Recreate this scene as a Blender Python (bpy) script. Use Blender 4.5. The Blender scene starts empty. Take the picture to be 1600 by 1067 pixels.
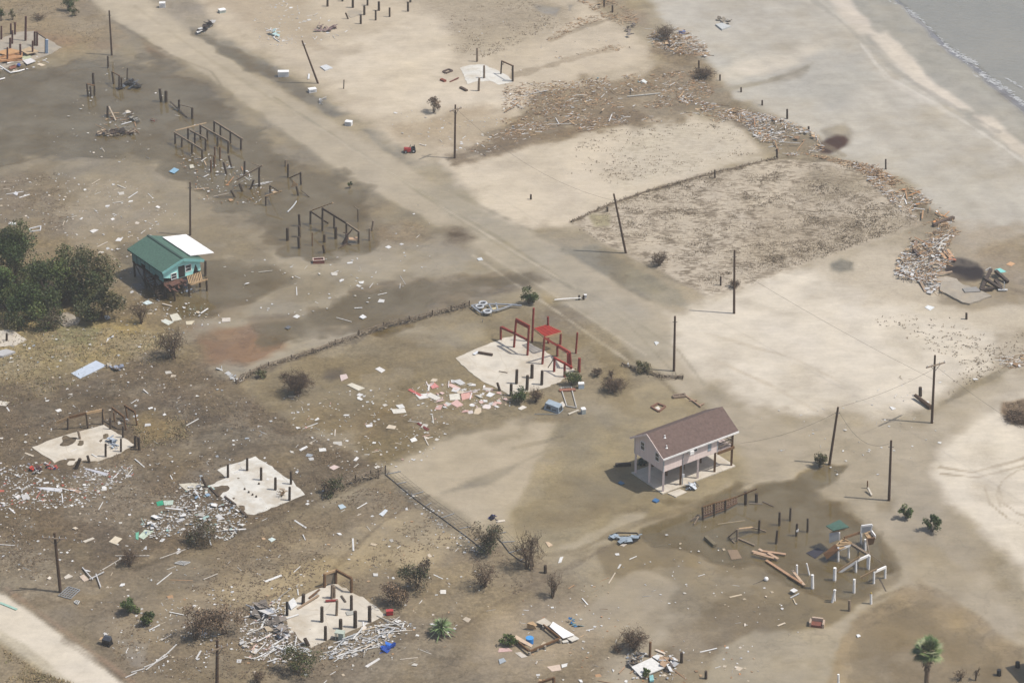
import bpy, bmesh, math, random
import numpy as np
from mathutils import Vector, Matrix

random.seed(7)
rng = np.random.default_rng(11)
SC = bpy.context.scene
COL = SC.collection

# ------------------------------------------------------------------ camera
CAMH, PITCH, FPX = 150.0, math.radians(27.5), 4000.0
cam = bpy.data.cameras.new("Camera")
cam.sensor_width = 36.0
cam.lens = 36.0 * FPX / 1600.0
cam.clip_start = 1.0
cam.clip_end = 30000.0
camo = bpy.data.objects.new("Camera", cam)
COL.objects.link(camo)
camo.location = (0, 0, CAMH)
camo.rotation_euler = (math.pi / 2 - PITCH, 0, 0)
SC.camera = camo

# ------------------------------------------------------------------ light
SUN_EL = math.radians(59.0)
SUN_AZ = math.radians(99.5)            # clockwise from +Y
world = bpy.data.worlds.new("World")
SC.world = world
world.use_nodes = True
wn = world.node_tree
bg = wn.nodes["Background"]
sky = wn.nodes.new("ShaderNodeTexSky")
sky.sky_type = 'NISHITA'
sky.sun_disc = False
sky.sun_elevation = SUN_EL
sky.sun_rotation = SUN_AZ
sky.air_density = 1.0
sky.dust_density = 2.5
sky.ozone_density = 1.0
wn.links.new(sky.outputs[0], bg.inputs[0])
bg.inputs[1].default_value = 0.105
sl = bpy.data.lights.new("Sun", 'SUN')
sl.energy = 3.6
sl.angle = math.radians(0.53)
sl.color = (1.0, 0.955, 0.89)
so = bpy.data.objects.new("Sun", sl)
COL.objects.link(so)
sdir = Vector((math.sin(SUN_AZ) * math.cos(SUN_EL), math.cos(SUN_AZ) * math.cos(SUN_EL), math.sin(SUN_EL)))
so.rotation_euler = sdir.to_track_quat('Z', 'Y').to_euler()
so.location = (60, 200, 120)
SC.view_settings.view_transform = 'Standard'
SC.view_settings.look = 'None'
SC.view_settings.gamma = 1.0
SC.view_settings.use_curve_mapping = False
SC.view_settings.exposure = 0.50
SC.render.engine = 'CYCLES'
SC.cycles.max_bounces = 6

# ------------------------------------------------------------------ projection
CP, SP = math.cos(PITCH), math.sin(PITCH)
def ray(px, py):
    u = (px - 800.0) / FPX
    v = (533.5 - py) / FPX
    return Vector((u, CP + v * SP, -SP + v * CP))
def g(px, py, z=0.0):
    """photo pixel -> point at height z"""
    d = ray(px, py)
    t = (z - CAMH) / d.z
    return Vector((d.x * t, d.y * t, z))
def tv(px, py, Y):
    """photo pixel -> point on the upright plane y = Y"""
    d = ray(px, py)
    t = Y / d.y
    return Vector((d.x * t, Y, CAMH + d.z * t))
def pxm(py):
    return FPX / CAMH * (SP + (py - 533.5) / FPX * CP)
class W:
    """a zoom window of the photograph: window coordinates -> photo pixels"""
    def __init__(s, x0, y0, k): s.x0, s.y0, s.k = x0, y0, k
    def p(s, x, y): return (s.x0 + x * s.k, s.y0 + y * s.k)
    def g(s, x, y, z=0.0): return g(*s.p(x, y), z)
    def tv(s, x, y, Y): return tv(*s.p(x, y), Y)
    def pts(s, l): return [s.p(x, y) for x, y in l]
WA = W(960, 615, .15933); WB = W(190, 350, .11244); WC = W(690, 480, .16866); WD = W(1220, 795, .14996)
WE = W(420, 880, .15); WF = W(0, 620, .16872); WG = W(300, 690, .13123); WH = W(0, 20, .14058)
WI = W(240, 130, .1875); WJ = W(430, 300, .11243); WK = W(1080, 760, .14996); WL = W(1370, 370, .14375)
WM = W(780, 950, .175); WN = W(680, 80, .11244); WO = W(580, 710, .20619); WQ = W(720, 440, .125)
def WZ(x, y): return W(x, y, .25)
W1 = W(0, 0, 1)

# ------------------------------------------------------------------ colours and materials
KALB = 0.60
def lin1(c):
    c /= 255.0
    return c / 12.92 if c <= .04045 else ((c + .055) / 1.055) ** 2.4
def alb(rgb, k=KALB):
    return tuple(min(.85, lin1(c) * k) for c in rgb)
MATS = {}
def mat(name, rgb, rough=.8, var=.25, scale=1.5, metal=0.0, stretch=(1, 1, 1), bump=0.0, source=None, spec=.3, k=None):
    if name in MATS: return MATS[name]
    m = bpy.data.materials.new(name)
    m.use_nodes = True
    nt = m.node_tree; N = nt.nodes; L = nt.links
    b = N["Principled BSDF"]
    b.inputs["Roughness"].default_value = rough
    b.inputs["Metallic"].default_value = metal
    b.inputs["Specular IOR Level"].default_value = spec
    tc = N.new("ShaderNodeTexCoord"); mp = N.new("ShaderNodeMapping")
    mp.inputs["Scale"].default_value = stretch
    oi = N.new("ShaderNodeObjectInfo")
    va = N.new("ShaderNodeVectorMath"); va.operation = 'ADD'
    vm = N.new("ShaderNodeVectorMath"); vm.operation = 'SCALE'
    L.new(tc.outputs["Object"], mp.inputs[0])
    L.new(oi.outputs["Random"], vm.inputs[0]); vm.inputs["Scale"].default_value = 37.0
    L.new(mp.outputs[0], va.inputs[0]); L.new(vm.outputs[0], va.inputs[1])
    n1 = N.new("ShaderNodeTexNoise"); n1.inputs["Scale"].default_value = scale
    n1.inputs["Detail"].default_value = 6; n1.inputs["Roughness"].default_value = .65
    L.new(va.outputs[0], n1.inputs["Vector"])
    mr = N.new("ShaderNodeMapRange")
    mr.inputs["From Min"].default_value = .28; mr.inputs["From Max"].default_value = .72
    mr.inputs["To Min"].default_value = 1 - var; mr.inputs["To Max"].default_value = 1 + var * .6
    L.new(n1.outputs["Fac"], mr.inputs["Value"])
    mx = N.new("ShaderNodeVectorMath"); mx.operation = 'SCALE'
    L.new(mr.outputs[0], mx.inputs["Scale"])
    stain = None
    if 'concrete' in name:            # silt films and damp stains with shapes of their own, hairline cracks
        n2 = N.new("ShaderNodeTexNoise"); n2.inputs["Scale"].default_value = .32; n2.inputs["Detail"].default_value = 7; n2.inputs["Roughness"].default_value = .68
        L.new(va.outputs[0], n2.inputs["Vector"])
        s2 = N.new("ShaderNodeMapRange"); s2.inputs["From Min"].default_value = .48; s2.inputs["From Max"].default_value = .72; s2.inputs["To Max"].default_value = .85
        L.new(n2.outputs["Fac"], s2.inputs["Value"])
        vo = N.new("ShaderNodeTexVoronoi"); vo.feature = 'DISTANCE_TO_EDGE'; vo.inputs["Scale"].default_value = .22
        dv = N.new("ShaderNodeVectorMath"); dv.operation = 'ADD'; L.new(va.outputs[0], dv.inputs[0]); L.new(n1.outputs["Color"], dv.inputs[1]); L.new(dv.outputs[0], vo.inputs["Vector"])
        s3 = N.new("ShaderNodeMapRange"); s3.inputs["From Min"].default_value = .0; s3.inputs["From Max"].default_value = .013; s3.inputs["To Min"].default_value = .6; s3.inputs["To Max"].default_value = 0
        L.new(vo.outputs["Distance"], s3.inputs["Value"])
        mm = N.new("ShaderNodeMath"); mm.operation = 'MAXIMUM'; L.new(s2.outputs[0], mm.inputs[0]); L.new(s3.outputs[0], mm.inputs[1])
        stain = mm.outputs[0]
    if source == 'object': L.new(oi.outputs["Color"], mx.inputs[0])
    elif source == 'attr':
        at = N.new("ShaderNodeAttribute"); at.attribute_name = "Col"
        L.new(at.outputs["Color"], mx.inputs[0])
    else: mx.inputs[0].default_value = alb(rgb, k or KALB)
    if stain is not None:
        ms = N.new("ShaderNodeMix"); ms.data_type = 'RGBA'; L.new(stain, ms.inputs["Factor"]); L.new(mx.outputs[0], ms.inputs["A"]); ms.inputs["B"].default_value = (*alb((188, 172, 147)), 1)
        L.new(ms.outputs["Result"], b.inputs["Base Color"])
    else: L.new(mx.outputs[0], b.inputs["Base Color"])
    if bump:
        bp = N.new("ShaderNodeBump"); bp.inputs["Strength"].default_value = bump; bp.inputs["Distance"].default_value = .05
        L.new(n1.outputs["Fac"], bp.inputs["Height"]); L.new(bp.outputs[0], b.inputs["Normal"])
    MATS[name] = m
    return m
M_PILE = mat("dark_piling_wood", (84, 70, 58), .9, .4, 2.0, stretch=(3, 3, .6))
M_POLE = mat("creosote_pole", (96, 76, 60), .9, .35, 1.2, stretch=(4, 4, .4))
M_GREYWOOD = mat("grey_wood", (150, 132, 112), .9, .35, 2.0)
M_BROWNWOOD = mat("brown_timber", (128, 96, 66), .9, .35, 2.0)
M_TANWOOD = mat("tan_lumber", (200, 168, 128), .85, .3, 2.5)
M_RED = mat("red_paint", (196, 66, 54), .6, .35, 2.0)
M_REDD = mat("dark_red_paint", (156, 60, 50), .7, .35, 2.0)
M_WHITE = mat("white_paint", (240, 238, 234), .5, .2, 1.2, k=.80)
M_GREYW = mat("grey_white_panel", (205, 208, 210), .6, .18, 1.0)
M_CONC = mat("concrete", (232, 222, 204), .9, .2, .55, bump=.3, k=.55)
M_CONCP = mat("pale_concrete", (234, 230, 219), .9, .18, .6, bump=.3, k=.58)
M_CONCG = mat("grey_concrete", (176, 166, 150), .9, .25, .7, bump=.2)
M_METAL = mat("galvanised_metal", (196, 200, 204), .35, .25, 2.0, metal=.4)
M_BLUEM = mat("blue_grey_metal", (172, 186, 196), .4, .2, 2.0)
M_BLACK = mat("black_paint", (44, 42, 42), .5, .3, 2.0)
M_GLASS = mat("window_glass", (58, 66, 74), .08, .2, 1.0, spec=.6)
M_OBJ = mat("debris_by_colour", (200, 200, 200), .75, .2, 3.0, source='object')
M_ATTR = mat("mixed_debris", (200, 200, 200), .85, .12, 3.0, source='attr')
M_LEAF = mat("leaves", (90, 110, 60), .6, .25, .8, source='attr')
M_TWIG = mat("dead_twigs", (104, 86, 70), .95, .3, 2.0)
M_BARK = mat("bark", (112, 94, 76), .95, .35, 2.0)
M_ROPE = mat("wire_metal", (92, 88, 84), .6, .1, 1.0)

# ------------------------------------------------------------------ object helpers
ORG = {}
def tag(o, label=None, cat=None, group=None, kind=None):
    if label: o['label'] = label
    if cat: o['category'] = cat
    if group: o['group'] = group
    if kind: o['kind'] = kind
    elif cat and 'kind' not in o: o['kind'] = 'thing'
    return o
def thing(name, label, cat, loc, group=None):
    o = bpy.data.objects.new(name, None)
    COL.objects.link(o)
    o.location = loc
    o.empty_display_size = .5
    ORG[o.name] = Vector(loc)
    return tag(o, label, cat, group)
def perp(d):
    d = d.normalized()
    up = Vector((0, 0, 1)) if abs(d.z) < .95 else Vector((0, 1, 0))
    s = d.cross(up).normalized()
    return s, s.cross(d).normalized()
class MB:
    def __init__(s): s.v = []; s.f = []; s.c = []
    def quad(s, a, b, c, d, col=None):
        n = len(s.v); s.v += [tuple(a), tuple(b), tuple(c), tuple(d)]; s.f.append((n, n+1, n+2, n+3)); s.c.append(col)
        return s
    def tri(s, a, b, c, col=None):
        n = len(s.v); s.v += [tuple(a), tuple(b), tuple(c)]; s.f.append((n, n+1, n+2)); s.c.append(col)
        return s
    def tube(s, a, b, r0, r1=None, n=8, col=None):
        a, b = Vector(a), Vector(b); r1 = r0 if r1 is None else r1
        x, y = perp(b - a)
        k = len(s.v)
        for p, r in ((a, r0), (b, r1)):
            for i in range(n):
                t = 2 * math.pi * i / n
                s.v.append(tuple(p + x * (r * math.cos(t)) + y * (r * math.sin(t))))
        for i in range(n):
            j = (i + 1) % n
            s.f.append((k + i, k + j, k + n + j, k + n + i)); s.c.append(col)
        if n > 3:
            s.f.append(tuple(k + n - 1 - i for i in range(n))); s.c.append(col)
            s.f.append(tuple(k + n + i for i in range(n))); s.c.append(col)
        return s
    def path(s, pts, r0, r1=None, n=6, col=None):
        r1 = r0 if r1 is None else r1
        m = len(pts) - 1
        for i in range(m):
            s.tube(pts[i], pts[i+1], r0 + (r1 - r0) * i / m, r0 + (r1 - r0) * (i + 1) / m, n, col)
        return s
    def bar(s, a, b, w, h, col=None):
        """a rectangular timber from a to b, w wide, h high"""
        a, b = Vector(a), Vector(b)
        x, y = perp(b - a)
        x = x * (w / 2); y = y * (h / 2)
        return s.hexa([a - x - y, a + x - y, a + x + y, a - x + y], [b - x - y, b + x - y, b + x + y, b - x + y], col)
    def hexa(s, p, q, col=None):
        k = len(s.v)
        s.v += [tuple(i) for i in p] + [tuple(i) for i in q]
        for f in ((0, 3, 2, 1), (4, 5, 6, 7), (0, 1, 5, 4), (1, 2, 6, 5), (2, 3, 7, 6), (3, 0, 4, 7)):
            s.f.append(tuple(k + i for i in f)); s.c.append(col)
        return s
    def box(s, c, ex, ey, ez, col=None):
        """box from corner c with the three edge vectors"""
        c, ex, ey, ez = Vector(c), Vector(ex), Vector(ey), Vector(ez)
        return s.hexa([c, c + ex, c + ex + ey, c + ey], [c + ez, c + ex + ez, c + ex + ey + ez, c + ey + ez], col)
    def prism(s, pts, z0, z1, col=None):
        """upright prism over a ground outline (list of Vectors)"""
        n = len(pts); k = len(s.v)
        ar = sum(pts[i].x * pts[(i+1) % n].y - pts[(i+1) % n].x * pts[i].y for i in range(n))
        if ar < 0: pts = pts[::-1]
        zz0 = z0 if isinstance(z0, (list, tuple)) else [z0] * n
        zz1 = z1 if isinstance(z1, (list, tuple)) else [z1] * n
        s.v += [(p.x, p.y, z) for p, z in zip(pts, zz0)] + [(p.x, p.y, z) for p, z in zip(pts, zz1)]
        s.f.append(tuple(k + n - 1 - i for i in range(n))); s.c.append(col)
        s.f.append(tuple(k + n + i for i in range(n))); s.c.append(col)
        for i in range(n):
            j = (i + 1) % n
            s.f.append((k + i, k + j, k + n + j, k + n + i)); s.c.append(col)
        return s
    def slab(s, pts, th, col=None):
        """thick sheet: 3D outline with a thickness along its normal"""
        nrm = (pts[1] - pts[0]).cross(pts[2] - pts[0]).normalized()
        if nrm.z < 0: nrm = -nrm
        n = len(pts); k = len(s.v)
        s.v += [tuple(p - nrm * th) for p in pts] + [tuple(p) for p in pts]
        s.f.append(tuple(k + n - 1 - i for i in range(n))); s.c.append(col)
        s.f.append(tuple(k + n + i for i in range(n))); s.c.append(col)
        for i in range(n):
            j = (i + 1) % n
            s.f.append((k + i, k + j, k + n + j, k + n + i)); s.c.append(col)
        return s
    def build(s, name, m, parent=None, org=None, smooth=False, fixn=False):
        me = bpy.data.meshes.new(name)
        if parent is not None: o0 = ORG[parent.name]
        elif org is not None: o0 = Vector(org)
        else:
            xs = [p[0] for p in s.v]; ys = [p[1] for p in s.v]; zs = [p[2] for p in s.v]
            o0 = Vector(((min(xs) + max(xs)) / 2, (min(ys) + max(ys)) / 2, min(zs)))
        arr = np.array(s.v, dtype=np.float64) - np.array(o0)
        me.from_pydata(arr.tolist(), [], s.f)
        if any(c is not None for c in s.c):
            ca = me.color_attributes.new("Col", 'FLOAT_COLOR', 'CORNER')
            buf = []
            for f, c in zip(s.f, s.c):
                c = c or (.2, .2, .2)
                buf += [c[0], c[1], c[2], 1.0] * len(f)
            ca.data.foreach_set("color", buf)
        if fixn:
            bm = bmesh.new(); bm.from_mesh(me); bmesh.ops.recalc_face_normals(bm, faces=bm.faces); bm.to_mesh(me); bm.free()
        if smooth: me.polygons.foreach_set("use_smooth", [True] * len(me.polygons))
        me.materials.append(m)
        o = bpy.data.objects.new(name, me)
        COL.objects.link(o)
        ORG[o.name] = o0
        if parent is not None: o.parent = parent
        else: o.location = o0
        return o
def structure(o): o['kind'] = 'structure'; return o

# ------------------------------------------------------------------ noise for the ground
class VN:
    def __init__(s, seed): s.t = np.random.default_rng(seed).random((256, 256))
    def __call__(s, x, y):
        xi = np.floor(x).astype(int); yi = np.floor(y).astype(int)
        fx = x - xi; fy = y - yi
        fx = fx * fx * (3 - 2 * fx); fy = fy * fy * (3 - 2 * fy)
        t = s.t; a = t[yi % 256, xi % 256]; b = t[yi % 256, (xi+1) % 256]; c = t[(yi+1) % 256, xi % 256]; d = t[(yi+1) % 256, (xi+1) % 256]
        return (a * (1 - fx) + b * fx) * (1 - fy) + (c * (1 - fx) + d * fx) * fy
def fbm(seed, x, y, sc, o=4):
    r = 0; a = 1; tot = 0
    for i in range(o):
        r = r + a * (VN(seed + i)(x / sc + 13.7 * i + 500, y / sc + 7.1 * i + 500) - .5) * 2; tot += a; a *= .55; sc *= .5
    return r / tot
def sdist(px, py, poly):
    """signed distance in photo pixels, positive inside"""
    n = len(poly); d = np.full(px.shape, 1e9); ins = np.zeros(px.shape, bool)
    for i in range(n):
        ax, ay = poly[i]; bx, by = poly[(i+1) % n]
        ex, ey = bx - ax, by - ay
        t = np.clip(((px - ax) * ex + (py - ay) * ey) / (ex * ex + ey * ey + 1e-9), 0, 1)
        d = np.minimum(d, (px - ax - t * ex) ** 2 + (py - ay - t * ey) ** 2)
        c = ((ay > py) != (by > py)) & (px < (bx - ax) * (py - ay) / ((by - ay) if by != ay else 1e-9) + ax)
        ins ^= c
    d = np.sqrt(d)
    return np.where(ins, d, -d)
def ldist(px, py, line):
    d = np.full(px.shape, 1e9)
    for i in range(len(line) - 1):
        ax, ay = line[i]; bx, by = line[i+1]; ex, ey = bx - ax, by - ay
        t = np.clip(((px - ax) * ex + (py - ay) * ey) / (ex * ex + ey * ey + 1e-9), 0, 1)
        d = np.minimum(d, (px - ax - t * ex) ** 2 + (py - ay - t * ey) ** 2)
    return np.sqrt(d)
def sstep(a, b, x):
    t = np.clip((x - a) / (b - a), 0, 1); return t * t * (3 - 2 * t)

# ------------------------------------------------------------------ ground
# each layer: outline in photo pixels (a patch of real ground), feather, wander, colour, (dead grass, wetness, tufts), strength
SAND = (208, 194, 172); SANDL = (216, 206, 188); SILT = (170, 157, 137); SILTG = (160, 150, 134); MUD = (152, 136, 112)
BROWN = (122, 106, 86); WETB = (140, 124, 100); GREY = (136, 128, 115)
LAY = [
 # beyond the right edge the beach and sand lots run on
 ([(1560, 300), (1660, 180), (2800, 900), (2800, 1900), (1750, 1500), (1620, 900), (1560, 560)], 14, 12, (196, 184, 163), (.05, .05, .05), 1),
 # left: soils and flooded lots
 ([(-300, -200), (150, -40), (260, 90), (470, 230), (640, 330), (860, 440), (1060, 640), (760, 700), (300, 600), (-300, 620)], 16, 14, (152, 139, 117), (.15, .1, 0), 1),
 ([(-200, -40), (90, -20), (170, 20), (200, 60), (160, 84), (60, 96), (-200, 120)], 10, 14, (156, 138, 112), (.4, 0, .1), .9),
 ([(-100, 100), (60, 92), (170, 90), (268, 92), (350, 150), (430, 215), (330, 225), (250, 215), (150, 250), (-100, 285)], 14, 16, (143, 131, 111), (0, .5, 0), 1),
 ([(225, 62), (270, 82), (264, 90), (232, 80)], 5, 5, (136, 112, 88), (.3, 0, 0), .8),
 ([(20, 70), (110, 74), (180, 70), (140, 60), (60, 56)], 8, 8, (150, 124, 100), (.3, 0, 0), .7),
 ([(-100, 280), (60, 262), (110, 300), (110, 370), (50, 380), (-100, 380)], 18, 16, (140, 124, 103), (.6, 0, .2), .95),
 ([(80, 290), (210, 275), (260, 330), (200, 395), (120, 380)], 16, 18, (158, 143, 120), (.2, .05, 0), .9),
 ([(250, 200), (400, 180), (500, 240), (600, 330), (590, 400), (430, 400), (300, 330)], 20, 16, (150, 135, 110), (0, .5, 0), .8),
 ([(420, 260), (620, 310), (600, 360), (540, 380), (460, 330)], 14, 18, (146, 128, 100), (0, .5, 0), .6),
 ([(560, 350), (640, 345), (680, 380), (600, 400)], 12, 14, (146, 126, 100), (.5, .1, 0), .7),
 # silt basin south of the drowned pilings
 ([(330, 410), (500, 395), (700, 380), (850, 430), (830, 462), (720, 480), (560, 520), (400, 580), (290, 560), (300, 470)], 18, 16, (164, 152, 132), (0, .3, 0), .9),
 ([(545, 440), (700, 425), (840, 424), (860, 440), (800, 456), (700, 476), (590, 505), (540, 490)], 4, 14, (139, 124, 102), (0, .5, 0), .95),
 ([(380, 492), (460, 488), (480, 520), (430, 535), (385, 530)], 4, 10, (140, 124, 102), (0, .5, 0), .8),
 ([(480, 480), (560, 478), (560, 515), (500, 530)], 4, 11, (142, 127, 104), (0, .5, 0), .8),
 ([(285, 510), (390, 505), (440, 535), (390, 560), (320, 566)], 9, 11, (146, 114, 82), (0, .6, 0), .95),
 ([(215, 455), (330, 440), (400, 460), (380, 500), (270, 505), (230, 480)], 10, 10, (146, 126, 96), (0, .5, 0), .8),
 ([(640, 440), (700, 450), (690, 470), (610, 500), (640, 470)], 8, 12, (166, 153, 134), (0, .3, 0), .6),
 # shrub ground and yellow grass
 ([(-100, 380), (60, 360), (190, 430), (300, 520), (310, 560), (250, 600), (-100, 640)], 12, 14, (146, 128, 98), (.7, 0, .2), 1),
 ([(0, 515), (150, 505), (260, 520), (280, 560), (180, 575), (60, 600), (-50, 600)], 12, 14, (162, 143, 100), (.7, 0, .1), .9),
 ([(90, 512), (150, 515), (140, 535), (90, 530)], 7, 6, (134, 136, 82), (.6, 0, 0), .7),
 # dark matted grass
 ([(-200, 625), (80, 590), (230, 560), (310, 575), (380, 610), (440, 640), (520, 690), (600, 735), (520, 780), (330, 860), (100, 930), (-200, 900)], 12, 18, (122, 105, 84), (.9, 0, .3), 1),
 ([(180, 640), (300, 640), (420, 690), (330, 720), (230, 680)], 12, 16, (104, 91, 75), (.9, 0, .3), .8),
 ([(0, 640), (180, 590), (220, 600), (60, 660)], 8, 10, (98, 86, 70), (.9, 0, .3), .7),
 ([(210, 655), (270, 650), (280, 680), (230, 690)], 8, 8, (150, 128, 88), (.7, 0, .1), .8),
 ([(300, 700), (360, 690), (340, 715), (290, 760), (240, 770)], 10, 10, (140, 121, 94), (.8, 0, .1), .7),
 ([(-100, 740), (200, 760), (330, 790), (260, 850), (-100, 880)], 14, 16, (128, 110, 88), (.8, 0, .2), .8),
 # lower left
 ([(-200, 900), (100, 900), (330, 850), (600, 745), (760, 840), (900, 900), (1000, 1000), (950, 1200), (100, 1200), (-200, 980)], 12, 12, (142, 126, 104), (.55, 0, .15), 1),
 ([(360, 930), (500, 870), (640, 800), (700, 810), (740, 850), (660, 880), (540, 900), (430, 945)], 14, 14, (172, 155, 126), (.2, 0, 0), .9),
 ([(150, 985), (330, 910), (420, 880), (400, 920), (300, 960), (200, 1020)], 12, 10, (158, 142, 118), (.2, 0, 0), .7),
 ([(640, 900), (800, 880), (820, 930), (700, 970), (640, 960)], 12, 14, (152, 136, 110), (.5, 0, .1), .6),
 ([(185, 1000), (232, 1005), (225, 1045), (205, 1040)], 4, 6, (152, 140, 124), (0, .4, 0), .9),
 ([(780, 960), (900, 920), (1020, 950), (960, 1010), (860, 1040), (780, 1080), (700, 1075)], 14, 16, (168, 152, 130), (.2, 0, 0), .8),
 # olive mud between the fence line and the red frame
 ([(375, 600), (470, 566), (600, 520), (740, 488), (850, 480), (960, 520), (1000, 640), (900, 680), (780, 660), (640, 690), (480, 670), (420, 640)], 10, 10, (148, 132, 103), (.4, .05, .05), 1),
 ([(430, 620), (600, 640), (700, 655), (640, 720), (560, 700)], 14, 14, (138, 117, 82), (.6, 0, .1), .8),
 ([(560, 690), (640, 680), (700, 690), (640, 740), (590, 730)], 10, 12, (140, 122, 86), (.6, 0, .2), .7),
 ([(640, 520), (750, 500), (760, 530), (680, 560)], 10, 12, (164, 151, 128), (.1, 0, 0), .8),
 ([(840, 490), (930, 470), (950, 500), (880, 530)], 10, 12, (136, 124, 110), (.3, 0, .1), .6),
 ([(850, 455), (880, 450), (895, 470), (850, 475)], 6, 6, (170, 150, 110), (.2, 0, 0), .8),
 # silt tongue
 ([(600, 735), (680, 690), (800, 655), (870, 660), (860, 690), (838, 740), (810, 790), (790, 815), (745, 822), (690, 780)], 6, 7, (183, 169, 145), (0, .05, 0), 1),
 ([(690, 770), (740, 750), (820, 715), (860, 700), (840, 715), (760, 760)], 5, 5, (146, 136, 120), (0, .2, 0), .8),
 ([(745, 690), (800, 670), (830, 655), (815, 690), (770, 700)], 8, 8, (150, 138, 118), (.1, .1, 0), .8),
 # ground round the tan house
 ([(870, 660), (930, 620), (1000, 620), (1100, 600), (1190, 680), (1160, 760), (1060, 800), (930, 850), (800, 860), (800, 800), (850, 740)], 14, 12, (158, 144, 117), (.15, .05, 0), 1),
 ([(800, 800), (870, 740), (960, 720), (1000, 760), (980, 800), (880, 830), (800, 850)], 6, 12, (146, 131, 103), (.1, .1, 0), .8),
 ([(870, 610), (1010, 600), (1110, 630), (1060, 690), (940, 670), (880, 650)], 14, 14, (170, 155, 128), (.1, 0, 0), .7),
 ([(940, 770), (1010, 765), (1080, 790), (1000, 830), (930, 830)], 10, 12, (146, 130, 98), (0, .3, 0), .8),
 # right-hand silt flats and brown pools
 ([(1060, 590), (1200, 630), (1330, 660), (1460, 650), (1500, 700), (1480, 800), (1600, 1000), (1600, 1200), (900, 1200), (960, 1000), (1080, 880), (1180, 760)], 16, 14, (174, 161, 140), (0, .2, 0), 1),
 ([(930, 850), (1060, 800), (1130, 770), (1250, 740), (1330, 780), (1390, 850), (1410, 900), (1300, 980), (1190, 1000), (1050, 960), (940, 900)], 6, 12, (142, 126, 99), (.05, .3, 0), 1),
 ([(1000, 900), (1060, 885), (1080, 910), (1050, 945), (1010, 940)], 4, 7, (136, 122, 96), (0, .3, 0), .8),
 ([(900, 960), (960, 900), (1010, 880), (1070, 915), (1040, 960), (1010, 1000), (940, 1000)], 5, 9, (170, 156, 134), (0, .15, 0), .9),
 ([(930, 830), (960, 805), (1010, 800), (1000, 820), (950, 850), (900, 860), (850, 870)], 5, 9, (174, 161, 138), (0, .15, 0), .85),
 ([(1060, 960), (1180, 920), (1230, 960), (1120, 1080), (1000, 1080)], 12, 14, (140, 124, 101), (.25, .15, 0), .9),
 ([(1110, 1030), (1180, 985), (1300, 985), (1340, 1010), (1280, 1100), (1080, 1100)], 5, 10, (168, 156, 136), (0, .3, 0), .9),
 ([(1340, 950), (1440, 905), (1500, 940), (1560, 990), (1600, 1010), (1600, 1100), (1280, 1100), (1310, 1000)], 6, 11, (156, 138, 112), (.1, .3, 0), .95),
 ([(1270, 720), (1330, 725), (1300, 760), (1250, 800), (1200, 770)], 4, 9, (144, 126, 92), (0, .4, 0), .9),
 ([(1360, 780), (1400, 778), (1395, 800), (1370, 800)], 5, 5, (150, 132, 100), (0, .3, 0), .8),
 ([(1400, 790), (1500, 800), (1560, 860), (1500, 930), (1420, 900)], 14, 12, (166, 152, 130), (0, .2, 0), .7),
 # main sand road
 ([(110, -40), (200, -50), (270, 20), (340, 76), (410, 122), (520, 190), (640, 262), (740, 320), (880, 388), (980, 440), (1080, 520), (1120, 600), (1070, 620), (1010, 560), (900, 480), (760, 400), (640, 330), (500, 250), (400, 175), (270, 88), (176, 30)], 6.5, 5, (180, 167, 145), (0, .05, 0), 1),
 ([(120, -40), (190, -50), (250, 20), (330, 90), (450, 170), (400, 160), (270, 80), (190, 30)], 9, 7, (190, 176, 152), (0, 0, 0), .9),
 ([(660, 300), (720, 290), (850, 380), (960, 450), (1050, 540), (1020, 560), (880, 470), (760, 390)], 12, 10, (168, 158, 140), (0, .1, 0), .7),
 ([(300, 46), (330, 44), (420, 92), (480, 135), (545, 178), (520, 186), (440, 138), (380, 110)], 4, 7, GREY, (0, .35, 0), .95),
 ([(560, 200), (600, 200), (640, 240), (660, 262), (600, 235)], 4, 7, (142, 133, 117), (0, .3, 0), .9),
 ([(880, 390), (930, 385), (1000, 420), (1060, 455), (1072, 478), (1010, 470), (930, 425)], 5, 7, (146, 137, 118), (.1, .2, 0), .95),
 ([(660, 255), (720, 270), (740, 300), (690, 300)], 10, 8, (158, 148, 132), (0, .15, 0), .8),
 # sand lots between road and beach
 ([(290, -40), (700, -60), (960, -60), (940, 20), (1060, 120), (900, 215), (760, 240), (640, 235), (540, 175), (440, 110), (330, 44)], 12, 10, (200, 185, 161), (.05, 0, .05), 1),
 ([(560, 50), (680, 20), (720, 60), (700, 110), (820, 130), (830, 175), (700, 190), (560, 170), (500, 120)], 16, 14, (210, 196, 173), (0, 0, 0), .9),
 ([(300, -30), (420, -40), (520, 30), (500, 80), (400, 60)], 14, 16, (184, 167, 142), (.1, 0, .15), .9),
 ([(600, -40), (800, -40), (900, 20), (850, 60), (720, 90), (700, 40)], 14, 14, (178, 163, 140), (.3, 0, .5), .9),
 ([(240, 0), (300, 0), (330, 40), (290, 40)], 8, 8, (150, 138, 122), (.2, .1, 0), .8),
 ([(620, 200), (720, 180), (860, 170), (850, 215), (740, 225), (650, 222)], 12, 14, (180, 162, 136), (.2, 0, .1), .8),
 ([(700, 250), (760, 235), (900, 205), (1060, 175), (1160, 195), (1190, 235), (1100, 270), (930, 340), (890, 356), (830, 350), (745, 310)], 9, 8, (211, 197, 174), (0, 0, .12), 1),
 ([(1010, 190), (1150, 190), (1180, 240), (1080, 270), (960, 290), (980, 230)], 14, 12, (204, 192, 170), (0, 0, .45), .8),
 # wrack field
 ([(720, 245), (800, 190), (830, 140), (900, 130), (990, 118), (1050, 60), (1105, 70), (1120, 120), (1160, 165), (1060, 176), (960, 190), (860, 212), (770, 240)], 10, 16, (150, 132, 108), (.5, 0, .2), .95),
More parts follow.
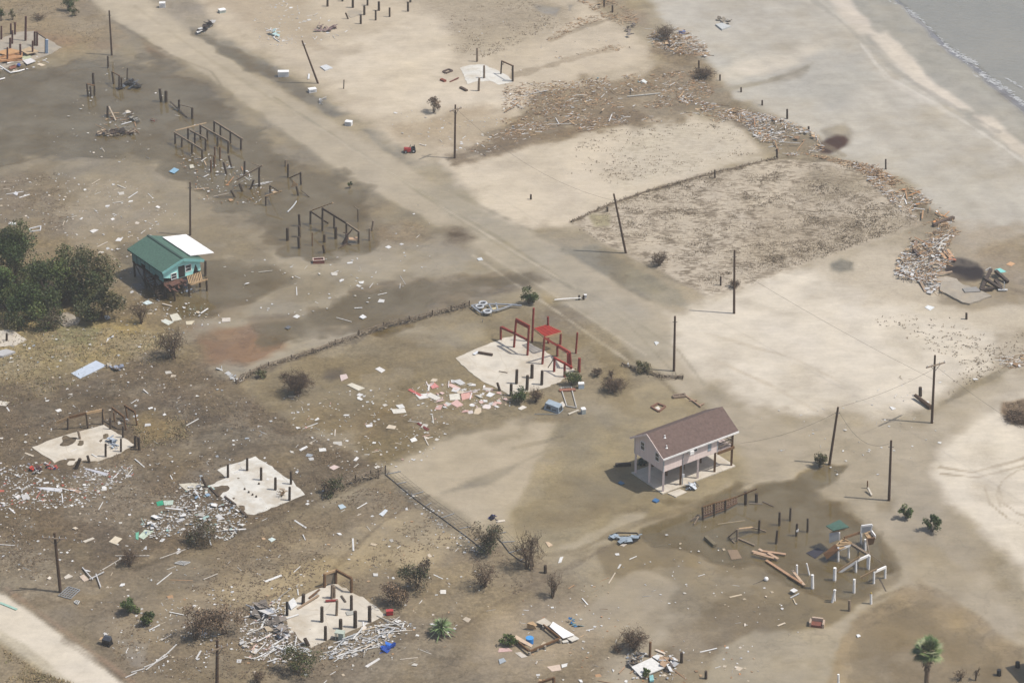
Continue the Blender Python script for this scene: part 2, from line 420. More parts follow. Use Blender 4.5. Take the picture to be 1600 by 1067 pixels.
 ([(800, 200), (900, 190), (1060, 178), (960, 195), (850, 225), (760, 250), (740, 250)], 7, 8, (138, 118, 94), (.5, 0, .2), .8),
 ([(1040, 150), (1150, 160), (1230, 190), (1290, 230), (1260, 250), (1190, 230), (1150, 196)], 8, 10, (150, 134, 112), (.4, 0, .1), .9),
 ([(1240, 240), (1350, 256), (1420, 290), (1480, 330), (1480, 350), (1420, 340), (1370, 300)], 8, 10, (152, 136, 112), (.4, 0, .1), .9),
 ([(890, -40), (940, -30), (1010, 20), (1020, 50), (960, 30)], 7, 8, (158, 140, 118), (.3, 0, .1), .8),
 # dune grass lot
 ([(893, 348), (960, 316), (1060, 285), (1160, 258), (1240, 246), (1340, 256), (1410, 300), (1440, 350), (1390, 372), (1260, 415), (1180, 446), (1110, 462), (1060, 440), (990, 405), (930, 372)], 4, 4, (200, 186, 164), (.1, 0, 1.0), 1),
 ([(1270, 270), (1380, 275), (1420, 310), (1330, 320), (1260, 300)], 14, 14, (168, 153, 130), (.4, 0, .6), .8),
 ([(1180, 330), (1350, 340), (1400, 360), (1280, 400), (1180, 420)], 16, 14, (184, 168, 144), (.3, 0, 1.0), .6),
 ([(1330, 330), (1400, 325), (1420, 360), (1370, 370)], 8, 8, (190, 176, 152), (.1, 0, .1), .7),
 ([(925, 340), (950, 338), (950, 352), (930, 355)], 4, 5, (150, 142, 96), (.4, 0, .2), .6),
 # very pale sand lot
 ([(1060, 500), (1130, 470), (1260, 420), (1380, 384), (1450, 440), (1480, 478), (1640, 480), (1640, 560), (1540, 590), (1440, 640), (1280, 656), (1180, 640), (1110, 600), (1070, 570)], 12, 9, (214, 203, 184), (0, 0, .02), 1),
 ([(1260, 400), (1390, 370), (1450, 430), (1480, 480), (1640, 470), (1640, 560), (1500, 500), (1400, 470), (1300, 450)], 16, 12, (188, 174, 150), (.15, 0, .1), .7),
 ([(1480, 690), (1560, 620), (1700, 570), (1700, 1000), (1600, 900), (1500, 800), (1455, 740)], 12, 9, (214, 203, 184), (0, 0, 0), 1),
 ([(1440, 650), (1520, 600), (1640, 570), (1640, 600), (1540, 640), (1480, 690)], 10, 9, (182, 170, 150), (0, .05, 0), .8),
 ([(1560, 520), (1640, 500), (1640, 580), (1540, 590)], 10, 10, (170, 156, 134), (.2, 0, .3), .7),
 ([(1568, 630), (1610, 622), (1640, 640), (1640, 670), (1580, 662), (1565, 645)], 4, 4, (140, 118, 94), (.6, 0, .1), 1),
 # beach
 ([(960, -60), (1420, -60), (1640, 180), (1700, 480), (1580, 430), (1490, 350), (1410, 290), (1320, 250), (1230, 190), (1150, 150), (1100, 90), (1040, 40)], 8, 7, (189, 182, 168), (0, 0, 0), 1),
 ([(1100, 90), (1250, 80), (1340, 75), (1380, 120), (1300, 160), (1180, 150)], 14, 12, (181, 176, 164), (0, .12, 0), .9),
 ([(1120, 140), (1150, 140), (1250, 120), (1270, 100), (1200, 128)], 5, 5, (162, 152, 136), (.1, .1, 0), .8),
 ([(1150, 95), (1250, 72), (1300, 65), (1260, 90), (1200, 110), (1120, 125)], 9, 8, (206, 195, 176), (0, 0, 0), .8),
 ([(1380, 350), (1480, 340), (1600, 380), (1640, 480), (1540, 430), (1480, 370)], 12, 14, (172, 157, 136), (.2, 0, .2), .7),
 ([(1540, 400), (1600, 385), (1640, 480), (1600, 480), (1550, 440)], 8, 10, (150, 134, 114), (.3, 0, .3), .7),
 ([(1290, -40), (1420, -60), (1660, 200), (1640, 300), (1560, 220), (1440, 130), (1350, 60)], 7, 6, (166, 161, 150), (0, .25, 0), 1),
 ([(1285, -20), (1320, -10), (1360, 40), (1372, 56), (1340, 50), (1310, 20)], 5, 4, (205, 194, 178), (0, 0, 0), 1),
 ([(1362, 58), (1385, 50), (1420, 85), (1450, 120), (1500, 155), (1520, 172), (1490, 170), (1440, 142), (1400, 105)], 5, 4, (206, 195, 178), (0, 0, 0), 1),
 ([(1522, 184), (1550, 182), (1600, 225), (1660, 270), (1660, 300), (1600, 250)], 5, 4, (206, 195, 178), (0, 0, 0), 1),
 ([(1345, 70), (1360, 80), (1385, 120), (1440, 150), (1500, 185), (1490, 186), (1420, 150), (1375, 118)], 3, 3, (204, 196, 182), (0, 0, 0), .6),
 # wet swash, with the sky's bluish reflection put into its colour
 ([(1375, -30), (1400, 0), (1460, 60), (1520, 112), (1600, 175), (1660, 220), (1660, 190), (1600, 150), (1500, 84), (1420, 18), (1400, -30)], 5, 4, (136, 133, 138), (0, .85, 0), 1),
 # dark scour pools on the beach
 ([(1285, 205), (1320, 195), (1332, 208), (1325, 225), (1290, 230)], 5, 5, (150, 140, 126), (0, .2, 0), .8),
 ([(1276, 232), (1282, 222), (1294, 216), (1308, 212), (1320, 213), (1325, 219), (1320, 228), (1308, 236), (1296, 241), (1284, 240)], 3.5, 2, (84, 54, 40), (0, .1, 0), 1),
 ([(1474, 416), (1482, 407), (1494, 404), (1510, 407), (1526, 413), (1538, 424), (1536, 436), (1522, 441), (1500, 440), (1484, 432)], 3, 2, (50, 34, 30), (0, .25, 0), 1),
 ([(1296, 412), (1315, 403), (1335, 410), (1332, 422), (1312, 428), (1298, 422)], 5, 4, (126, 118, 100), (.1, .6, 0), .95),
 ([(1480, 440), (1580, 445), (1590, 470), (1520, 485), (1470, 470)], 6, 8, (156, 140, 116), (.1, .1, 0), .8),
 # far sand behind the beach wrack and ponding there
 ([(835, 10), (875, 12), (868, 25), (850, 22)], 4, 4, (150, 142, 134), (0, .5, 0), .9),
 ([(885, 5), (897, 8), (890, 18)], 3, 3, (150, 142, 134), (0, .5, 0), .9),
 # dark burnt-looking scour mounds
 ([(694, 360), (722, 355), (738, 372), (725, 382), (700, 378)], 10, 7, (108, 90, 70), (.4, .1, 0), .95),
 ([(795, 428), (830, 424), (858, 438), (820, 445), (795, 438)], 6, 6, (126, 112, 92), (.1, .2, 0), .8),
 ([(510, 578), (535, 574), (540, 590), (515, 597), (500, 592)], 5, 5, (100, 90, 82), (.3, .1, 0), .9),
 # lower left made road
 ([(-200, 800), (-40, 910), (10, 928), (60, 965), (140, 1020), (210, 1080), (330, 1200), (200, 1200), (120, 1090), (60, 1040), (0, 1000), (-200, 880)], 4, 4, (214, 203, 184), (0, 0, 0), 1),
 ([(-200, 900), (0, 1004), (60, 1044), (120, 1094), (180, 1200), (-200, 1200)], 5, 5, (150, 132, 104), (.6, 0, .1), 1),
 ([(-200, 884), (0, 984), (60, 1024), (120, 1070), (140, 1094), (118, 1094), (50, 1040), (-4, 1004)], 3, 4, (176, 165, 140), (.3, 0, 0), .6),
]
# narrow lines on the ground: ruts, wrack lines, tracks: (line, half width, colour, grass, wet, strength)
LIN = [
 ([(210, 890), (300, 855), (400, 825), (480, 790), (560, 755), (605, 738)], 5, (108, 94, 76), .8, 0, .75),
 ([(250, 1040), (300, 990), (340, 965), (430, 930)], 5, (108, 94, 78), .8, 0, .7),
 ([(520, 890), (560, 850), (600, 815), (640, 790), (670, 775)], 4, (116, 100, 82), .6, 0, .6),
 ([(600, 740), (650, 785), (700, 825), (760, 870)], 7, (132, 122, 106), .6, 0, .9),
 ([(690, 1000), (780, 940), (900, 880), (960, 850)], 4, (122, 106, 88), .6, 0, .55),
 ([(590, 1020), (650, 985), (720, 950)], 4, (118, 104, 86), .6, 0, .5),
 ([(368, 600), (420, 575), (520, 540), (640, 500), (735, 480)], 6, (112, 98, 80), .7, 0, .8),
 ([(895, 348), (1000, 303), (1100, 275), (1215, 248), (1330, 255)], 2.5, (120, 106, 86), .6, 0, .8),
 ([(700, 250), (790, 228), (870, 205)], 4, (128, 112, 92), .4, 0, .6),
 ([(930, 340), (1010, 412), (1090, 460)], 3, (150, 134, 110), .5, 0, .5),
 ([(760, 395), (880, 470), (1010, 555)], 2.2, (194, 182, 160), 0, 0, .8),
 ([(740, 400), (860, 480), (990, 570)], 2.2, (192, 180, 158), 0, 0, .8),
 ([(1110, 560), (1200, 600), (1290, 650)], 2.4, (196, 182, 160), 0, 0, .8),
 ([(1100, 520), (1240, 560), (1320, 600)], 2.4, (198, 185, 164), 0, 0, .8),
 ([(1468, 730), (1520, 738), (1580, 722), (1600, 716)], 2.1, (172, 158, 136), 0, 0, .9),
 ([(1470, 740), (1525, 746), (1600, 728)], 2.1, (172, 158, 136), 0, 0, .9),
 ([(1562, 790), (1558, 770), (1566, 750), (1590, 735), (1620, 730)], 2.1, (172, 158, 136), 0, 0, .9),
 ([(1538, 760), (1545, 785), (1575, 810), (1600, 822)], 2.1, (172, 158, 136), 0, 0, .9),
 ([(1560, 760), (1566, 785), (1590, 802), (1620, 812)], 2.1, (172, 158, 136), 0, 0, .9),
 ([(1340, 985), (1400, 955), (1450, 940)], 3, (134, 118, 96), .3, .1, .6),
 ([(1360, 940), (1420, 915)], 2.5, (134, 118, 96), .3, .1, .6),
 ([(1470, 632), (1530, 600), (1600, 560)], 3.5, (150, 138, 118), .2, 0, .7),
 ([(800, 700), (850, 690), (880, 680)], 3, (140, 128, 110), .3, 0, .6),
 ([(176, 34), (270, 92), (400, 180), (500, 254), (640, 336), (700, 370)], 6, (138, 126, 106), 0, .4, .6),
 ([(640, 262), (740, 318), (880, 384), (960, 420)], 4, (150, 140, 122), 0, .3, .5),
 ([(175, 32), (230, 66), (268, 86)], 2, (120, 104, 84), .4, 0, .6),
 ([(270, 88), (330, 112), (345, 132)], 1.6, (126, 112, 92), .3, 0, .5),
 ([(1030, 590), (1060, 620), (1100, 640)], 3, (138, 122, 100), .4, 0, .6),
 ([(860, 430), (960, 480), (1060, 548), (1100, 600)], 2.2, (152, 142, 122), 0, .1, .6),
 ([(600, 262), (700, 330), (800, 392), (900, 450)], 2.2, (198, 186, 164), 0, 0, .75),
 ([(420, 150), (540, 225), (660, 300), (760, 360)], 2.2, (200, 188, 166), 0, 0, .75),
 ([(606, 268), (706, 336), (806, 399), (905, 458)], 1.8, (150, 139, 119), 0, .1, .7),
 ([(427, 152), (547, 228), (667, 304), (767, 364), (880, 436)], 1.8, (152, 141, 120), 0, .1, .7),
 ([(640, 292), (740, 350), (860, 425), (980, 505), (1060, 590)], 1.8, (154, 143, 122), 0, .1, .6),
 ([(210, 10), (300, 75), (400, 140), (500, 200)], 2.4, (160, 147, 124), 0, 0, .5),
 ([(1345, 70), (1365, 96), (1390, 122), (1440, 150), (1500, 186), (1570, 232), (1620, 268)], 2.2, (206, 199, 186), 0, 0, .9),
 ([(1270, 0), (1310, 30), (1345, 62), (1400, 112), (1470, 156), (1560, 206)], 3.5, (160, 155, 146), 0, .2, .7),
 ([(1120, 142), (1180, 132), (1240, 116), (1262, 104)], 3.5, (150, 141, 124), .1, .1, .8),
 ([(1100, 150), (1160, 172), (1230, 196), (1320, 244)], 4, (150, 134, 110), .3, 0, .6),
 ([(820, 180), (900, 160), (1000, 140), (1080, 130)], 5, (128, 110, 88), .5, 0, .5),
 ([(860, 62), (920, 40), (960, 28)], 4, (150, 132, 108), .4, 0, .8),
 ([(800, 120), (880, 96), (960, 76)], 4, (150, 132, 108), .4, 0, .6),
 ([(0, 690), (120, 640), (240, 590)], 6, (96, 82, 66), .8, 0, .6),
 ([(300, 720), (420, 690), (520, 650)], 5, (104, 90, 72), .7, 0, .5),
 ([(400, 660), (520, 700), (600, 735)], 4, (112, 96, 78), .6, 0, .6),
 ([(100, 1000), (190, 1060)], 4, (116, 98, 78), .6, 0, .6),
 ([(10, 920), (80, 970), (160, 1030), (220, 1075)], 3, (184, 150, 126), .2, 0, .5),
 ([(840, 870), (900, 860), (1000, 815), (1090, 790), (1150, 770)], 4, (122, 106, 80), .3, .1, .6),
 ([(880, 780), (960, 800), (1080, 795)], 6, (138, 122, 94), .2, .1, .5),
 ([(1560, 445), (1600, 458)], 3, (124, 110, 94), .3, 0, .6),
]
# standing water: (outline, feather, wander, depth)
WATER = [
 ([(-100, 108), (60, 100), (170, 88), (250, 92), (320, 130), (400, 190), (470, 240), (560, 290), (600, 330), (590, 390), (500, 405), (430, 395), (330, 330), (240, 265), (120, 250), (-100, 280)], 12, 16, .16),
 ([(180, 380), (250, 390), (330, 400), (420, 415), (470, 440), (380, 480), (330, 500), (270, 500), (220, 470)], 10, 10, .15),
 ([(555, 440), (700, 425), (830, 428), (850, 440), (770, 462), (660, 490), (570, 512), (500, 525), (400, 535), (380, 500), (470, 490)], 8, 14, .10),
 ([(990, 820), (1090, 790), (1180, 752), (1250, 740), (1320, 770), (1380, 840), (1400, 890), (1350, 935), (1280, 950), (1230, 920), (1180, 880), (1090, 870), (1000, 850)], 9, 12, .20),
 ([(1270, 722), (1325, 728), (1300, 765), (1240, 790), (1190, 780)], 6, 8, .16),
 ([(1005, 770), (1090, 775), (1150, 745), (1190, 750), (1130, 790), (1040, 800)], 6, 8, .10),
 ([(1340, 965), (1440, 925), (1540, 990), (1600, 1040), (1560, 1100), (1290, 1100)], 16, 14, .04),
 ([(300, 48), (420, 94), (480, 138), (440, 138), (380, 110)], 6, 6, .10),
]
SHORE = [(1345, -60), (1389, 0), (1422, 28), (1470, 74), (1510, 104), (1545, 132), (1600, 172), (1700, 240), (2400, 700), (4000, 1500), (9000, 1500), (9000, -1200), (300, -1200), (1000, -400)]
SEAW = -0.06

def axis(lo, hi, st, far_lo, far_hi):
    core = np.arange(lo, hi + st * .5, st)
    def ext(e, far):
        out = []; s = st * 2; p = e; sg = 1 if far > e else -1
        while (p - far) * sg < 0:
            p = p + sg * s; s *= 1.35; out.append(p)
        return out
    return np.array(ext(lo, far_lo)[::-1] + list(core) + ext(hi, far_hi))
gx = axis(-112, 112, .27, -9000, 9000)
gy = axis(196, 432, .36, -2500, 14000)
GX, GY = np.meshgrid(gx, gy)
def topix(X, Y, Z=0.0):
    zc = Y * CP - (Z - CAMH) * SP
    yc = Y * SP + (Z - CAMH) * CP
    zc2 = np.maximum(zc, 40.0)
    px = 800 + FPX * X / zc2; py = 533.5 - FPX * yc / zc2
    return np.where(zc < 40, -5000, px), np.where(zc < 40, 5000, py)
PX, PY = topix(GX, GY)
fl = lambda a: a.ravel()
PX, PY, GXf, GYf = fl(PX), fl(PY), fl(GX), fl(GY)
nz1 = fbm(21, GXf, GYf, 14.0, 5); nz2 = fbm(61, GXf, GYf, 5.0, 4); nz3 = fbm(91, GXf + GYf * .5, GYf - GXf * .4, 30.0, 5)
warp = nz1 * .8 + nz2 * .5
warp2 = fbm(131, GXf, GYf, 2.2, 3)
ca_, sa_ = math.cos(.62), math.sin(.62)
nzs = fbm(171, (GXf * ca_ + GYf * sa_) * .35, (GYf * ca_ - GXf * sa_), 6.0, 5)
colr = np.tile(np.array([lin1(c) for c in (166, 152, 128)]), (GXf.size, 1))
att = np.zeros((GXf.size, 3)); att[:, 0] = .15
for poly, fe, wa, rgb, (gr, we, sp), st in LAY:
    xs = [p[0] for p in poly]; ys = [p[1] for p in poly]; m = 30 + fe + wa * 2
    sel = np.nonzero((PX > min(xs) - m) & (PX < max(xs) + m) & (PY > min(ys) - m) & (PY < max(ys) + m))[0]
    if not sel.size: continue
    if fe >= 7:
        d = sdist(PX[sel], PY[sel], poly) + (warp[sel] * 1.8 + warp2[sel] * .9 + nzs[sel] * 1.2) * wa
        w = (sstep(-fe * 1.3, fe * 1.3, d) * st)[:, None]
        w = np.clip(w * (.94 + .42 * nz2[sel] + .3 * nzs[sel])[:, None] + .0, 0, 1) * (w > 0)
    else:
        d = sdist(PX[sel], PY[sel], poly) + (warp[sel] * 1.7 + warp2[sel] * .6) * wa
        w = (sstep(-fe, fe, d) * st)[:, None]
    colr[sel] = colr[sel] * (1 - w) + np.array([lin1(c) for c in rgb]) * w
    att[sel] = att[sel] * (1 - w) + np.array([gr, we, sp]) * w
for line, hw, rgb, gr, we, st in LIN:
    xs = [p[0] for p in line]; ys = [p[1] for p in line]; m = hw * 3 + 8
    sel = np.nonzero((PX > min(xs) - m) & (PX < max(xs) + m) & (PY > min(ys) - m) & (PY < max(ys) + m))[0]
    if not sel.size: continue
    d = ldist(PX[sel], PY[sel], line) + (warp[sel] * .8 + warp2[sel] * .9) * hw
    w = (sstep(hw * 1.3, hw * .4, d) * st * (.75 + .5 * nz2[sel]).clip(0, 1))[:, None]
    colr[sel] = colr[sel] * (1 - w) + np.array([lin1(c) for c in rgb]) * w
    att[sel, 0] = att[sel, 0] * (1 - w[:, 0]) + gr * w[:, 0]
wet = np.zeros(GXf.size)
for poly, fe, wa, dp in WATER:
    d = sdist(PX, PY, poly) + (warp * 1.9 + warp2 * .8 + nzs * 1.6) * wa
    wet = np.maximum(wet, sstep(-fe * .6, fe * (1.8 if fe < 6 else 2.4), d) * dp * np.clip(1.0 + .6 * nz2 + .3 * nzs, .3, 1.3))
dsea = sdist(PX, PY, SHORE) + warp * 4
seam = sstep(-2, 60, dsea)
rel = .02 + .012 * nz2 + .01 * warp2
tuft = att[:, 2]
rel = rel + tuft * (.10 + .16 * warp2 + .1 * nz2).clip(0, .5) * .6 + att[:, 0] * (.05 * warp2).clip(0, .1)
core = (GXf > -112) & (GXf < 112) & (GYf > 196) & (GYf < 432)
GZ = rel - wet * 1.0 * (1 + .3 * nz2) - (wet > .005) * .03 - seam * .9
# the patchwork keeps some drift in its tone: silt films and damp stains
dry = np.clip(1 - att[:, 2] * .6, .3, 1)
clean = sstep(.27, .38, colr.mean(1))             # pale clean sand drifts less
amp = 1 - .80 * clean
nz4 = fbm(201, GXf + 6 * nz1, GYf + 6 * nz2, 9.0, 5); nz5 = fbm(231, GXf + 2.5 * nz2, GYf * .8 + 2.5 * nz1, 3.4, 4)
drift = 1 + (.10 * nz3 + .05 * nz1 + .13 * nzs + .16 * nz5) * amp
colr *= drift[:, None]
hue = (.16 * nz4 + .08 * nz5) * amp
colr *= 1 + hue[:, None] * np.array([.35, .05, -1.0])
st1 = (sstep(.16, .34, fbm(261, GXf + 4 * nz2, GYf + 4 * nz1, 7.0, 5)) * amp * .30)[:, None]
colr = colr * (1 - st1) + st1 * np.array([lin1(c) for c in (128, 110, 80)])
st2 = (sstep(.18, .34, fbm(291, GXf + 4 * nz1, GYf + 4 * nz2, 8.0, 5)) * amp * .28)[:, None]
colr = colr * (1 - st2) + st2 * np.array([lin1(c) for c in (172, 160, 142)])
# damp soils are a good deal darker than clean sand
lum = (colr @ np.array([.2126, .7152, .0722]))[:, None]
colr = colr * (lum / .46) ** .16
lum = (colr @ np.array([.2126, .7152, .0722]))[:, None]
colr = lum + (colr - lum) * 1.0
mudk = sstep(.46, .26, lum)
colr = colr * (1 + mudk * np.array([-.004, .0, -.045]))
# long streaks along the shore on the wet beach
bpoly = [(960, -60), (1420, -60), (1640, 180), (1700, 480), (1580, 430), (1490, 350), (1410, 290), (1320, 250), (1230, 190), (1150, 150), (1100, 90), (1040, 40)]
sa = g(1390, 0); sb = g(1600, 168); shd = (sb - sa).normalized()
al_ = GXf * shd.x + GYf * shd.y; ac_ = -GXf * shd.y + GYf * shd.x
bm_ = sstep(-20, 30, sdist(PX, PY, bpoly))
colr *= (1 + bm_ * (.13 * fbm(331, al_ * .10 + 2 * nz1, ac_ + 1.2 * nz3, 5.0, 4) + .05 * fbm(351, al_ * .08, ac_, 1.6, 3)))[:, None]
# under water the silt is darker and browner
ww = sstep(.01, .12, wet)[:, None]
ost = (sstep(.0, .3, fbm(391, GXf + 3 * nz2, GYf + 3 * nz1, 6.0, 4)) * sstep(.02, .1, wet) * .6)[:, None]
colr = colr * (1 - ost) + ost * np.array([lin1(c) for c in (132, 108, 66)])
colr = colr * (1 - ww * np.array([.08, .11, .17]))
colr *= KALB

def grid_mesh(name, nx, ny, X, Y, Z, keep=None):
    me = bpy.data.meshes.new(name)
    idx = np.arange(nx * ny).reshape(ny, nx)
    q = np.stack([idx[:-1, :-1], idx[:-1, 1:], idx[1:, 1:], idx[1:, :-1]], -1).reshape(-1, 4)
    used = None
    if keep is not None:
        q = q[keep[q].any(1)]
        used, inv = np.unique(q, return_inverse=True)
        q = inv.reshape(-1, 4); X, Y, Z = X[used], Y[used], Z[used]
    me.vertices.add(len(X)); me.vertices.foreach_set("co", np.stack([X, Y, Z], -1).astype(np.float32).ravel())
    me.loops.add(q.size); me.loops.foreach_set("vertex_index", q.astype(np.int32).ravel())
    me.polygons.add(len(q)); me.polygons.foreach_set("loop_start", np.arange(0, q.size, 4, dtype=np.int32))
    me.polygons.foreach_set("use_smooth", np.ones(len(q), bool))
    me.update(calc_edges=True)
    return me, used
gm, _ = grid_mesh("ground", gx.size, gy.size, GXf, GYf, GZ)
a = gm.color_attributes.new("Col", 'FLOAT_COLOR', 'POINT')
a.data.foreach_set("color", np.concatenate([colr, np.ones((colr.shape[0], 1))], 1).astype(np.float32).ravel())
a = gm.color_attributes.new("Surf", 'FLOAT_COLOR', 'POINT')
a.data.foreach_set("color", np.concatenate([att, np.ones((att.shape[0], 1))], 1).astype(np.float32).ravel())
m = bpy.data.materials.new("ground_soil"); m.use_nodes = True
nt = m.node_tree; N = nt.nodes; L = nt.links; b = N["Principled BSDF"]
b.inputs["Specular IOR Level"].default_value = .25
geo = N.new("ShaderNodeNewGeometry")
def node(t, **k):
    n = N.new(t)
    for kk, v in k.items(): setattr(n, kk, v)
    return n
def noise(scale, detail, vec, rough=.6):
    n = N.new("ShaderNodeTexNoise"); n.inputs["Scale"].default_value = scale; n.inputs["Detail"].default_value = detail; n.inputs["Roughness"].default_value = rough
    L.new(vec, n.inputs["Vector"]); return n.outputs["Fac"]
def mrange(v, a0, a1, b0, b1):
    n = N.new("ShaderNodeMapRange"); L.new(v, n.inputs["Value"])
    for k, x in zip(("From Min", "From Max", "To Min", "To Max"), (a0, a1, b0, b1)): n.inputs[k].default_value = x
    return n.outputs[0]
def mth(op, x, y):
    n = N.new("ShaderNodeMath"); n.operation = op
    for i, v in enumerate((x, y)):
        if isinstance(v, (int, float)): n.inputs[i].default_value = v
        else: L.new(v, n.inputs[i])
    return n.outputs[0]
pos = geo.outputs["Position"]
ac = node("ShaderNodeAttribute", attribute_name="Col"); asf = node("ShaderNodeAttribute", attribute_name="Surf")
sep = N.new("ShaderNodeSeparateColor"); L.new(asf.outputs["Color"], sep.inputs[0])
grs, wts, tfs = sep.outputs
mpS = N.new("ShaderNodeMapping"); mpS.inputs["Rotation"].default_value = (0, 0, math.radians(38)); mpS.inputs["Scale"].default_value = (.35, 1.6, 1)
L.new(pos, mpS.inputs[0])
n_big = noise(.35, 7, pos, .62); n_fine = noise(2.6, 5, pos, .7); n_str = noise(.9, 6, mpS.outputs[0], .65); n_cl = noise(1.15, 5, pos, .7)
mpT = N.new('ShaderNodeMapping'); mpT.inputs['Scale'].default_value = (.75, 2.0, 1); mpT.inputs['Rotation'].default_value = (0, 0, math.radians(-14)); L.new(pos, mpT.inputs[0]); n_th = noise(1.1, 8, mpT.outputs[0], .78)
f1 = mrange(n_big, .3, .7, .88, 1.11)
f2 = mrange(n_fine, .3, .7, .95, 1.05)
f3 = mth('ADD', 1.0, mth('MULTIPLY', grs, mrange(n_fine, .32, .68, -.46, .38)))
f4 = mth('ADD', 1.0, mth('MULTIPLY', grs, mrange(n_cl, .3, .7, -.5, .36)))
f5 = mrange(n_str, .3, .7, .94, 1.06)
# thin drift lines left where the flood stood and drained
def contour(scale, lvl, wd, amt, rough=.6):
    d = mth('ABSOLUTE', mth('SUBTRACT', noise(scale, 7, pos, rough), lvl), 0)
    ln = mrange(d, 0, wd, 1, 0)
    gate = mrange(noise(scale * 2.3, 3, pos), .42, .58, 0, 1)
    return mth('SUBTRACT', 1.0, mth('MULTIPLY', mth('MULTIPLY', ln, gate), mth('MULTIPLY', amt, mth('MINIMUM', mth('ADD', .12, mth('ADD', mth('MULTIPLY', grs, 2.0), mth('MULTIPLY', wts, 1.6))), 1.0))))
f5 = mth('MULTIPLY', f5, mth('MULTIPLY', contour(.075, .50, .010, .30), mth('MULTIPLY', contour(.05, .56, .007, .30), contour(.13, .46, .016, .22))))
f = mth('MULTIPLY', mth('MULTIPLY', mth('MULTIPLY', f1, f2), mth('MULTIPLY', f3, f4)), f5)
sc = N.new("ShaderNodeVectorMath"); sc.operation = 'SCALE'; L.new(ac.outputs["Color"], sc.inputs[0]); L.new(f, sc.inputs["Scale"])
# thatch of flattened tufts where tufts grow
th = mth('MULTIPLY', mrange(mth('ADD', n_th, mth('MULTIPLY', n_big, .75)), .83, .98, 0, 1), mth('MINIMUM', mth('MULTIPLY', tfs, .9), .85))
mixt = N.new("ShaderNodeMix"); mixt.data_type = 'RGBA'
L.new(th, mixt.inputs["Factor"]); L.new(sc.outputs[0], mixt.inputs["A"]); mixt.inputs["B"].default_value = (*alb((112, 98, 78)), 1)
L.new(mixt.outputs["Result"], b.inputs["Base Color"])
L.new(mrange(wts, 0, .6, .95, .22), b.inputs["Roughness"])
bp = N.new("ShaderNodeBump"); bp.inputs["Strength"].default_value = .35; bp.inputs["Distance"].default_value = .12
L.new(mth('ADD', mth('MULTIPLY', n_cl, mth('ADD', .2, mth('ADD', grs, tfs))), mth('MULTIPLY', n_fine, .25)), bp.inputs["Height"]); L.new(bp.outputs[0], b.inputs["Normal"])
gm.materials.append(m)
go = bpy.data.objects.new("ground", gm); COL.objects.link(go); structure(go)

# shallow flood water lying in the dips
WL_Z = -.035
depth = (WL_Z - GZ) * (dsea < -30)
wm, used = grid_mesh("flood_water", gx.size, gy.size, GXf, GYf, np.full(GXf.size, WL_Z), keep=(wet > .012) & core & (depth > 0))
dd = np.clip(depth[used], 0, 1)
a = wm.attributes.new("Depth", 'FLOAT', 'POINT'); a.data.foreach_set("value", dd.astype(np.float32))
m = bpy.data.materials.new("murky_water"); m.use_nodes = True
nt = m.node_tree; N = nt.nodes; L = nt.links; b = N["Principled BSDF"]
at = N.new("ShaderNodeAttribute"); at.attribute_name = "Depth"
geo = N.new("ShaderNodeNewGeometry"); pos = geo.outputs["Position"]
nb = noise(.16, 8, pos, .68); nf = noise(2.2, 3, pos)
cr = N.new("ShaderNodeValToRGB"); L.new(nb, cr.inputs[0])
cr.color_ramp.elements[0].position = .38; cr.color_ramp.elements[0].color = (*alb((116, 98, 56)), 1)
cr.color_ramp.elements[1].position = .68; cr.color_ramp.elements[1].color = (*alb((152, 140, 112)), 1)
L.new(cr.outputs[0], b.inputs["Base Color"])
b.inputs["Roughness"].default_value = .05; b.inputs["IOR"].default_value = 1.42; b.inputs["Specular IOR Level"].default_value = 1.0
L.new(mrange(at.outputs["Fac"], 0.0, .10, .10, .58), b.inputs["Alpha"])
bp = N.new("ShaderNodeBump"); bp.inputs["Strength"].default_value = .05; bp.inputs["Distance"].default_value = .05
L.new(nf, bp.inputs["Height"]); L.new(bp.outputs[0], b.inputs["Normal"])
wm.materials.append(m)
wo = bpy.data.objects.new("flood_water", wm); COL.objects.link(wo); structure(wo)

# sea
keep = (dsea > -3) & core
sm, used = grid_mesh("sea", gx.size, gy.size, GXf, GYf, np.full(GXf.size, SEAW), keep=(dsea > -3))
a = sm.attributes.new("Off", 'FLOAT', 'POINT'); a.data.foreach_set("value", np.clip(dsea[used], -5, 400).astype(np.float32))
m = bpy.data.materials.new("sea_water"); m.use_nodes = True
nt = m.node_tree; N = nt.nodes; L = nt.links; b = N["Principled BSDF"]
at = N.new("ShaderNodeAttribute"); at.attribute_name = "Off"
geo = N.new("ShaderNodeNewGeometry"); pos = geo.outputs["Position"]
mp = N.new("ShaderNodeMapping"); mp.inputs["Rotation"].default_value = (0, 0, math.radians(8)); mp.inputs["Scale"].default_value = (.45, 1.3, 1); L.new(pos, mp.inputs[0])
nw = noise(.8, 4, mp.outputs[0], .55); nb = noise(.06, 4, pos)
cr = N.new("ShaderNodeValToRGB"); L.new(nb, cr.inputs[0])
cr.color_ramp.elements[0].position = .3; cr.color_ramp.elements[0].color = (*alb((140, 139, 131)), 1)
cr.color_ramp.elements[1].position = .7; cr.color_ramp.elements[1].color = (*alb((154, 150, 138)), 1)
L.new(cr.outputs[0], b.inputs["Base Color"])
b.inputs["Roughness"].default_value = .12; b.inputs["IOR"].default_value = 1.33
L.new(mrange(at.outputs["Fac"], -1, 14, .0, 1.0), b.inputs["Alpha"])
bp = N.new("ShaderNodeBump"); bp.inputs["Strength"].default_value = .6; bp.inputs["Distance"].default_value = .45
L.new(nw, bp.inputs["Height"]); L.new(bp.outputs[0], b.inputs["Normal"])
sm.materials.append(m)
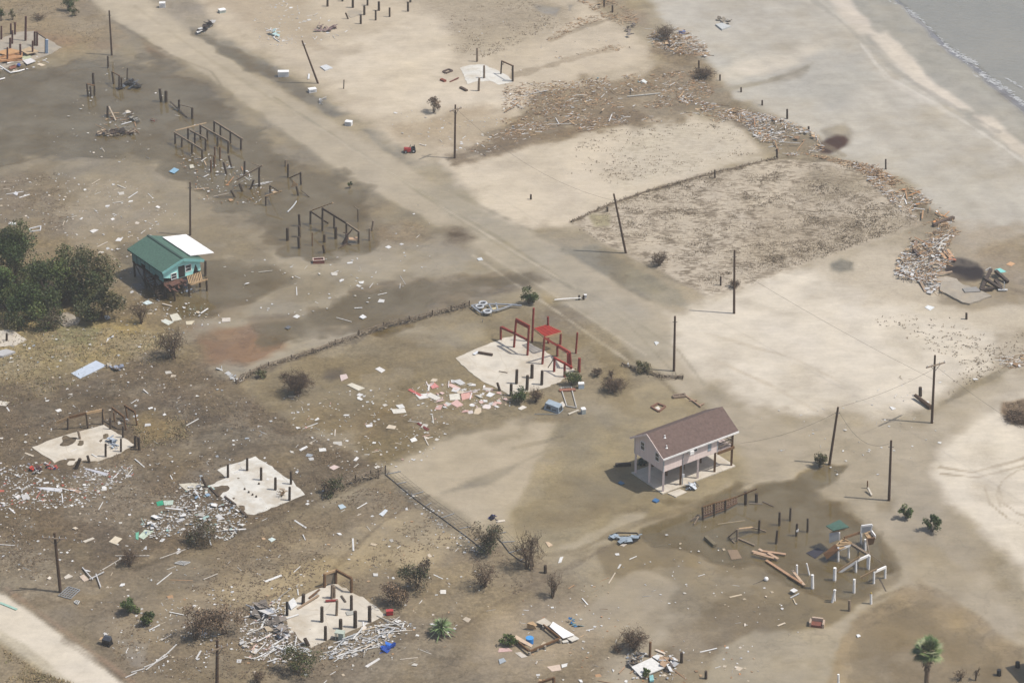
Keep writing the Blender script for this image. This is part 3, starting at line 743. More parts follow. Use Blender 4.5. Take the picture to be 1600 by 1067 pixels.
seo = bpy.data.objects.new("sea", sm); COL.objects.link(seo); structure(seo)

# surf: foam patches lying on the swash
def foam():
    mb = MB()
    lines = [([(1378, -6), (1400, 8), (1424, 24), (1437, 30)], 1.2, 0), ([(1418, 15), (1437, 29)], 3.2, 1), ([(1437, 30), (1460, 50), (1478, 70)], .9, 0),
             ([(1476, 70), (1500, 86), (1524, 98), (1528, 106)], 4.5, 1), ([(1488, 82), (1530, 114), (1560, 136)], 1.2, 0), ([(1530, 114), (1560, 132), (1584, 150), (1602, 164)], 5.0, 1),
             ([(1572, 122), (1600, 140), (1640, 170)], 1.0, 0), ([(1440, 48), (1500, 98), (1560, 146)], .7, 0), ([(1600, 160), (1660, 205)], 3.0, 1)]
    r = random.Random(5)
    for ln, wd, k in lines:
        P = []
        for i in range(len(ln) - 1):
            n = max(2, int(abs(ln[i+1][0] - ln[i][0]) / .6))
            for j in range(n): P.append((ln[i][0] + (ln[i+1][0] - ln[i][0]) * j / n, ln[i][1] + (ln[i+1][1] - ln[i][1]) * j / n))
        for (x, y) in P:
            for q in range(5 if k else 2):
                if r.random() < (.66 if k else .80): continue
                c = g(x + r.gauss(0, .8), y + r.gauss(0, wd * .5), SEAW + .03 + r.uniform(0, .05))
                s = r.uniform(.06, .2); t = r.uniform(.5, .9)
                e = Vector((math.cos(t), -math.sin(t), 0)) * s * r.uniform(1, 3); f_ = Vector((math.sin(t), math.cos(t), 0)) * s * .6
                mb.quad(c - e - f_, c + e - f_ * .6, c + e * .8 + f_, c - e * .7 + f_)
    o = mb.build("surf_foam", mat("sea_foam", (204, 205, 204), .8, .1, 1.0)); structure(o)
foam()

# ------------------------------------------------------------------ builders for uprights and frames
def upright(mb, w, base, top, r, n=8, dz=-.4, taper=.9):
    a = w.g(*base); b = w.tv(*top, a.y)
    d = (b - a).normalized()
    mb.tube(a + d * dz, b, r, r * taper, n)
    return a, b
def pilings(w, lst, label, group, m=None, r=.15, name="piling", cat="piling"):
    for (bx, by, ty, *tx) in lst:
        mb = MB()
        a, b = upright(mb, w, (bx, by), (tx[0] if tx else bx, ty), r * random.uniform(.98, 1.3))
        o = mb.build(name, m or M_PILE, org=a)
        tag(o, label, cat, group)
def pframe(w, name, label, cat, posts, beams, mp=None, mbm=None, r=.14, group=None, bw=.16, bh=.26, panels=()):
    """posts (bx,by,ty[,tx]); beams ((x,y,i),(x,y,j)[,mat,w,h]) whose ends lie at the depth of posts i and j"""
    A = [w.g(p[0], p[1]) for p in posts]
    c = sum(A, Vector()) / len(A); c.z = 0
    t = thing(name, label, cat, c, group)
    for p, a in zip(posts, A):
        mb = MB(); upright(mb, w, (p[0], p[1]), (p[3] if len(p) > 3 else p[0], p[2]), r)
        mb.build("post", mp or M_PILE, t)
    for bm_ in beams:
        (x0, y0, i), (x1, y1, j) = bm_[0], bm_[1]
        p = w.tv(x0, y0, A[i].y); q = w.tv(x1, y1, A[j].y)
        mb = MB(); mb.bar(p, q, bm_[3] if len(bm_) > 3 else bw, bm_[4] if len(bm_) > 4 else bh)
        mb.build("beam", bm_[2] if len(bm_) > 2 and bm_[2] else (mbm or M_GREYWOOD), t)
    return t, A
SLABS = []
def slab_thing(w, pts, label, m=None, z=.07, name="concrete_slab", group=None):
    SLABS.append(w.pts(pts))
    P = [w.g(x, y, z) for x, y in pts]
    # a weathered outline: break the long edges a little
    Q = []
    for i in range(len(P)):
        a, b = P[i], P[(i+1) % len(P)]
        n = max(1, int((b - a).length / .6))
        for j in range(n):
            p = a.lerp(b, j / n)
            if j: p = p + Vector((random.gauss(0, .09), random.gauss(0, .09), 0))
            Q.append(p)
    o = MB().prism(Q, -.3, z).build(name, m or M_CONC)
    return tag(o, label, "slab", group)
def sheet(w, pts, rgb, label, cat="sheet", name="sheet", th=.05, z=.07, tilt=0, group=None, m=None):
    P = [w.g(x, y, z) for x, y in pts]
    if tilt:
        P[0].z += tilt; P[1].z += tilt
    o = MB().slab(P, th).build(name, m or M_OBJ)
    o.color = (*alb(rgb), 1)
    return tag(o, label, cat, group)
def timber(w, a, b, rgb, label, wd=.2, h=.1, za=.1, zb=.1, name="timber", cat="timber", group=None, m=None):
    A = w.g(*a, za); B = w.g(*b, zb)
    o = MB().bar(A, B, wd, h).build(name, m or M_OBJ)
    o.color = (*alb(rgb), 1)
    return tag(o, label, cat, group)
def local(o, ex, ey):
    """builder coordinates: along ex, along ey, up"""
    return lambda x, y, z: o + ex * x + ey * y + Vector((0, 0, z))

# ------------------------------------------------------------------ tan house on stilts
def shingle(name, rgb):
    if name in MATS: return MATS[name]
    m = mat(name, rgb, .9, .34, 3.2, bump=.3)
    return m
M_ROOFB = shingle("brown_shingles", (118, 98, 90))
M_ROOFG = shingle("green_shingles", (88, 120, 106))
M_TANW = mat("tan_siding", (226, 208, 200), .75, .14, .8, stretch=(6, 6, .15), k=.85)
M_TEAL = mat("teal_paint", (138, 200, 196), .6, .18, 1.5)
M_TEALP = mat("pale_teal_paint", (164, 224, 218), .6, .2, 1.5, k=.85)
M_TEALD = mat("weathered_teal_siding", (122, 176, 174), .7, .35, 1.2)

def wall_box(mb, L, x0, x1, y0, y1, z0, z1):
    mb.hexa([L(x0, y0, z0), L(x1, y0, z0), L(x1, y1, z0), L(x0, y1, z0)], [L(x0, y0, z1), L(x1, y0, z1), L(x1, y1, z1), L(x0, y1, z1)])
def window_on(L, t, axis_, c, w, z0, h, face, m_frame=M_WHITE, name="window"):
    """window set on a wall: axis 'x' wall runs along x at y=face (outside -y), 'y' wall runs along y at x=face (outside -x)"""
    fr = MB(); gl = MB(); e = .07
    def bx(mb, u0, u1, v0, v1, d0, d1):
        if axis_ == 'x': wall_box(mb, L, u0, u1, face - d1, face - d0, v0, v1)
        elif axis_ == 'X': wall_box(mb, L, u0, u1, face + d0, face + d1, v0, v1)
        else: wall_box(mb, L, face - d1, face - d0, u0, u1, v0, v1)
    u0, u1 = c - w / 2, c + w / 2
    bx(fr, u0 - e, u0, z0 - e, z0 + h + e, -.01, .06); bx(fr, u1, u1 + e, z0 - e, z0 + h + e, -.01, .06)
    bx(fr, u0, u1, z0 - e, z0, -.01, .06); bx(fr, u0, u1, z0 + h, z0 + h + e, -.01, .06); bx(fr, u0, u1, z0 + h * .48, z0 + h * .53, .0, .05)
    f = fr.build(name, m_frame, t); bx(gl, u0 + .002, u1 - .002, z0 + .002, z0 + h - .002, -.005, .025)
    gl.build("pane", M_GLASS, f); return f

def tan_house():
    gN = WA.g(475, 972); gR = WA.g(1160, 712); gL = WA.g(163, 792)
    ex = (gR - gN); Lx = ex.length; ex = ex / Lx
    ey = Vector((-ex.y, ex.x, 0)); Wy = (gL - gN).dot(ey)
    t = thing("stilt_house", "tan wood-sided house on tall posts with brown shingle gable roof and rear deck", "house", gN)
    L = local(gN, ex, ey)
    top = lambda px, py: tv(*WA.p(px, py), gN.y).z
    zf = top(488, 768); ze = top(492, 612)
    zr = ze + Wy * .5 * .60
    XW = Lx * .765                      # walled part; the rest is the covered deck
    zs = .14
    # slab under the house
    s = MB().prism([L(-.25, -.25, 0), L(Lx + .2, -.25, 0), L(Lx + .2, Wy + .2, 0), L(-.25, Wy + .2, 0)], -.3, zs).build("slab", M_CONC, t)
    # posts: five down each long side, three rows
    for iy, y in enumerate((.12, Wy * .5, Wy - .12)):
        for ix in range(5):
            x = .12 + ix * (Lx - .24) / 4
            if iy == 1 and ix == 4: continue
            mb = MB(); zt = zf if ix < 4 else ze
            mb.bar(L(x, y, zs), L(x, y, zt - .01), .24, .24)
            mb.build("post", M_TANW if (ix == 0 or (ix == 2 and iy == 0)) else M_BROWNWOOD, t)
    # walls: a shell with its gables
    wl = MB(); c = .16
    def gable(x0, x1):
        P = [(0, zf), (Wy, zf), (Wy, ze), (Wy * .5, zr), (0, ze)]
        k = len(wl.v)
        wl.v += [tuple(L(x0, y, z)) for y, z in P] + [tuple(L(x1, y, z)) for y, z in P]
        wl.f += [tuple(k + i for i in range(5)), tuple(k + 9 - i for i in range(5))]; wl.c += [None] * 2
        for i in range(5): wl.f.append((k + i, k + 5 + i, k + 5 + (i + 1) % 5, k + (i + 1) % 5)); wl.c.append(None)
    gable(0, c); gable(XW - c, XW)
    wall_box(wl, L, c, XW - c, 0, c, zf, ze); wall_box(wl, L, c, XW - c, Wy - c, Wy, zf, ze)
    wl.build("wall", M_TANW, t, fixn=True)
    fl_ = MB(); wall_box(fl_, L, .12, Lx, .12, Wy - .12, zf - .12, zf - .004); fl_.build("floor_frame", M_TANW, t)
    # roof: two thick slopes
    ov, oe, th = .42, .38, .12
    sl_ = (zr - ze) / (Wy * .5)
    rf = MB()
    for s_ in (0, 1):
        yo = -oe if s_ == 0 else Wy + oe
        zo = ze - oe * sl_ + .05
        p = [L(-ov, yo, zo), L(Lx + .35, yo, zo), L(Lx + .35, Wy / 2, zr + .05), L(-ov, Wy / 2, zr + .05)]
        up = Vector((0, 0, th))
        rf.hexa(p, [q + up for q in p])
    roof = rf.build("roof", M_ROOFB, t, fixn=True)
    fa = MB()
    zo = ze - oe * sl_ + .05
    wall_box(fa, L, -ov, Lx + .35, -oe - .06, -oe - .003, zo - .10, zo + .125); fa.build("fascia", M_WHITE, roof)
    fb = MB()
    for s_ in (0, 1):
        yo = -oe if s_ == 0 else Wy + oe
        a, b = L(-ov - .03, yo, zo + .02), L(-ov - .03, Wy / 2, zr + .07)
        fb.bar(a, b, .05, .24)
    fb.build("barge_board", M_TANW, roof)
    for (u, v) in ((.10, .62), (.045, .22)):
        vp = MB(); p = L(Lx * u + .35, Wy * .5 * v, ze + v * (zr - ze) + .1)
        vp.tube(p, p + Vector((0, 0, .42)), .07, .07); vp.tube(p + Vector((0, 0, .06)), p + Vector((0, 0, .14)), .17, .10)
        vp.build("vent_pipe", M_WHITE, roof)
    for (x, y) in ((-.03, -.03), (-.03, Wy - .09), (XW - .09, -.03)):
        cb = MB(); wall_box(cb, L, x, x + .12, y, y + .12, zf - .03, ze - .05); cb.build("corner_board", M_GREYW, t)
    # gable windows and side windows
    window_on(L, t, 'y', Wy * .72, .62, zf + 1.15, .95, 0)
    window_on(L, t, 'y', Wy * .22, .60, zf + .95, .95, 0)
    window_on(L, t, 'x', Lx * .425, .85, zf + 1.25, .85, 0)
    d = MB(); wall_box(d, L, Lx * .625, Lx * .67, -.05, .02, zf + .55, zf + 1.95); d.build("side_window", M_BLUEM, t)
    ac = MB(); wall_box(ac, L, Lx * .33, Lx * .385, -.55, -.02, zf + 1.3, zf + 1.75); ac.build("air_conditioner", M_WHITE, t)
    mt = MB(); mt.bar(L(Lx * .27, -.06, zf - .1), L(Lx * .27, -.06, ze - .2), .08, .08); mt.bar(L(Lx * .27, -.06, .2), L(Lx * .27, -.06, zf - .1), .10, .10)
    mt.build("utility_conduit", M_GREYW, t)
    bx_ = MB(); wall_box(bx_, L, Lx * .255, Lx * .285, -.22, -.1, 1.15, 1.6); bx_.build("meter_box", M_GREYW, t)
    # deck and railing
    rl = MB()
    for z in (zf + .55, zf + 1.0): 
        rl.bar(L(XW + .02, .06, z), L(Lx - .25, .06, z), .07, .09); rl.bar(L(Lx - .06, .26, z), L(Lx - .06, Wy - .2, z), .07, .09); rl.bar(L(XW + .02, Wy - .06, z), L(Lx - .25, Wy - .06, z), .07, .09)
    for i in range(12):
        x = XW + .15 + i * (Lx - XW - .5) / 11
        rl.bar(L(x, .06, zf), L(x, .06, zf + 1.0), .04, .04); rl.bar(L(x, Wy - .06, zf), L(x, Wy - .06, zf + 1.0), .04, .04)
    for i in range(22):
        y = .3 + i * (Wy - .6) / 21
        rl.bar(L(Lx - .06, y, zf), L(Lx - .06, y, zf + 1.0), .04, .04)
    rl.build("railing", M_GREYWOOD, t)
    dk = MB(); wall_box(dk, L, XW, Lx + .05, -.12, .0, zf - .35, zf - .02); dk.build("deck_edge", M_BROWNWOOD, t)
    st = MB()
    for i in range(9): wall_box(st, L, Lx - 1.35 + .0, Lx - .35, Wy + .2 + i * .27, Wy + .45 + i * .27, zf - .3 - i * .3, zf - .25 - i * .3)
    for x in (Lx - 1.4, Lx - .3): st.bar(L(x, Wy + .1, zf - .2), L(x, Wy + 2.7, .12), .06, .25)
    st.build("stair", M_GREYWOOD, t)
    # beside the slab
    P = [WA.p(*q) for q in ((520, 972), (640, 930), (712, 960), (602, 1010))]
    o = MB().prism([g(*q, .1) for q in P], -.3, .09).build("concrete_pad", M_CONC); tag(o, "small square concrete pad at the near corner of the tan stilt house", "slab")
    return L, Lx, Wy
tan_house()

# ------------------------------------------------------------------ teal house
def teal_house():
    o = WB.g(606, 1030)
    gR = WB.g(1112, 872)
    ex = gR - o; Wx = ex.length; ex = ex / Wx
    ey = Vector((-ex.y, ex.x, 0))
    far = WB.g(128, 735); Ly = (far - o).dot(ey)
    t = thing("raised_cottage", "battered teal cottage with green shingle roof standing on stilts in floodwater", "house", o)
    L = local(o, ex, ey)
    zt = lambda x, y: tv(*WB.p(x, y), o.y).z
    zf, ze = 2.15, zt(604, 652)
    zr = ze + Wx * .5 * .34
    for iy in range(4):
        for x in (.15, Wx * .5, Wx - .15):
            mb = MB(); y = .15 + iy * (Ly - .3) / 3
            mb.tube(L(x, y, -.4), L(x, y, zf - .15), .14, .14); mb.build("post", M_PILE, t)
    fm = MB(); wall_box(fm, L, 0, Wx, 0, Ly, zf - .15, zf + .05); fm.build("floor_frame", M_PILE, t)
    wl = MB(); c = .14
    # front gable wall is torn along its foot: the siding starts higher at the ends
    P = [(0, zf + .75), (Wx * .24, zf + .35), (Wx * .38, zf + .06), (Wx * .78, zf + .06), (Wx * .86, zf + 1.0), (Wx * .93, zf + .3), (Wx, zf + .3), (Wx, ze), (Wx * .5, zr), (0, ze)]
    k = len(wl.v); n = len(P)
    wl.v += [tuple(L(x, 0, z)) for x, z in P] + [tuple(L(x, c, z)) for x, z in P]
    wl.f += [tuple(k + i for i in range(n)), tuple(k + 2 * n - 1 - i for i in range(n))]; wl.c += [None] * 2
    for i in range(n): wl.f.append((k + i, k + n + i, k + n + (i + 1) % n, k + (i + 1) % n)); wl.c.append(None)
    wl.build("front_wall", M_TEALP, t, fixn=True)
    w2 = MB(); P = [(0, zf + .05), (Wx, zf + .05), (Wx, ze), (Wx * .5, zr), (0, ze)]
    k = 0; w2.v += [tuple(L(x, Ly - c, z)) for x, z in P] + [tuple(L(x, Ly, z)) for x, z in P]
    w2.f += [(0, 1, 2, 3, 4), (9, 8, 7, 6, 5)] + [(i, 5 + i, 5 + (i + 1) % 5, (i + 1) % 5) for i in range(5)]; w2.c += [None] * 7
    wall_box(w2, L, Wx - c, Wx, c, Ly - c, zf + .05, ze)
    # left wall, torn into uneven panels with gaps
    yy = c
    for i, (u0, u1, z0) in enumerate(((.02, .16, .1), (.17, .30, .5), (.31, .44, .2), (.46, .58, .3), (.60, .72, .7), (.735, .84, .2), (.86, .985, .05))):
        wall_box(w2, L, 0, c, Ly * u0 + (c if i == 0 else 0), Ly * u1 - (c if i == 6 else 0), zf + z0, ze)
    w2.build("wall", M_TEALD, t, fixn=True)
    inn = MB(); wall_box(inn, L, c + .9, c + 1.0, c + .2, Ly - .4, zf + .05, ze - .1); inn.build("inner_wall", M_GREYWOOD, t)
    # roof
    ov, oe, th = .4, .38, .12; sl_ = (zr - ze) / (Wx * .5); zo = ze - oe * sl_ + .04
    rf = MB()
    for s_ in (0, 1):
        xo = -oe if s_ == 0 else Wx + oe
        p = [L(xo, -ov, zo), L(xo, Ly + ov, zo), L(Wx / 2, Ly + ov, zr + .04), L(Wx / 2, -ov, zr + .04)]
        rf.hexa(p, [q + Vector((0, 0, th)) for q in p])
    roof = rf.build("roof", M_ROOFG, t, fixn=True)
    rc = MB()
    rc.bar(L(Wx / 2, -ov - .02, zr + .19), L(Wx / 2, Ly + ov + .02, zr + .19), .3, .05); rc.build("ridge_cap", mat("dark_green_trim", (62, 86, 78), .8, .2, 3), roof)
    fb = MB()
    for s_ in (0, 1):
        xo = -oe if s_ == 0 else Wx + oe
        fb.bar(L(xo, -ov - .03, zo - .02), L(Wx / 2, -ov - .03, zr - .02), .06, .36)
    fb.build("barge_board", M_TEAL, roof)
    f2 = MB(); wall_box(f2, L, -oe - .06, -oe - .003, -ov, Ly + ov, zo - .1, zo + .11); wall_box(f2, L, Wx + oe + .003, Wx + oe + .06, -ov, Ly + ov, zo - .1, zo + .11); f2.build("fascia", mat("dark_teal_trim", (78, 120, 112), .7, .2, 2), roof)
    # white patio roof on the right side
    za = zr - .35 * Wx * sl_ * .0
    xa = Wx * .80; zA = ze + (Wx - xa) * sl_ + .26
    q = [L(xa, .55, zA), L(xa, Ly * .93, zA), L(xa + 3.6, Ly * .93, zA - .62), L(xa + 3.6, .55, zA - .62)]
    pr = MB().hexa(q, [i + Vector((0, 0, .1)) for i in q]); pr.build("patio_roof", M_WHITE, t, fixn=True)
    # windows and dark doorway in the gable
    window_on(L, t, 'x', Wx * .67, .78, zf + .72, .85, 0)
    window_on(L, t, 'x', Wx * .27, .75, zf + .25, .75, 0)
    d = MB(); wall_box(d, L, Wx * .40, Wx * .57, -.05, -.004, zf + .15, zf + 1.75); d.build("doorway", M_BLACK, t)
    d = MB()
    pp = [L(Wx * .80, -.03, zf + .35), L(Wx * .87, -.03, zf + 1.35), L(Wx * .93, -.03, zf + .45)]
    pq = [p + ey * .035 for p in pp]
    d.v += [tuple(p) for p in pp + pq]; d.f += [(0, 1, 2), (5, 4, 3), (0, 3, 4, 1), (1, 4, 5, 2), (2, 5, 3, 0)]; d.c += [None] * 5
    d.build("broken_opening", M_BLACK, t, fixn=True)
    # wrecked porch hanging off the front
    pc = MB()
    for i in range(9):
        x = Wx * (.62 + .045 * i); pc.bar(L(x, -.1, zf + .1), L(x - .55, -1.5, zf - .35 - .05 * i), .12, .06)
    pc.bar(L(Wx * .55, -1.45, zf - .55), L(Wx * 1.02, -1.5, zf - .5), .12, .2)
    pc.build("porch_joists", M_TANW if False else M_TANWOOD, t)
    pd = MB()
    for i in range(11):
        x = Wx * (.0 + .047 * i); r1 = .9 + .5 * math.sin(i * 2.3); 
        pd.bar(L(x, -.05, zf + .02 - .02 * (i % 3)), L(x + .1 * math.sin(i * 5), -r1, zf - .35 - .3 * r1 * abs(math.sin(i * 1.7))), .22, .05)
    pd.bar(L(-.1, -.7, zf - .35), L(Wx * .5, -.9, zf - .3), .12, .2); pd.bar(L(-.2, -.3, zf - .1), L(Wx * .2, -1.6, zf - .9), .25, .06); pd.bar(L(Wx * .25, -.4, zf + .2), L(Wx * .5, -1.2, zf + .05), .3, .05)
    q = [L(Wx * .05, -.5, zf + .12), L(Wx * .32, -.5, zf + .2), L(Wx * .30, -1.2, zf + .0), L(Wx * .08, -1.2, zf - .15)]
    pd.hexa(q, [i + Vector((0, 0, .07)) for i in q])
    pd.build("porch_deck", mat("rotten_red_boards", (112, 80, 68), .9, .4, 2), t, fixn=True)
    for x, h in ((Wx * .12, zf - .7), (Wx * .52, zf - .4), (Wx * 1.0, zf - .3)):
        mb = MB(); mb.tube(L(x, -1.35, -.4), L(x, -1.35, h), .13); mb.build("porch_post", M_PILE, t)
    # left stair, collapsed
    st = MB()
    for i in range(8):
        y = Ly * (.30 - .05 * i) + .4; z = zf - .1 - i * .2
        st.bar(L(-.1, y, z), L(-1.0, y, z), .25, .06)
    st.bar(L(-.1, Ly * .36 + .4, zf + .1), L(-.2, -.3, .2), .08, .25); st.bar(L(-1.0, Ly * .36 + .4, zf + .1), L(-1.0, -.3, .2), .08, .25)
    st.bar(L(-.25, Ly * .9, zf + .4), L(-.5, Ly * .45, .2), .1, .16)
    st.build("stair", M_PILE, t)
    un = MB(); wall_box(un, L, .6, 1.6, Ly * .45, Ly * .7, .1, 1.1); wall_box(un, L, 1.1, 2.6, Ly * .82, Ly * .84, -.05, 1.7); un.build("storage_box", M_BLUEM, t)
teal_house()
pilings(WB, [(1165, 715, 515)], "lone dark piling in the water just right of the teal cottage", None)
sheet(WB, [(880, 925), (975, 895), (985, 900), (900, 945)], (190, 205, 225), "pale blue board floating at the foot of the teal cottage's front posts", name="board", cat="board")
sheet(WB, [(140, 830), (250, 820), (320, 890), (220, 920)], (130, 125, 120), "grey slab in the shade under the teal cottage's torn left side", name="slab_fragment", cat="slab", th=.1)

# ------------------------------------------------------------------ red frame on its slab
slab_thing(WC, [(130, 470), (340, 375), (540, 300), (680, 262), (830, 335), (1010, 440), (1235, 580), (1100, 690), (960, 745), (640, 822), (560, 770), (370, 680), (250, 590)],
           "large pale concrete slab carrying the red-painted frame and dark pilings")
def red_frame():
    w = WC
    t, A = pframe(w, "red_frame_ruin", "red-painted timber frame with slatted deck left standing on the slab", "ruin",
        [(548, 305, 185), (670, 375, 118, 690), (795, 448, 185, 808), (838, 322, 8, 853), (988, 335, 88, 985), (933, 530, 285, 952), (1100, 347, 232, 1104), (1072, 455, 362), (1200, 575, 420, 1190)],
        [((560, 183, 0), (800, 305, 2), M_REDD), ((690, 118, 1), (815, 185, 2), M_REDD, .2, .5), ((670, 240, 1), (548, 186, 0), M_REDD),
         ((1080, 358, 7), (1188, 424, 8), M_RED, .2, .4), ((952, 282, 5), (1080, 360, 7), M_REDD)], mp=M_REDD, r=.15)
    # slatted deck on top
    q = [w.tv(855, 196, A[3].y), w.tv(975, 163, A[4].y), w.tv(1115, 228, A[6].y), w.tv(952, 278, A[5].y)]
    z = sum(p.z for p in q) / 4
    q = [w.g(855, 196, z), w.g(975, 163, z), w.g(1115, 228, z), w.g(955, 275, z)]
    dk = MB()
    for i in range(8):
        f = (i + .5) / 8
        dk.bar(q[0].lerp(q[3], f), q[1].lerp(q[2], f), .13, .2)
    dk.build("deck_slats", M_RED, t)
    rim = MB(); up = Vector((0, 0, -.11))
    for i in range(4): rim.bar(q[i] + up, q[(i+1) % 4] + up, .09, .22)
    rim.build("deck_rim", M_TANWOOD, t)
    pl = MB(); a = A[8]
    p0 = w.tv(1160, 425, a.y); p1 = w.tv(1195, 425, a.y); p2 = w.tv(1200, 555, a.y); p3 = w.tv(1160, 545, a.y)
    dd_ = Vector((0, .15, 0)); pl.hexa([p3, p2, p2 + dd_, p3 + dd_], [p0, p1, p1 + dd_, p0 + dd_]); pl.build("red_panel", M_RED, t, fixn=True)
red_frame()
def red_low():
    w = WC
    pframe(w, "red_post_ruin", "pair of red posts joined by a low sloping red beam at the slab's right end", "ruin",
        [(1042, 600, 462, 1046), (1138, 650, 510, 1141)], [((1050, 472, 0), (1142, 522, 1), M_RED), ((1142, 522, 1), (1212, 562, 1), M_RED), ((1040, 475, 0), (985, 560, 0), M_GREYWOOD, .1, .1)], mp=M_REDD, r=.16)
red_low()
pilings(WC, [(693, 712, 578, 698), (836, 660, 532, 839), (790, 770, 632, 796), (927, 722, 588, 932), (643, 820, 712, 645)], "short dark piling standing on the slab in front of the red frame", "pilings on the red frame's slab", r=.17)
pilings(WC, [(540, 772, 700, 516)], "leaning dark piling stub at the slab's lower edge by the pink sheets", None, r=.14)
pilings(WC, [(1243, 430, 235, 1258)], "tall slim red post standing by itself right of the slatted deck", None, m=M_REDD, r=.13)
pilings(WC, [(1272, 600, 472, 1277)], "stout red post at the far right corner of the pale slab", None, m=M_REDD, r=.16)
timber(WC, (340, 418), (472, 440), (92, 74, 60), "dark fallen timber lying across the pale slab's left part", .3, .25, .22, .22)
sheet(WC, [(285, 430), (330, 402), (345, 415), (310, 440)], (236, 238, 240), "crumpled white scrap beside the fallen timber on the pale slab", name="board", cat="board", z=.2)
timber(WC, (530, 592), (610, 605), (120, 100, 82), "bent brown stick lying on the middle of the pale slab", .08, .06, .14, .14, name="stick", cat="stick")

# ------------------------------------------------------------------ left slab with timber frame
slab_thing(WF, [(295, 462), (480, 392), (640, 342), (815, 298), (962, 258), (1030, 305), (1150, 380), (1242, 440), (1120, 518), (880, 605), (760, 645), (640, 690), (540, 640), (420, 548)],
           "pinkish concrete slab with a broken timber frame along its back edge")
pframe(WF, "broken_frame_ruin", "broken timber frame with long orange-brown header at the back of the pinkish slab", "ruin",
       [(628, 305, 195), (814, 292, 152, 796), (952, 258, 112, 950), (1020, 303, 190)],
       [((525, 242, 0), (640, 190, 0), M_TANWOOD, .12, .35), ((640, 192, 0), (800, 152, 1), M_BROWNWOOD, .12, .32), ((800, 152, 1), (945, 122, 2), M_TANWOOD, .12, .32), ((950, 115, 2), (965, 205, 2), M_TANWOOD, .1, .1)], r=.11, bw=.14)
pframe(WF, "bent_frame_ruin", "bent pair of timber arches leaning beyond the pinkish slab's right end", "ruin",
       [(1182, 202, 95, 1163), (1270, 262, 138, 1247), (1062, 232, 140, 1052), (1165, 308, 192, 1150)],
       [((1150, 80, 0), (1248, 140, 1), M_BROWNWOOD, .14, .3), ((1035, 100, 2), (1150, 188, 3), M_BROWNWOOD, .14, .3)], mp=M_BROWNWOOD, r=.11)
pilings(WF, [(1138, 382, 272), (1120, 512, 388), (978, 558, 433)], "brown piling at the right side of the pinkish slab", "pilings on the pinkish slab", r=.13)
pilings(WF, [(1252, 470, 358), (1290, 492, 372, 1282)], "brown piling of the close pair just beyond the pinkish slab", "paired pilings beyond the pinkish slab", r=.15)
pilings(WF, [(742, 392, 310, 722)], "pale leaning stub post on the back half of the pinkish slab", None, m=M_GREYWOOD, r=.12)
pilings(WF, [(700, 670, 572, 742)], "thick leaning brown stump at the pinkish slab's front corner", None, r=.2)
pilings(WF, [(830, 612, 545, 810)], "thin leaning brown stump at the pinkish slab's front edge", None, r=.14)
# ------------------------------------------------------------------ centre-left slab
slab_thing(WG, [(190, 522), (400, 432), (300, 335), (430, 280), (755, 172), (980, 325), (1218, 490), (1345, 628), (1165, 705), (740, 868), (655, 860), (515, 745), (330, 640)],
           "clean white concrete slab with six bare pilings and a notched corner", M_CONCP)
pilings(WG, [(428, 430, 270), (657, 348, 195), (823, 462, 308), (993, 578, 428), (1178, 510, 352), (1160, 703, 538, 1163)], "dark square-topped piling standing on the clean white slab", "pilings on the clean white slab", r=.13)
pilings(WG, [(172, 542, 425, 118)], "leaning dark piling at the left corner of the clean white slab", None, r=.14)
for a, b, l in (((215, 545), (315, 652), "upper"), ((390, 655), (520, 752), "middle"), ((575, 820), (655, 895), "lower")):
    timber(WG, a, b, (84, 70, 58), "%s one of three dark timbers lying along the clean white slab's left edge" % l, .22, .2, .14, .14)
timber(WG, (330, 772), (510, 752), (92, 76, 62), "dark timber lying in white litter below the clean white slab", .2, .18, .12, .12)
for x, y in ((797, 502), (628, 565), (676, 602), (722, 632), (765, 655)):
    a = WG.g(x, y, .1); mb = MB(); mb.tube(a - Vector((0, 0, .05)), a + Vector((0, 0, .16)), .13, .09, 8)
    tag(mb.build("pipe_stub", M_PILE, org=a), "small dark pipe stub in the row across the clean white slab", "pipe", "pipe stubs in the clean white slab")
# ------------------------------------------------------------------ front slab
slab_thing(WE, [(170, 570), (190, 412), (420, 300), (640, 212), (720, 215), (880, 310), (1020, 380), (1220, 535), (1060, 615), (900, 680), (620, 790), (440, 875), (330, 800), (230, 690)],
           "pale slab ringed by piled white laths with a broken frame at its back", M_CONC)
t_, A_ = pframe(WE, "broken_frame_ruin", "broken brown post frame with dark infill panel behind the lath-covered slab", "ruin",
       [(580, 252, 110), (698, 208, 68), (860, 306, 155)], [((578, 112, 0), (704, 70, 1), M_TANWOOD), ((700, 70, 1), (862, 158, 2), M_BROWNWOOD, .2, .3), ((500, 262, 0), (600, 215, 0), M_TANWOOD, .12, .2)], mp=M_BROWNWOOD, r=.17)
mb = MB(); p0 = WE.tv(592, 125, A_[0].y); p1 = WE.tv(690, 85, A_[1].y); p2 = WE.tv(690, 205, A_[1].y); p3 = WE.tv(592, 215, A_[0].y); dd_ = Vector((.02, .1, 0))
mb.hexa([p3, p2, p2 + dd_, p3 + dd_], [p0, p1, p1 + dd_, p0 + dd_]); mb.build("infill_panel", mat("grey_board_wall", (150, 136, 116), .9, .3, 2), t_, fixn=True)
pilings(WE, [(357, 425, 318, 362), (553, 612, 452), (860, 490, 335), (900, 672, 498), (1050, 612, 445), (748, 688, 582), (590, 802, 655)], "brown piling standing on the pale slab among piled white laths", "pilings on the lath-covered slab", r=.17)
pilings(WE, [(190, 545, 402)], "black slim piling at the left edge of the lath-covered slab", None, m=M_BLACK, r=.13)
pilings(WE, [(705, 545, 382, 711)], "white-sided piling with red timber behind on the lath-covered slab", None, m=M_GREYWOOD, r=.15)
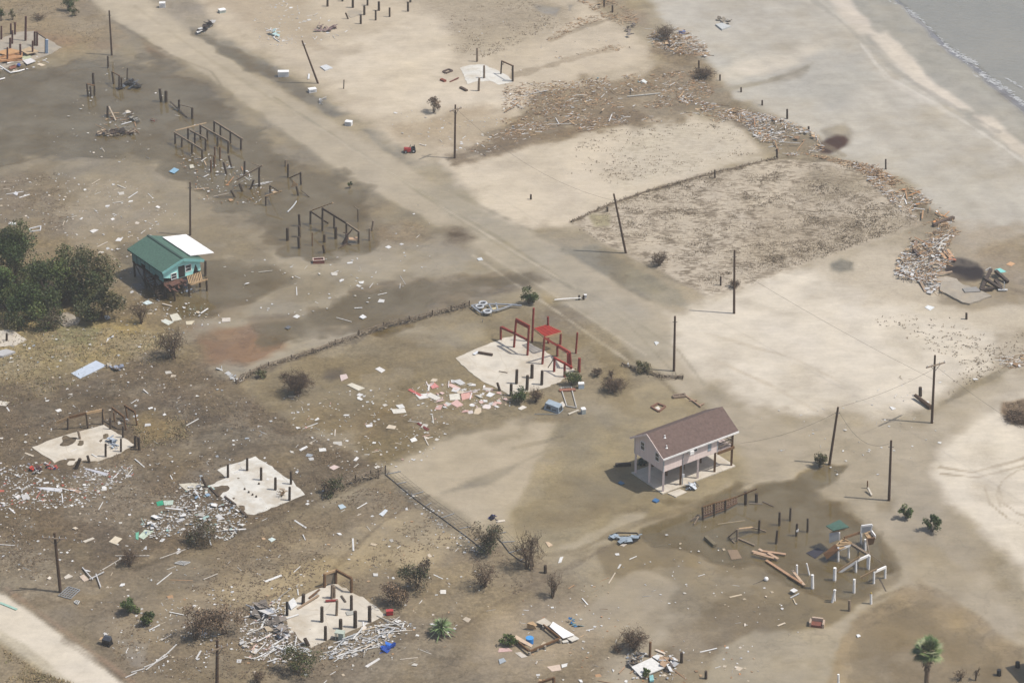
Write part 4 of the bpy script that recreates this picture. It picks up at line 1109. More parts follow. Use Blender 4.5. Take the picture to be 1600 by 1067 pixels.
pilings(WE, [(412, 855, 782, 375)], "leaning dark stump at the front corner of the lath-covered slab", None, r=.18)
pilings(WE, [(655, 370, 222, 660), (682, 362, 240)], "tan post of the close pair behind the lath-covered slab's middle", "paired tan posts on the lath-covered slab", m=M_GREYWOOD, r=.14)
timber(WE, (590, 390), (720, 382), (150, 60, 56), "dull red timber lying across the back of the lath-covered slab", .3, .12, .2, .2)
timber(WE, (755, 335), (800, 400), (96, 84, 72), "dark board lying on the lath-covered slab beside a tall post", .2, .1, .15, .15)
timber(WE, (420, 360), (530, 270), (130, 98, 70), "brown plank leaning at the lath-covered slab's left back edge", .2, .12, .15, .6)
timber(WE, (300, 470), (520, 330), (176, 150, 122), "long tan plank lying along the lath-covered slab's left side", .22, .12, .15, .3)
timber(WE, (185, 572), (310, 530), (235, 232, 226), "white plank lying on the lath-covered slab's left corner", .2, .1, .16, .16)
sheet(WE, [(800, 500), (880, 488), (900, 525), (815, 538)], (188, 186, 176), "flat grey grating lying on the lath-covered slab between two pilings", name="grating", cat="grating", z=.16)
sheet(WE, [(205, 440), (260, 395), (300, 430), (235, 480)], (222, 222, 220), "white louvred panel propped at the lath-covered slab's left back side", name="louvre", cat="panel", z=.2, tilt=.5)
def cabinet():
    a = WE.g(690, 800); b = WE.g(775, 812)
    ex = (b - a).normalized(); ey = Vector((-ex.y, ex.x, 0)); L = local(a, ex, ey)
    t = thing("cabinet", "small white-green cabinet with open side standing at the slab's front edge", "cabinet", a)
    m = mat("pale_green_paint", (196, 206, 190), .6, .15, 2)
    mb = MB(); wall_box(mb, L, .35, .9, 0, .6, .0, .9); mb.build("carcass", m, t)
    mb = MB(); wall_box(mb, L, -.05, .95, -.05, .65, .902, .96); mb.build("top", m, t)
    for y in (.0, .5):
        mb = MB(); wall_box(mb, L, .0, .08, y, y + .08, 0, .9); mb.build("leg", m, t)
cabinet()
def cooler():
    a = WE.g(1262, 540); t = thing("cooler", "red cooler chest lying at the right corner of the lath-covered slab", "cooler", a)
    mb = MB(); mb.box(a + Vector((-.35, -.2, .1)), (.7, .1, 0), (-.06, .4, 0), (0, 0, .42)); mb.build("body", mat("red_plastic", (190, 46, 52), .4, .1, 2), t)
    mb = MB(); mb.box(a + Vector((-.38, -.22, .525)), (.76, .1, 0), (-.06, .44, 0), (0, 0, .1)); mb.build("lid", mat("pale_red_plastic", (206, 84, 84), .4, .1, 2), t)
cooler()
# ------------------------------------------------------------------ white-post house frame, lower right
def white_ruin():
    w = WD
    t, A = pframe(w, "white_post_ruin", "wrecked house frame of white posts with a green roof scrap in brown water", "ruin",
       [(598, 538, 400), (707, 502, 385), (783, 652, 540), (905, 618, 472), (880, 428, 315), (835, 352, 245, 838), (915, 622, 485, 925)],
       [((606, 422, 0), (738, 370, 1), M_WHITE), ((738, 368, 1), (905, 472, 3), M_GREYWOOD, .3, .25), ((600, 668, 2), (800, 535, 2), M_WHITE), ((800, 535, 2), (922, 480, 3), M_WHITE),
        ((590, 650, 2), (822, 500, 2), M_TANWOOD, .1, .25), ((660, 300, 1), (830, 243, 5), M_BROWNWOOD), ((612, 355, 0), (735, 362, 1), M_TANWOOD), ((640, 305, 1), (735, 355, 1), M_TANWOOD, .1, .2),
        ((895, 320, 4), (925, 470, 3), M_GREYWOOD, .12, .12), ((930, 470, 3), (1090, 588, 3), M_GREYWOOD, .06, .06)], mp=M_WHITE, r=.13)
    y0 = A[0].y
    zd = w.tv(600, 405, y0).z
    dk = MB(); q = [w.g(575, 368, zd), w.g(640, 308, zd), w.g(738, 365, zd), w.g(612, 418, zd)]
    dk.slab(q, .12); dk.build("deck", M_TANWOOD, t, fixn=True)
    mt = MB(); q = [w.tv(440, 465, y0 + .3), w.g(565, 362, zd), w.g(602, 425, zd), w.tv(478, 522, y0 - .4)]
    mt.slab(q, .08); mt.build("hanging_mat", mat("brown_carpet", (136, 98, 66), .95, .3, 2), t, fixn=True)
    # back wall with the green roof scrap above it
    yb = w.g(640, 308, zd).y
    wl = MB(); p = [w.tv(505, 358, yb), w.tv(605, 320, yb), w.tv(605, 240, yb), w.tv(505, 252, yb)]
    dd_ = Vector((0, .1, 0)); wl.hexa([p[0], p[1], p[1] + dd_, p[0] + dd_], [p[3], p[2], p[2] + dd_, p[3] + dd_]); wl.build("back_wall", M_GREYW, t, fixn=True)
    ps = MB(); ps.bar(w.tv(612, 325, yb - .3), w.tv(612, 245, yb - .3), .14, .14); ps.build("porch_post", M_WHITE, t)
    zr = w.tv(540, 232, yb - .4).z
    rf = MB(); q = [w.g(470, 176, zr), w.g(612, 110, zr + .35), w.g(712, 186, zr + .35), w.g(545, 225, zr - .1)]
    rf.slab(q, .1); r_ = rf.build("roof_scrap", M_ROOFG, t, fixn=True)
    ed = MB(); ed.bar(w.g(508, 250, zr - .5), w.g(690, 203, zr - .1), .1, .18); ed.build("eave_board", M_TANWOOD, r_)
    # leaning white gate-like stair head
    y4 = A[4].y
    gt = MB(); a, b, c, d = w.tv(840, 178, y4 + 1.0), w.tv(952, 165, y4 + 1.0), w.tv(832, 255, y4 + 1.0), w.tv(940, 225, y4 + 1.0)
    gt.bar(a, b, .15, .22); gt.bar(a, c, .12, .12); gt.bar(b, d, .14, .14); gt.build("white_frame", M_WHITE, t)
    gp = MB(); dd_ = Vector((0, .06, 0)); lo = lambda p, q, f: p.lerp(q, f)
    gp.hexa([c, d, d + dd_, c + dd_], [lo(a, c, .2), lo(b, d, .2), lo(b, d, .2) + dd_, lo(a, c, .2) + dd_]); gp.build("frame_panel", M_GREYW, t, fixn=True)
    zz = w.tv(880, 320, y4).z
    d2 = MB(); d2.slab([w.g(868, 256, zz), w.g(932, 220, zz), w.g(985, 292, zz), w.g(915, 312, zz)], .15); d2.build("landing", M_TANWOOD, t, fixn=True)
    wr = MB(); wr.bar(w.g(935, 222, zz + .25), w.g(985, 290, zz + .25), .12, .4); wr.build("landing_rail", M_WHITE, t)
    bk = MB(); dd_ = Vector((0, .2, 0)); bk.hexa([w.tv(890, 385, y4), w.tv(965, 365, y4), w.tv(965, 365, y4) + dd_, w.tv(890, 385, y4) + dd_], [w.tv(895, 312, y4), w.tv(985, 300, y4), w.tv(985, 300, y4) + dd_, w.tv(895, 312, y4) + dd_]); bk.build("riser_board", M_BROWNWOOD, t, fixn=True)
white_ruin()
pframe(WD, "white_post_ruin", "two white posts joined by a beam with a long loose tan board at its end", "ruin",
       [(968, 772, 648, 972), (1085, 722, 600, 1090)], [((978, 655, 0), (1095, 602, 1), M_WHITE), ((828, 716, 0), (1000, 625, 0), M_TANWOOD, .12, .2)], mp=M_WHITE, r=.14)
pilings(WD, [(330, 822, 685), (560, 737, 612, 564), (762, 866, 732, 766)], "upright white piling standing alone in brown water", "white pilings in brown water", m=M_WHITE, r=.15)
pilings(WD, [(940, 988, 878)], "white piling with a yellow top nearest the palm tree", None, m=M_WHITE, r=.13)
a = WD.g(940, 988); tp = WD.tv(940, 880, a.y); mb = MB(); mb.tube(tp, tp + Vector((0, 0, .14)), .13, .08)
mb.build("cap", mat("ochre_cap", (196, 168, 92), .8, .2, 2), [o for o in COL.objects if o.name.startswith("piling")][-1])
pilings(WD, [(535, 972, 840, 566), (560, 955, 842, 558)], "white piling of the crossed leaning pair in brown water", "crossed white pilings", m=M_WHITE, r=.12)
pilings(WD, [(167, 692, 582, 168)], "white piling with a dark top beside the split tan planks", None, m=M_WHITE, r=.12)
pilings(WD, [(296, 682, 566, 270)], "thin leaning white post standing left of the white pilings", None, m=M_WHITE, r=.09)
pilings(WD, [(715, 1062, 950)], "grey-brown splintered post standing in mud near the white pilings", None, m=M_GREYWOOD, r=.15)
timber(WD, (120, 640), (245, 795), (206, 178, 150), "short split tan plank crossing the long plank by the white pilings", .3, .12, .5, .15)
timber(WD, (1030, 725), (1095, 858), (92, 82, 70), "dark sunken board lying in the water below the white post pair", .14, .06, .0, .0)
sheet(WD, [(262, 455), (390, 400), (455, 440), (360, 515)], (62, 60, 70), "dark tarp floating on brown water beside the wrecked white frame", "tarp", "tarp", th=.03, z=.0)
sheet(WD, [(95, 845), (135, 822), (178, 845), (135, 868)], (240, 238, 234), "white square table top lying in mud left of the white pilings", "table_top", "table", th=.06, z=.45)
timber(WD, (100, 925), (190, 878), (214, 216, 218), "bent white pipe lying beside the white square table top", .09, .09, .1, .2, name="pipe", cat="pipe")
# ------------------------------------------------------------------ pilings and lattice fence near the tan house
pilings(WK, [(567, 182, 55), (680, 158, 72)], "thick dark piling of the pair at the lattice fence's end", "pilings at the lattice fence", r=.18)
pilings(WK, [(1030, 348, 222, 1036), (918, 398, 268, 922), (705, 478, 348, 712), (885, 588, 455, 898), (1212, 468, 332, 1214)], "slender dark piling standing in brown water between two ruins", "dark pilings in the brown pool", r=.12)
pilings(WK, [(1095, 508, 385, 1104)], "dark piling with a white rag on its side in the brown pool", None, r=.13)
sheet(WK, [(1092, 445), (1118, 440), (1118, 455), (1095, 458)], (240, 240, 240), "white rag hanging on a dark piling in the brown pool", "rag", "rag", th=.2, z=.75)
def lattice():
    w = WK
    base = [(125, 342), (240, 300), (355, 258), (480, 190)]; tops = [(118, 212), (240, 172), (358, 140), (480, 105)]
    A = [w.g(*p) for p in base]; B = [w.tv(*q, a.y) for q, a in zip(tops, A)]
    t = thing("lattice_fence", "brown lattice fence sagging in the brown pool behind the dark pilings", "fence", A[1])
    for a, b in zip(A[:3], B[:3]):
        mb = MB(); mb.tube(a - Vector((0, 0, .3)), b, .12); mb.build("post", M_PILE, t)
    rl = MB()
    for i in range(3): rl.bar(B[i], B[i+1], .08, .16); rl.bar(A[i] + Vector((0, 0, .25)), A[i+1] + Vector((0, 0, .25)), .06, .1)
    p = w.tv(685, 22, A[3].y); rl.bar(B[3], p, .1, .12)
    rl.build("rail", M_BROWNWOOD, t)
    la = MB()
    for i in range(3):
        for k in range(9):
            f = (k + .5) / 9; off = .22 if k % 2 else -.22
            p = A[i].lerp(A[i+1], f); q = B[i].lerp(B[i+1], min(1, max(0, f + off * .4)))
            la.bar(p + Vector((0, .05, .2)), q + Vector((0, .05, -.05)), .09, .03)
        for v in (.35, .55, .75):
            la.bar(A[i].lerp(B[i], v), A[i+1].lerp(B[i+1], v), .03, .12)
    la.build("lattice", mat("weathered_lattice", (136, 106, 90), .9, .35, 2), t)
lattice()
def lograil():
    w = WK; a0 = w.g(480, 565)
    t = thing("broken_railing", "bent grey railing with one short post lying in the brown pool", "railing", a0)
    mb = MB(); upright(mb, w, (480, 565), (480, 445), .12); mb.build("post", M_GREYWOOD, t)
    mb = MB(); Y = a0.y
    mb.bar(w.tv(480, 450, Y), w.g(388, 525, .1), .16, .16); mb.bar(w.g(388, 525, .1), w.g(450, 585, .05), .14, .14); mb.bar(w.g(490, 540, .1), w.g(660, 612, .1), .2, .14); mb.bar(w.tv(480, 448, Y), w.g(650, 430, .4), .14, .1); mb.bar(w.g(640, 428, .4), w.g(780, 468, .1), .12, .12)
    mb.build("rail", M_GREYWOOD, t)
    mb = MB(); mb.bar(w.g(500, 440, .62), w.g(640, 422, .5), .3, .06); mb.build("top_board", M_TANWOOD, t)
lograil()
timber(WK, (150, 525), (248, 615), (128, 116, 92), "mossy fallen log lying on mud left of the bent railing", .42, .36, .14, .14, name="log", cat="log")
sheet(WK, [(378, 660), (480, 655), (530, 745), (420, 760)], (150, 128, 104), "brown board sheet sunk in mud below the bent railing", "board", "board", th=.03, z=.0)
for i, (a, b, c) in enumerate((((635, 672), (850, 730), (204, 172, 142)), ((720, 668), (985, 705), (196, 160, 130)), ((705, 650), (740, 670), (214, 186, 160)), ((800, 690), (905, 752), (200, 168, 140)), ((650, 690), (860, 745), (188, 156, 128)))):
    timber(WK, a, b, c, "tan lumber plank in the crossed heap by the brown pool", .34, .1, .1 + .07 * i, .1 + .05 * i, name="plank", cat="plank", group="crossed lumber heap")
timber(WK, (780, 768), (1175, 1026), (190, 152, 120), "very long tan plank lying across mud towards the white pilings", .34, .14, .1, .12, name="plank", cat="plank")
timber(WK, (1020, 925), (1150, 1005), (180, 140, 108), "shorter tan plank lying alongside the very long plank", .3, .12, .24, .24, name="plank", cat="plank")
timber(WK, (275, 392), (560, 355), (176, 160, 132), "thin pale pole floating on brown water beside the lattice fence", .1, .08, .0, .0, name="stick", cat="stick")
timber(WK, (0, 350), (75, 290), (134, 116, 98), "loose grey board leaning on the lattice fence's broken end", .14, .08, .1, .5)
timber(WK, (30, 390), (95, 285), (150, 130, 108), "second grey board leaning on the lattice fence's broken end", .12, .08, .1, .5)
timber(WK, (600, 175), (740, 182), (150, 140, 130), "straight grey board in water behind the thick dark pilings", .1, .06, .02, .02)
timber(WK, (745, 155), (860, 208), (110, 96, 86), "dark board in water right of the thick dark pilings", .14, .06, .02, .02)
a = WK.g(782, 962, .2); mb = MB()
for i in range(6):
    for j in range(10):
        t0, t1 = math.pi * (i / 6 - .5), math.pi * ((i + 1) / 6 - .5); p0, p1 = 2 * math.pi * j / 10, 2 * math.pi * (j + 1) / 10
        P = lambda th, ph: a + Vector((math.cos(th) * math.cos(ph), math.cos(th) * math.sin(ph), math.sin(th))) * .26
        mb.quad(P(t0, p0), P(t0, p1), P(t1, p1), P(t1, p0))
tag(mb.build("float_ball", M_WHITE, smooth=True), "round white float ball lying on mud with a trailing line", "float")
timber(WK, (640, 1022), (765, 968), (140, 130, 112), "trailing line from the round white float ball", .04, .04, .0, .1, name="rope", cat="rope", m=M_ROPE)

# ------------------------------------------------------------------ drowned piling grid (first house)
rows = [([(180, 502, 412), (235, 528, 445), (320, 582, 500), (405, 632, 555)], [((170, 412, 0), (405, 555, 3))], "nearest"),
        ([(287, 472, 378), (343, 500, 412), (433, 556, 465)], [((305, 395, 0), (442, 468, 2))], "second"),
        ([(390, 462, 350), (448, 475, 392), (533, 520, 448), (622, 577, 488)], [((384, 350, 0), (632, 492, 3))], "third"),
        ([(505, 410, 318), (557, 440, 355), (640, 496, 402), (728, 550, 468)], [((508, 322, 0), (742, 470, 3), M_GREYWOOD, .2, .3)], "farthest")]
for ps, bs, l in rows:
    pframe(WI, "piling_row", "row of dark pilings under one long beam, %s of four in the drowned house grid" % l, "ruin", ps, bs, mbm=M_GREYWOOD, r=.15, group="drowned house grid")
timber(WI, (180, 397), (438, 332), (190, 164, 130), "long tan plank spanning the tops of the drowned house grid", .2, .1, 1.55, 1.2, name="plank", cat="plank")
pilings(WI, [(510, 607, 530), (553, 637, 530), (478, 737, 640), (505, 702, 610)], "brown piling stub among the loose group below the drowned grid", "piling stubs below the drowned grid", m=M_BROWNWOOD, r=.14)
pilings(WI, [(608, 757, 660, 582), (652, 707, 605, 624)], "leaning brown piling among litter below the drowned grid", "leaning pilings below the drowned grid", r=.15)
pilings(WI, [(62, 152, 48, 52), (103, 155, 66)], "dark piling of the close pair at the flooded road edge", "paired pilings at the flooded road edge", r=.2)
pframe(WI, "post_pair", "two dark posts joined by a thin rail in floodwater above the grid", "ruin", [(212, 224, 138), (322, 292, 205)], [((215, 180, 0), (330, 207, 1))], r=.19, bw=.1, bh=.1)
timber(WI, (140, 155), (275, 285), (88, 76, 66), "dark brace board slanting into water behind the joined posts", .2, .12, .5, .0)
pframe(WI, "broken_frame_ruin", "dark posts with a pale sloping beam among litter below the grid", "ruin", [(758, 762, 650), (880, 857, 700)], [((690, 808, 1), (908, 685, 1), M_GREYWOOD, .22, .2), ((810, 665, 0), (880, 690, 0), M_GREYWOOD, .1, .1)], r=.16)
pilings(WI, [(808, 882, 808, 836), (738, 897, 838, 714), (674, 947, 893, 645)], "short leaning stump among white litter near the drowned grid", "leaning stumps in litter", r=.15)
timber(WI, (500, 945), (645, 915), (200, 186, 166), "pale plank running from litter to a leaning stump", .18, .08, .1, .6, name="plank", cat="plank")
pframe(WI, "broken_frame_ruin", "post frame with a tan plywood triangle standing in brown water", "ruin", [(1120, 782, 675), (1228, 842, 742, 1224), (1205, 932, 862, 1190)], [((1125, 795, 0), (1230, 748, 1), M_BROWNWOOD, .12, .16)], r=.15)
a = WI.g(1180, 875, .0); mb = MB(); P = [WI.tv(x, y, a.y) for x, y in ((1142, 872), (1165, 812), (1205, 852))]; Q = [p + Vector((0, .06, 0)) for p in P]
mb.v += [tuple(p) for p in P + Q]; mb.f += [(0, 1, 2), (5, 4, 3), (0, 3, 4, 1), (1, 4, 5, 2), (2, 5, 3, 0)]; mb.c += [None] * 5
tag(mb.build("plywood", M_TANWOOD, fixn=True), "tan triangle of plywood leaning on the posts in brown water", "plywood")
pframe(WI, "broken_frame_ruin", "low dark frame wrapped in tangled brush with a white-tipped rail", "ruin", [(935, 1017, 945), (970, 918, 852)], [((930, 942, 0), (1068, 900, 0), M_TANWOOD, .14, .16), ((970, 855, 1), (1042, 902, 0), M_PILE, .1, .12)], r=.13)
timber(WI, (1228, 890), (1300, 950), (100, 88, 74), "dark board slanting into the water right of the plywood triangle", .14, .08, .4, .0)
pth = [WI.g(*p, .03) for p in ((1190, 985), (1175, 1010), (1150, 1040), (1115, 1075))]
tag(MB().path(pth, .09).build("pipe", M_GREYW), "curved white pipe lying in water below the plywood triangle", "pipe")
pilings(WI, [(1100, 690, 640)], "white-capped piling stub by the plywood triangle", None, m=M_GREYWOOD, r=.14)
# ------------------------------------------------------------------ second drowned grid
pframe(WJ, "post_frame_ruin", "tall dark post frame with two long sloping beams in floodwater", "ruin",
       [(490, 442, 270), (657, 532, 222), (820, 500, 328), (990, 602, 438), (1158, 702, 565)],
       [((650, 225, 1), (985, 432, 3), M_PILE), ((985, 432, 3), (1172, 562, 4), M_GREYWOOD), ((498, 275, 0), (738, 438, 0), M_PILE, .16, .2), ((488, 265, 0), (802, 150, 1), M_TANWOOD, .14, .16)], r=.15)
pilings(WJ, [(172, 667, 500, 168), (340, 470, 312, 330), (338, 622, 475, 330), (332, 777, 625, 324), (842, 642, 487), (683, 692, 590)], "dark piling standing in floodwater round the tall post frame", "pilings round the tall post frame", r=.17)
pilings(WJ, [(515, 738, 570)], "thin brown stake in floodwater inside the tall post frame", None, m=M_BROWNWOOD, r=.07)
pilings(WJ, [(682, 838, 738, 664)], "short dark stub nearest the red box in floodwater", None, r=.14)
pilings(WJ, [(1312, 668, 505), (1345, 532, 400, 1362)], "speckled stump of the leaning pair at the frame's right", "stumps right of the tall post frame", m=M_GREYWOOD, r=.13)
pframe(WJ, "sign_post", "thin dark post with a slanting top board standing in floodwater", "post", [(1150, 405, 245)], [((1090, 195, 0), (1155, 245, 0), M_GREYWOOD, .1, .1)], r=.08)
sheet(WJ, [(1022, 640), (1150, 635), (1150, 662), (1030, 665)], (208, 172, 140), "tan board caught at the foot of the tall post frame", "board", "board", z=.5, th=.06, tilt=.1)
def red_box():
    a = WJ.g(528, 998); b = WJ.g(685, 990); ex = b - a; l = ex.length; ex /= l; ey = Vector((-ex.y, ex.x, 0)); L = local(a, ex, ey)
    t = thing("crate", "open red-brown wooden crate with pale rim lying in floodwater", "crate", a)
    mb = MB(); d = .9
    for x0, x1, y0, y1 in ((0, l, 0, .08), (0, l, d - .08, d), (0, .08, .08, d - .08), (l - .08, l, .08, d - .08)): wall_box(mb, L, x0, x1, y0, y1, -.05, .42)
    wall_box(mb, L, .08, l - .08, .08, d - .08, -.05, .18)
    mb.build("body", mat("red_brown_boards", (150, 92, 78), .85, .3, 2), t)
    r_ = MB()
    for x0, x1, y0, y1 in ((-.03, l + .03, -.03, .1), (-.03, l + .03, d - .1, d + .03), (-.03, .1, .1, d - .1), (l - .1, l + .03, .1, d - .1)): wall_box(r_, L, x0, x1, y0, y1, .422, .47)
    r_.build("rim", mat("pale_pink_boards", (224, 200, 186), .8, .2, 2), t)
red_box()
def stump_tree():
    a = WJ.g(1000, 720); t = thing("uprooted_stump", "forked dark tree stump stranded inside the tall post frame", "stump", a)
    Y = a.y; mb = MB()
    mb.path([a + Vector((-.4, 0, 0)), WJ.tv(985, 660, Y), WJ.tv(1000, 600, Y)], .35, .18, 8); mb.path([WJ.tv(1000, 600, Y), WJ.tv(1040, 560, Y), WJ.tv(1075, 515, Y)], .14, .05); mb.path([WJ.tv(1000, 600, Y), WJ.tv(975, 572, Y), WJ.tv(940, 562, Y)], .12, .05)
    mb.build("trunk", mat("wet_bark", (92, 74, 64), .9, .4, 2), t)
    rt = MB(); rt.path([a, WJ.g(930, 755), WJ.g(880, 785)], .14, .05); rt.path([a, WJ.g(950, 700, .3)], .12, .06); rt.path([a, WJ.g(1060, 740)], .12, .05); rt.build("root", MATS["wet_bark"], t)
stump_tree()

# ------------------------------------------------------------------ top-left slab and its ruins
slab_thing(WH, [(-120, 330), (0, 292), (200, 215), (375, 205), (530, 292), (690, 390), (540, 468), (400, 520), (200, 580), (-120, 660)], "grey concrete slab with dark red pilings and a pale blue post", M_CONCG)
pilings(WH, [(283, 316, 42, 287), (167, 247, 110), (137, 350, 200), (120, 242, 122), (113, 412, 283), (82, 547, 388), (228, 502, 352, 224), (15, 302, 150)], "dark red piling standing on the grey slab with the blue post", "dark red pilings on the grey slab", m=mat("dark_red_piling", (96, 58, 52), .9, .3, 2), r=.15)
pilings(WH, [(362, 478, 315)], "dark red piling with a swollen foot near the pale blue post", None, m=MATS["dark_red_piling"], r=.14)
pframe(WH, "post_and_rail", "thick dark red double post joined by a rail to a pale blue post", "ruin", [(385, 372, 212), (412, 372, 215), (508, 455, 300)], [((400, 220, 0), (512, 292, 2), M_PILE, .1, .14)], mp=MATS["dark_red_piling"], r=.18)
mb = MB(); a = WH.g(520, 458); mb.bar(a, WH.tv(520, 300, a.y), .42, .3); tag(mb.build("blue_post", mat("pale_blue_paint", (176, 200, 226), .6, .15, 2), org=a), "pale blue box post at the right side of the grey slab", "post")
for i, (p, q, c) in enumerate((([(-60, 440), (120, 398), (250, 430), (60, 470)], 0, (206, 160, 112)), ([(-60, 520), (60, 470), (250, 440), (250, 490), (80, 540)], 0, (196, 148, 104)), ([(230, 420), (330, 380), (430, 430), (300, 460)], 0, (204, 178, 142)))):
    sheet(WH, p, c, "orange-tan plywood sheet of the torn deck heap on the grey slab", "plywood", "plywood", z=.35 + .15 * i, th=.1, group="torn deck heap on the grey slab")
for p, q in (((-40, 500), (240, 452)), ((-40, 555), (220, 500)), ((80, 545), (250, 525))):
    timber(WH, p, q, (190, 140, 96), "orange-brown joist of the torn deck heap on the grey slab", .14, .22, .6, .5, name="joist", cat="joist", group="torn deck joists")
for pl, l in (([(-40, 560), (0, 595), (115, 667), (190, 655), (272, 632)], "bent white pipe outlining the near edge of the grey slab's debris"), ([(-40, 752), (0, 742), (55, 728)], "short white pipe at the flooded edge below the grey slab"), ([(80, 565), (170, 538), (260, 520)], "straight white pipe lying between plywood and blue litter")):
    tag(MB().path([WH.g(*p, .15) for p in pl], .1).build("pipe", M_WHITE), l, "pipe")
sheet(WH, [(250, 530), (340, 505), (400, 540), (300, 575)], (232, 228, 224), "white crumpled cloth on the grey slab's front edge", "cloth", "cloth", z=.25)
sheet(WH, [(405, 575), (440, 560), (505, 582), (460, 595)], (232, 214, 186), "cream board floating off the grey slab", "board", "board")
sheet(WH, [(240, 490), (330, 465), (350, 500), (260, 525)], (196, 200, 164), "pale green board under a dark red piling", "board", "board", z=.2)
sheet(WH, [(185, 575), (210, 560), (232, 575), (210, 590)], (66, 92, 160), "blue plastic scrap in the grey slab's front debris", "plastic_scrap", "scrap", z=.3, th=.2)
sheet(WH, [(95, 600), (170, 575), (185, 610), (110, 630)], (150, 96, 76), "rusty red board in the grey slab's front debris", "board", "board")
pilings(WH, [(1202, 612, 483, 1198)], "slim piling standing in water below the flooded utility pole", None, r=.12)
pframe(WH, "post_frame_ruin", "leaning dark posts with a rail beside black wreckage in floodwater", "ruin", [(1262, 785, 655, 1245), (1325, 842, 705), (1350, 838, 722)], [((1245, 658, 0), (1332, 705, 1), M_BROWNWOOD, .12, .14)], r=.15)
pilings(WH, [(1412, 738, 618, 1416)], "slim dark piling behind the black wreckage in floodwater", None, r=.1)
pilings(WH, [(1040, 792, 672, 1032)], "lone dark piling behind the orange-topped post trio", None, r=.16)
pframe(WH, "post_trio", "three dark posts under an orange-brown cap board in floodwater", "ruin", [(978, 928, 790, 965), (1010, 928, 822, 1003), (1050, 918, 812)], [((965, 790, 0), (1056, 812, 2), M_BROWNWOOD, .3, .1)], r=.15)
def wreckage(w, pts, label, n, rgbs, size=.5, name="wreckage", cat="wreckage", h=.6, seed=3, sticks=.55):
    r = random.Random(seed); c = sum((w.g(*p) for p in pts), Vector()) / len(pts)
    mb = MB(); P = [w.g(*p) for p in pts]
    for i in range(n):
        a = r.choice(P).lerp(r.choice(P), r.random()) + Vector((r.gauss(0, .15), r.gauss(0, .15), r.uniform(.0, h)))
        th = r.uniform(0, 6.28); d = Vector((math.cos(th), math.sin(th), r.uniform(-.5, .5))).normalized() * size * r.uniform(.4, 1.2)
        if r.random() < sticks: mb.bar(a - d, a + d, r.uniform(.05, .16), r.uniform(.04, .12), alb(r.choice(rgbs)))
        else:
            e = Vector((-d.y, d.x, r.uniform(-.3, .3))).normalized() * size * r.uniform(.3, .7)
            mb.slab([a - d - e, a + d - e * .8, a + d * .9 + e, a - d * .8 + e], .04, alb(r.choice(rgbs)))
    return tag(mb.build(name, M_ATTR, org=c), label, cat)
wreckage(WH, [(1330, 835), (1440, 800), (1540, 840), (1460, 780)], "heap of black twisted wreckage standing in floodwater", 40, [(50, 50, 54), (70, 66, 64), (120, 130, 140)], .7, seed=4)

# ------------------------------------------------------------------ top-centre pilings and far slab
w = WZ(400, 0)
pilings(w, [(447, 43, -14), (605, 51, -14), (677, 96, 38), (697, 36, -20), (768, 69, 12), (655, 152, 95), (748, 129, 66), (835, 108, 50), (950, 74, 14), (965, 17, -22), (540, 10, -30)], "dark piling standing in pale sand round the half-buried far slab", "pilings in sand round the half-buried far slab", r=.17)
pilings(w, [(576, 121, 82, 560)], "leaning dark stub at the half-buried far slab's corner", None, r=.14)
pilings(w, [(548, 557, 500, 550)], "short dark stake in sand right of the tilted pole", None, r=.08)
slab_thing(w, [(560, 95), (575, 70), (620, 56), (668, 72), (650, 98), (590, 112)], "small half-buried slab among the dark pilings in pale sand", M_CONCG, z=.07)
slab_thing(WN, [(340, 240), (480, 195), (680, 190), (850, 260), (1000, 340), (1090, 428), (880, 470), (760, 415), (580, 420), (450, 460), (400, 330)], "thin white slab half covered by sand with four posts", M_CONCP, z=.05)
pilings(WN, [(583, 150, -40), (680, 380, 203), (603, 557, 375, 612)], "grey piling standing in sand at the thin white slab", "grey pilings at the thin white slab", m=M_GREYWOOD, r=.15)
pframe(WN, "post_frame_ruin", "two posts joined by a broken beam at the thin white slab's right end", "ruin", [(912, 322, 135, 925), (1080, 414, 210)], [((925, 140, 0), (1088, 212, 1), M_BROWNWOOD, .12, .2), ((925, 200, 0), (965, 145, 0), M_BROWNWOOD, .1, .1)], r=.13)
timber(WN, (350, 505), (440, 552), (96, 78, 64), "short dark log lying in sand below the thin white slab", .42, .3, .15, .15, name="log", cat="log")
timber(WN, (205, 430), (325, 372), (128, 72, 58), "rusty red bar lying in sand left of the thin white slab", .16, .14, .1, .2)
timber(WN, (80, 395), (140, 420), (140, 70, 50), "rusty block lying in sand left of the thin white slab", .5, .3, .15, .15, name="rusty_block", cat="block")
def open_frame(w, pts, rgb, label, bw=.16, bh=.14, name="timber_square", cat="frame", m=None, z=.12, cross=0, close=True):
    P = [w.g(*p, z) for p in pts]; mb = MB(); n = len(P)
    for i in range(n if close else n - 1): mb.bar(P[i], P[(i+1) % n], bw, bh)
    for k in range(cross):
        f = (k + 1) / (cross + 1); mb.bar(P[0].lerp(P[1], f), P[3].lerp(P[2], f), bw * .6, bh * .8); mb.bar(P[1].lerp(P[2], f), P[0].lerp(P[3], f), bw * .6, bh * .7)
    o = mb.build(name, m or M_OBJ); o.color = (*alb(rgb), 1); return tag(o, label, cat)
open_frame(WN, [(110, 285), (190, 252), (238, 275), (150, 308)], (98, 80, 72), "dark square wooden frame lying in sand left of the thin white slab", .3, .16)

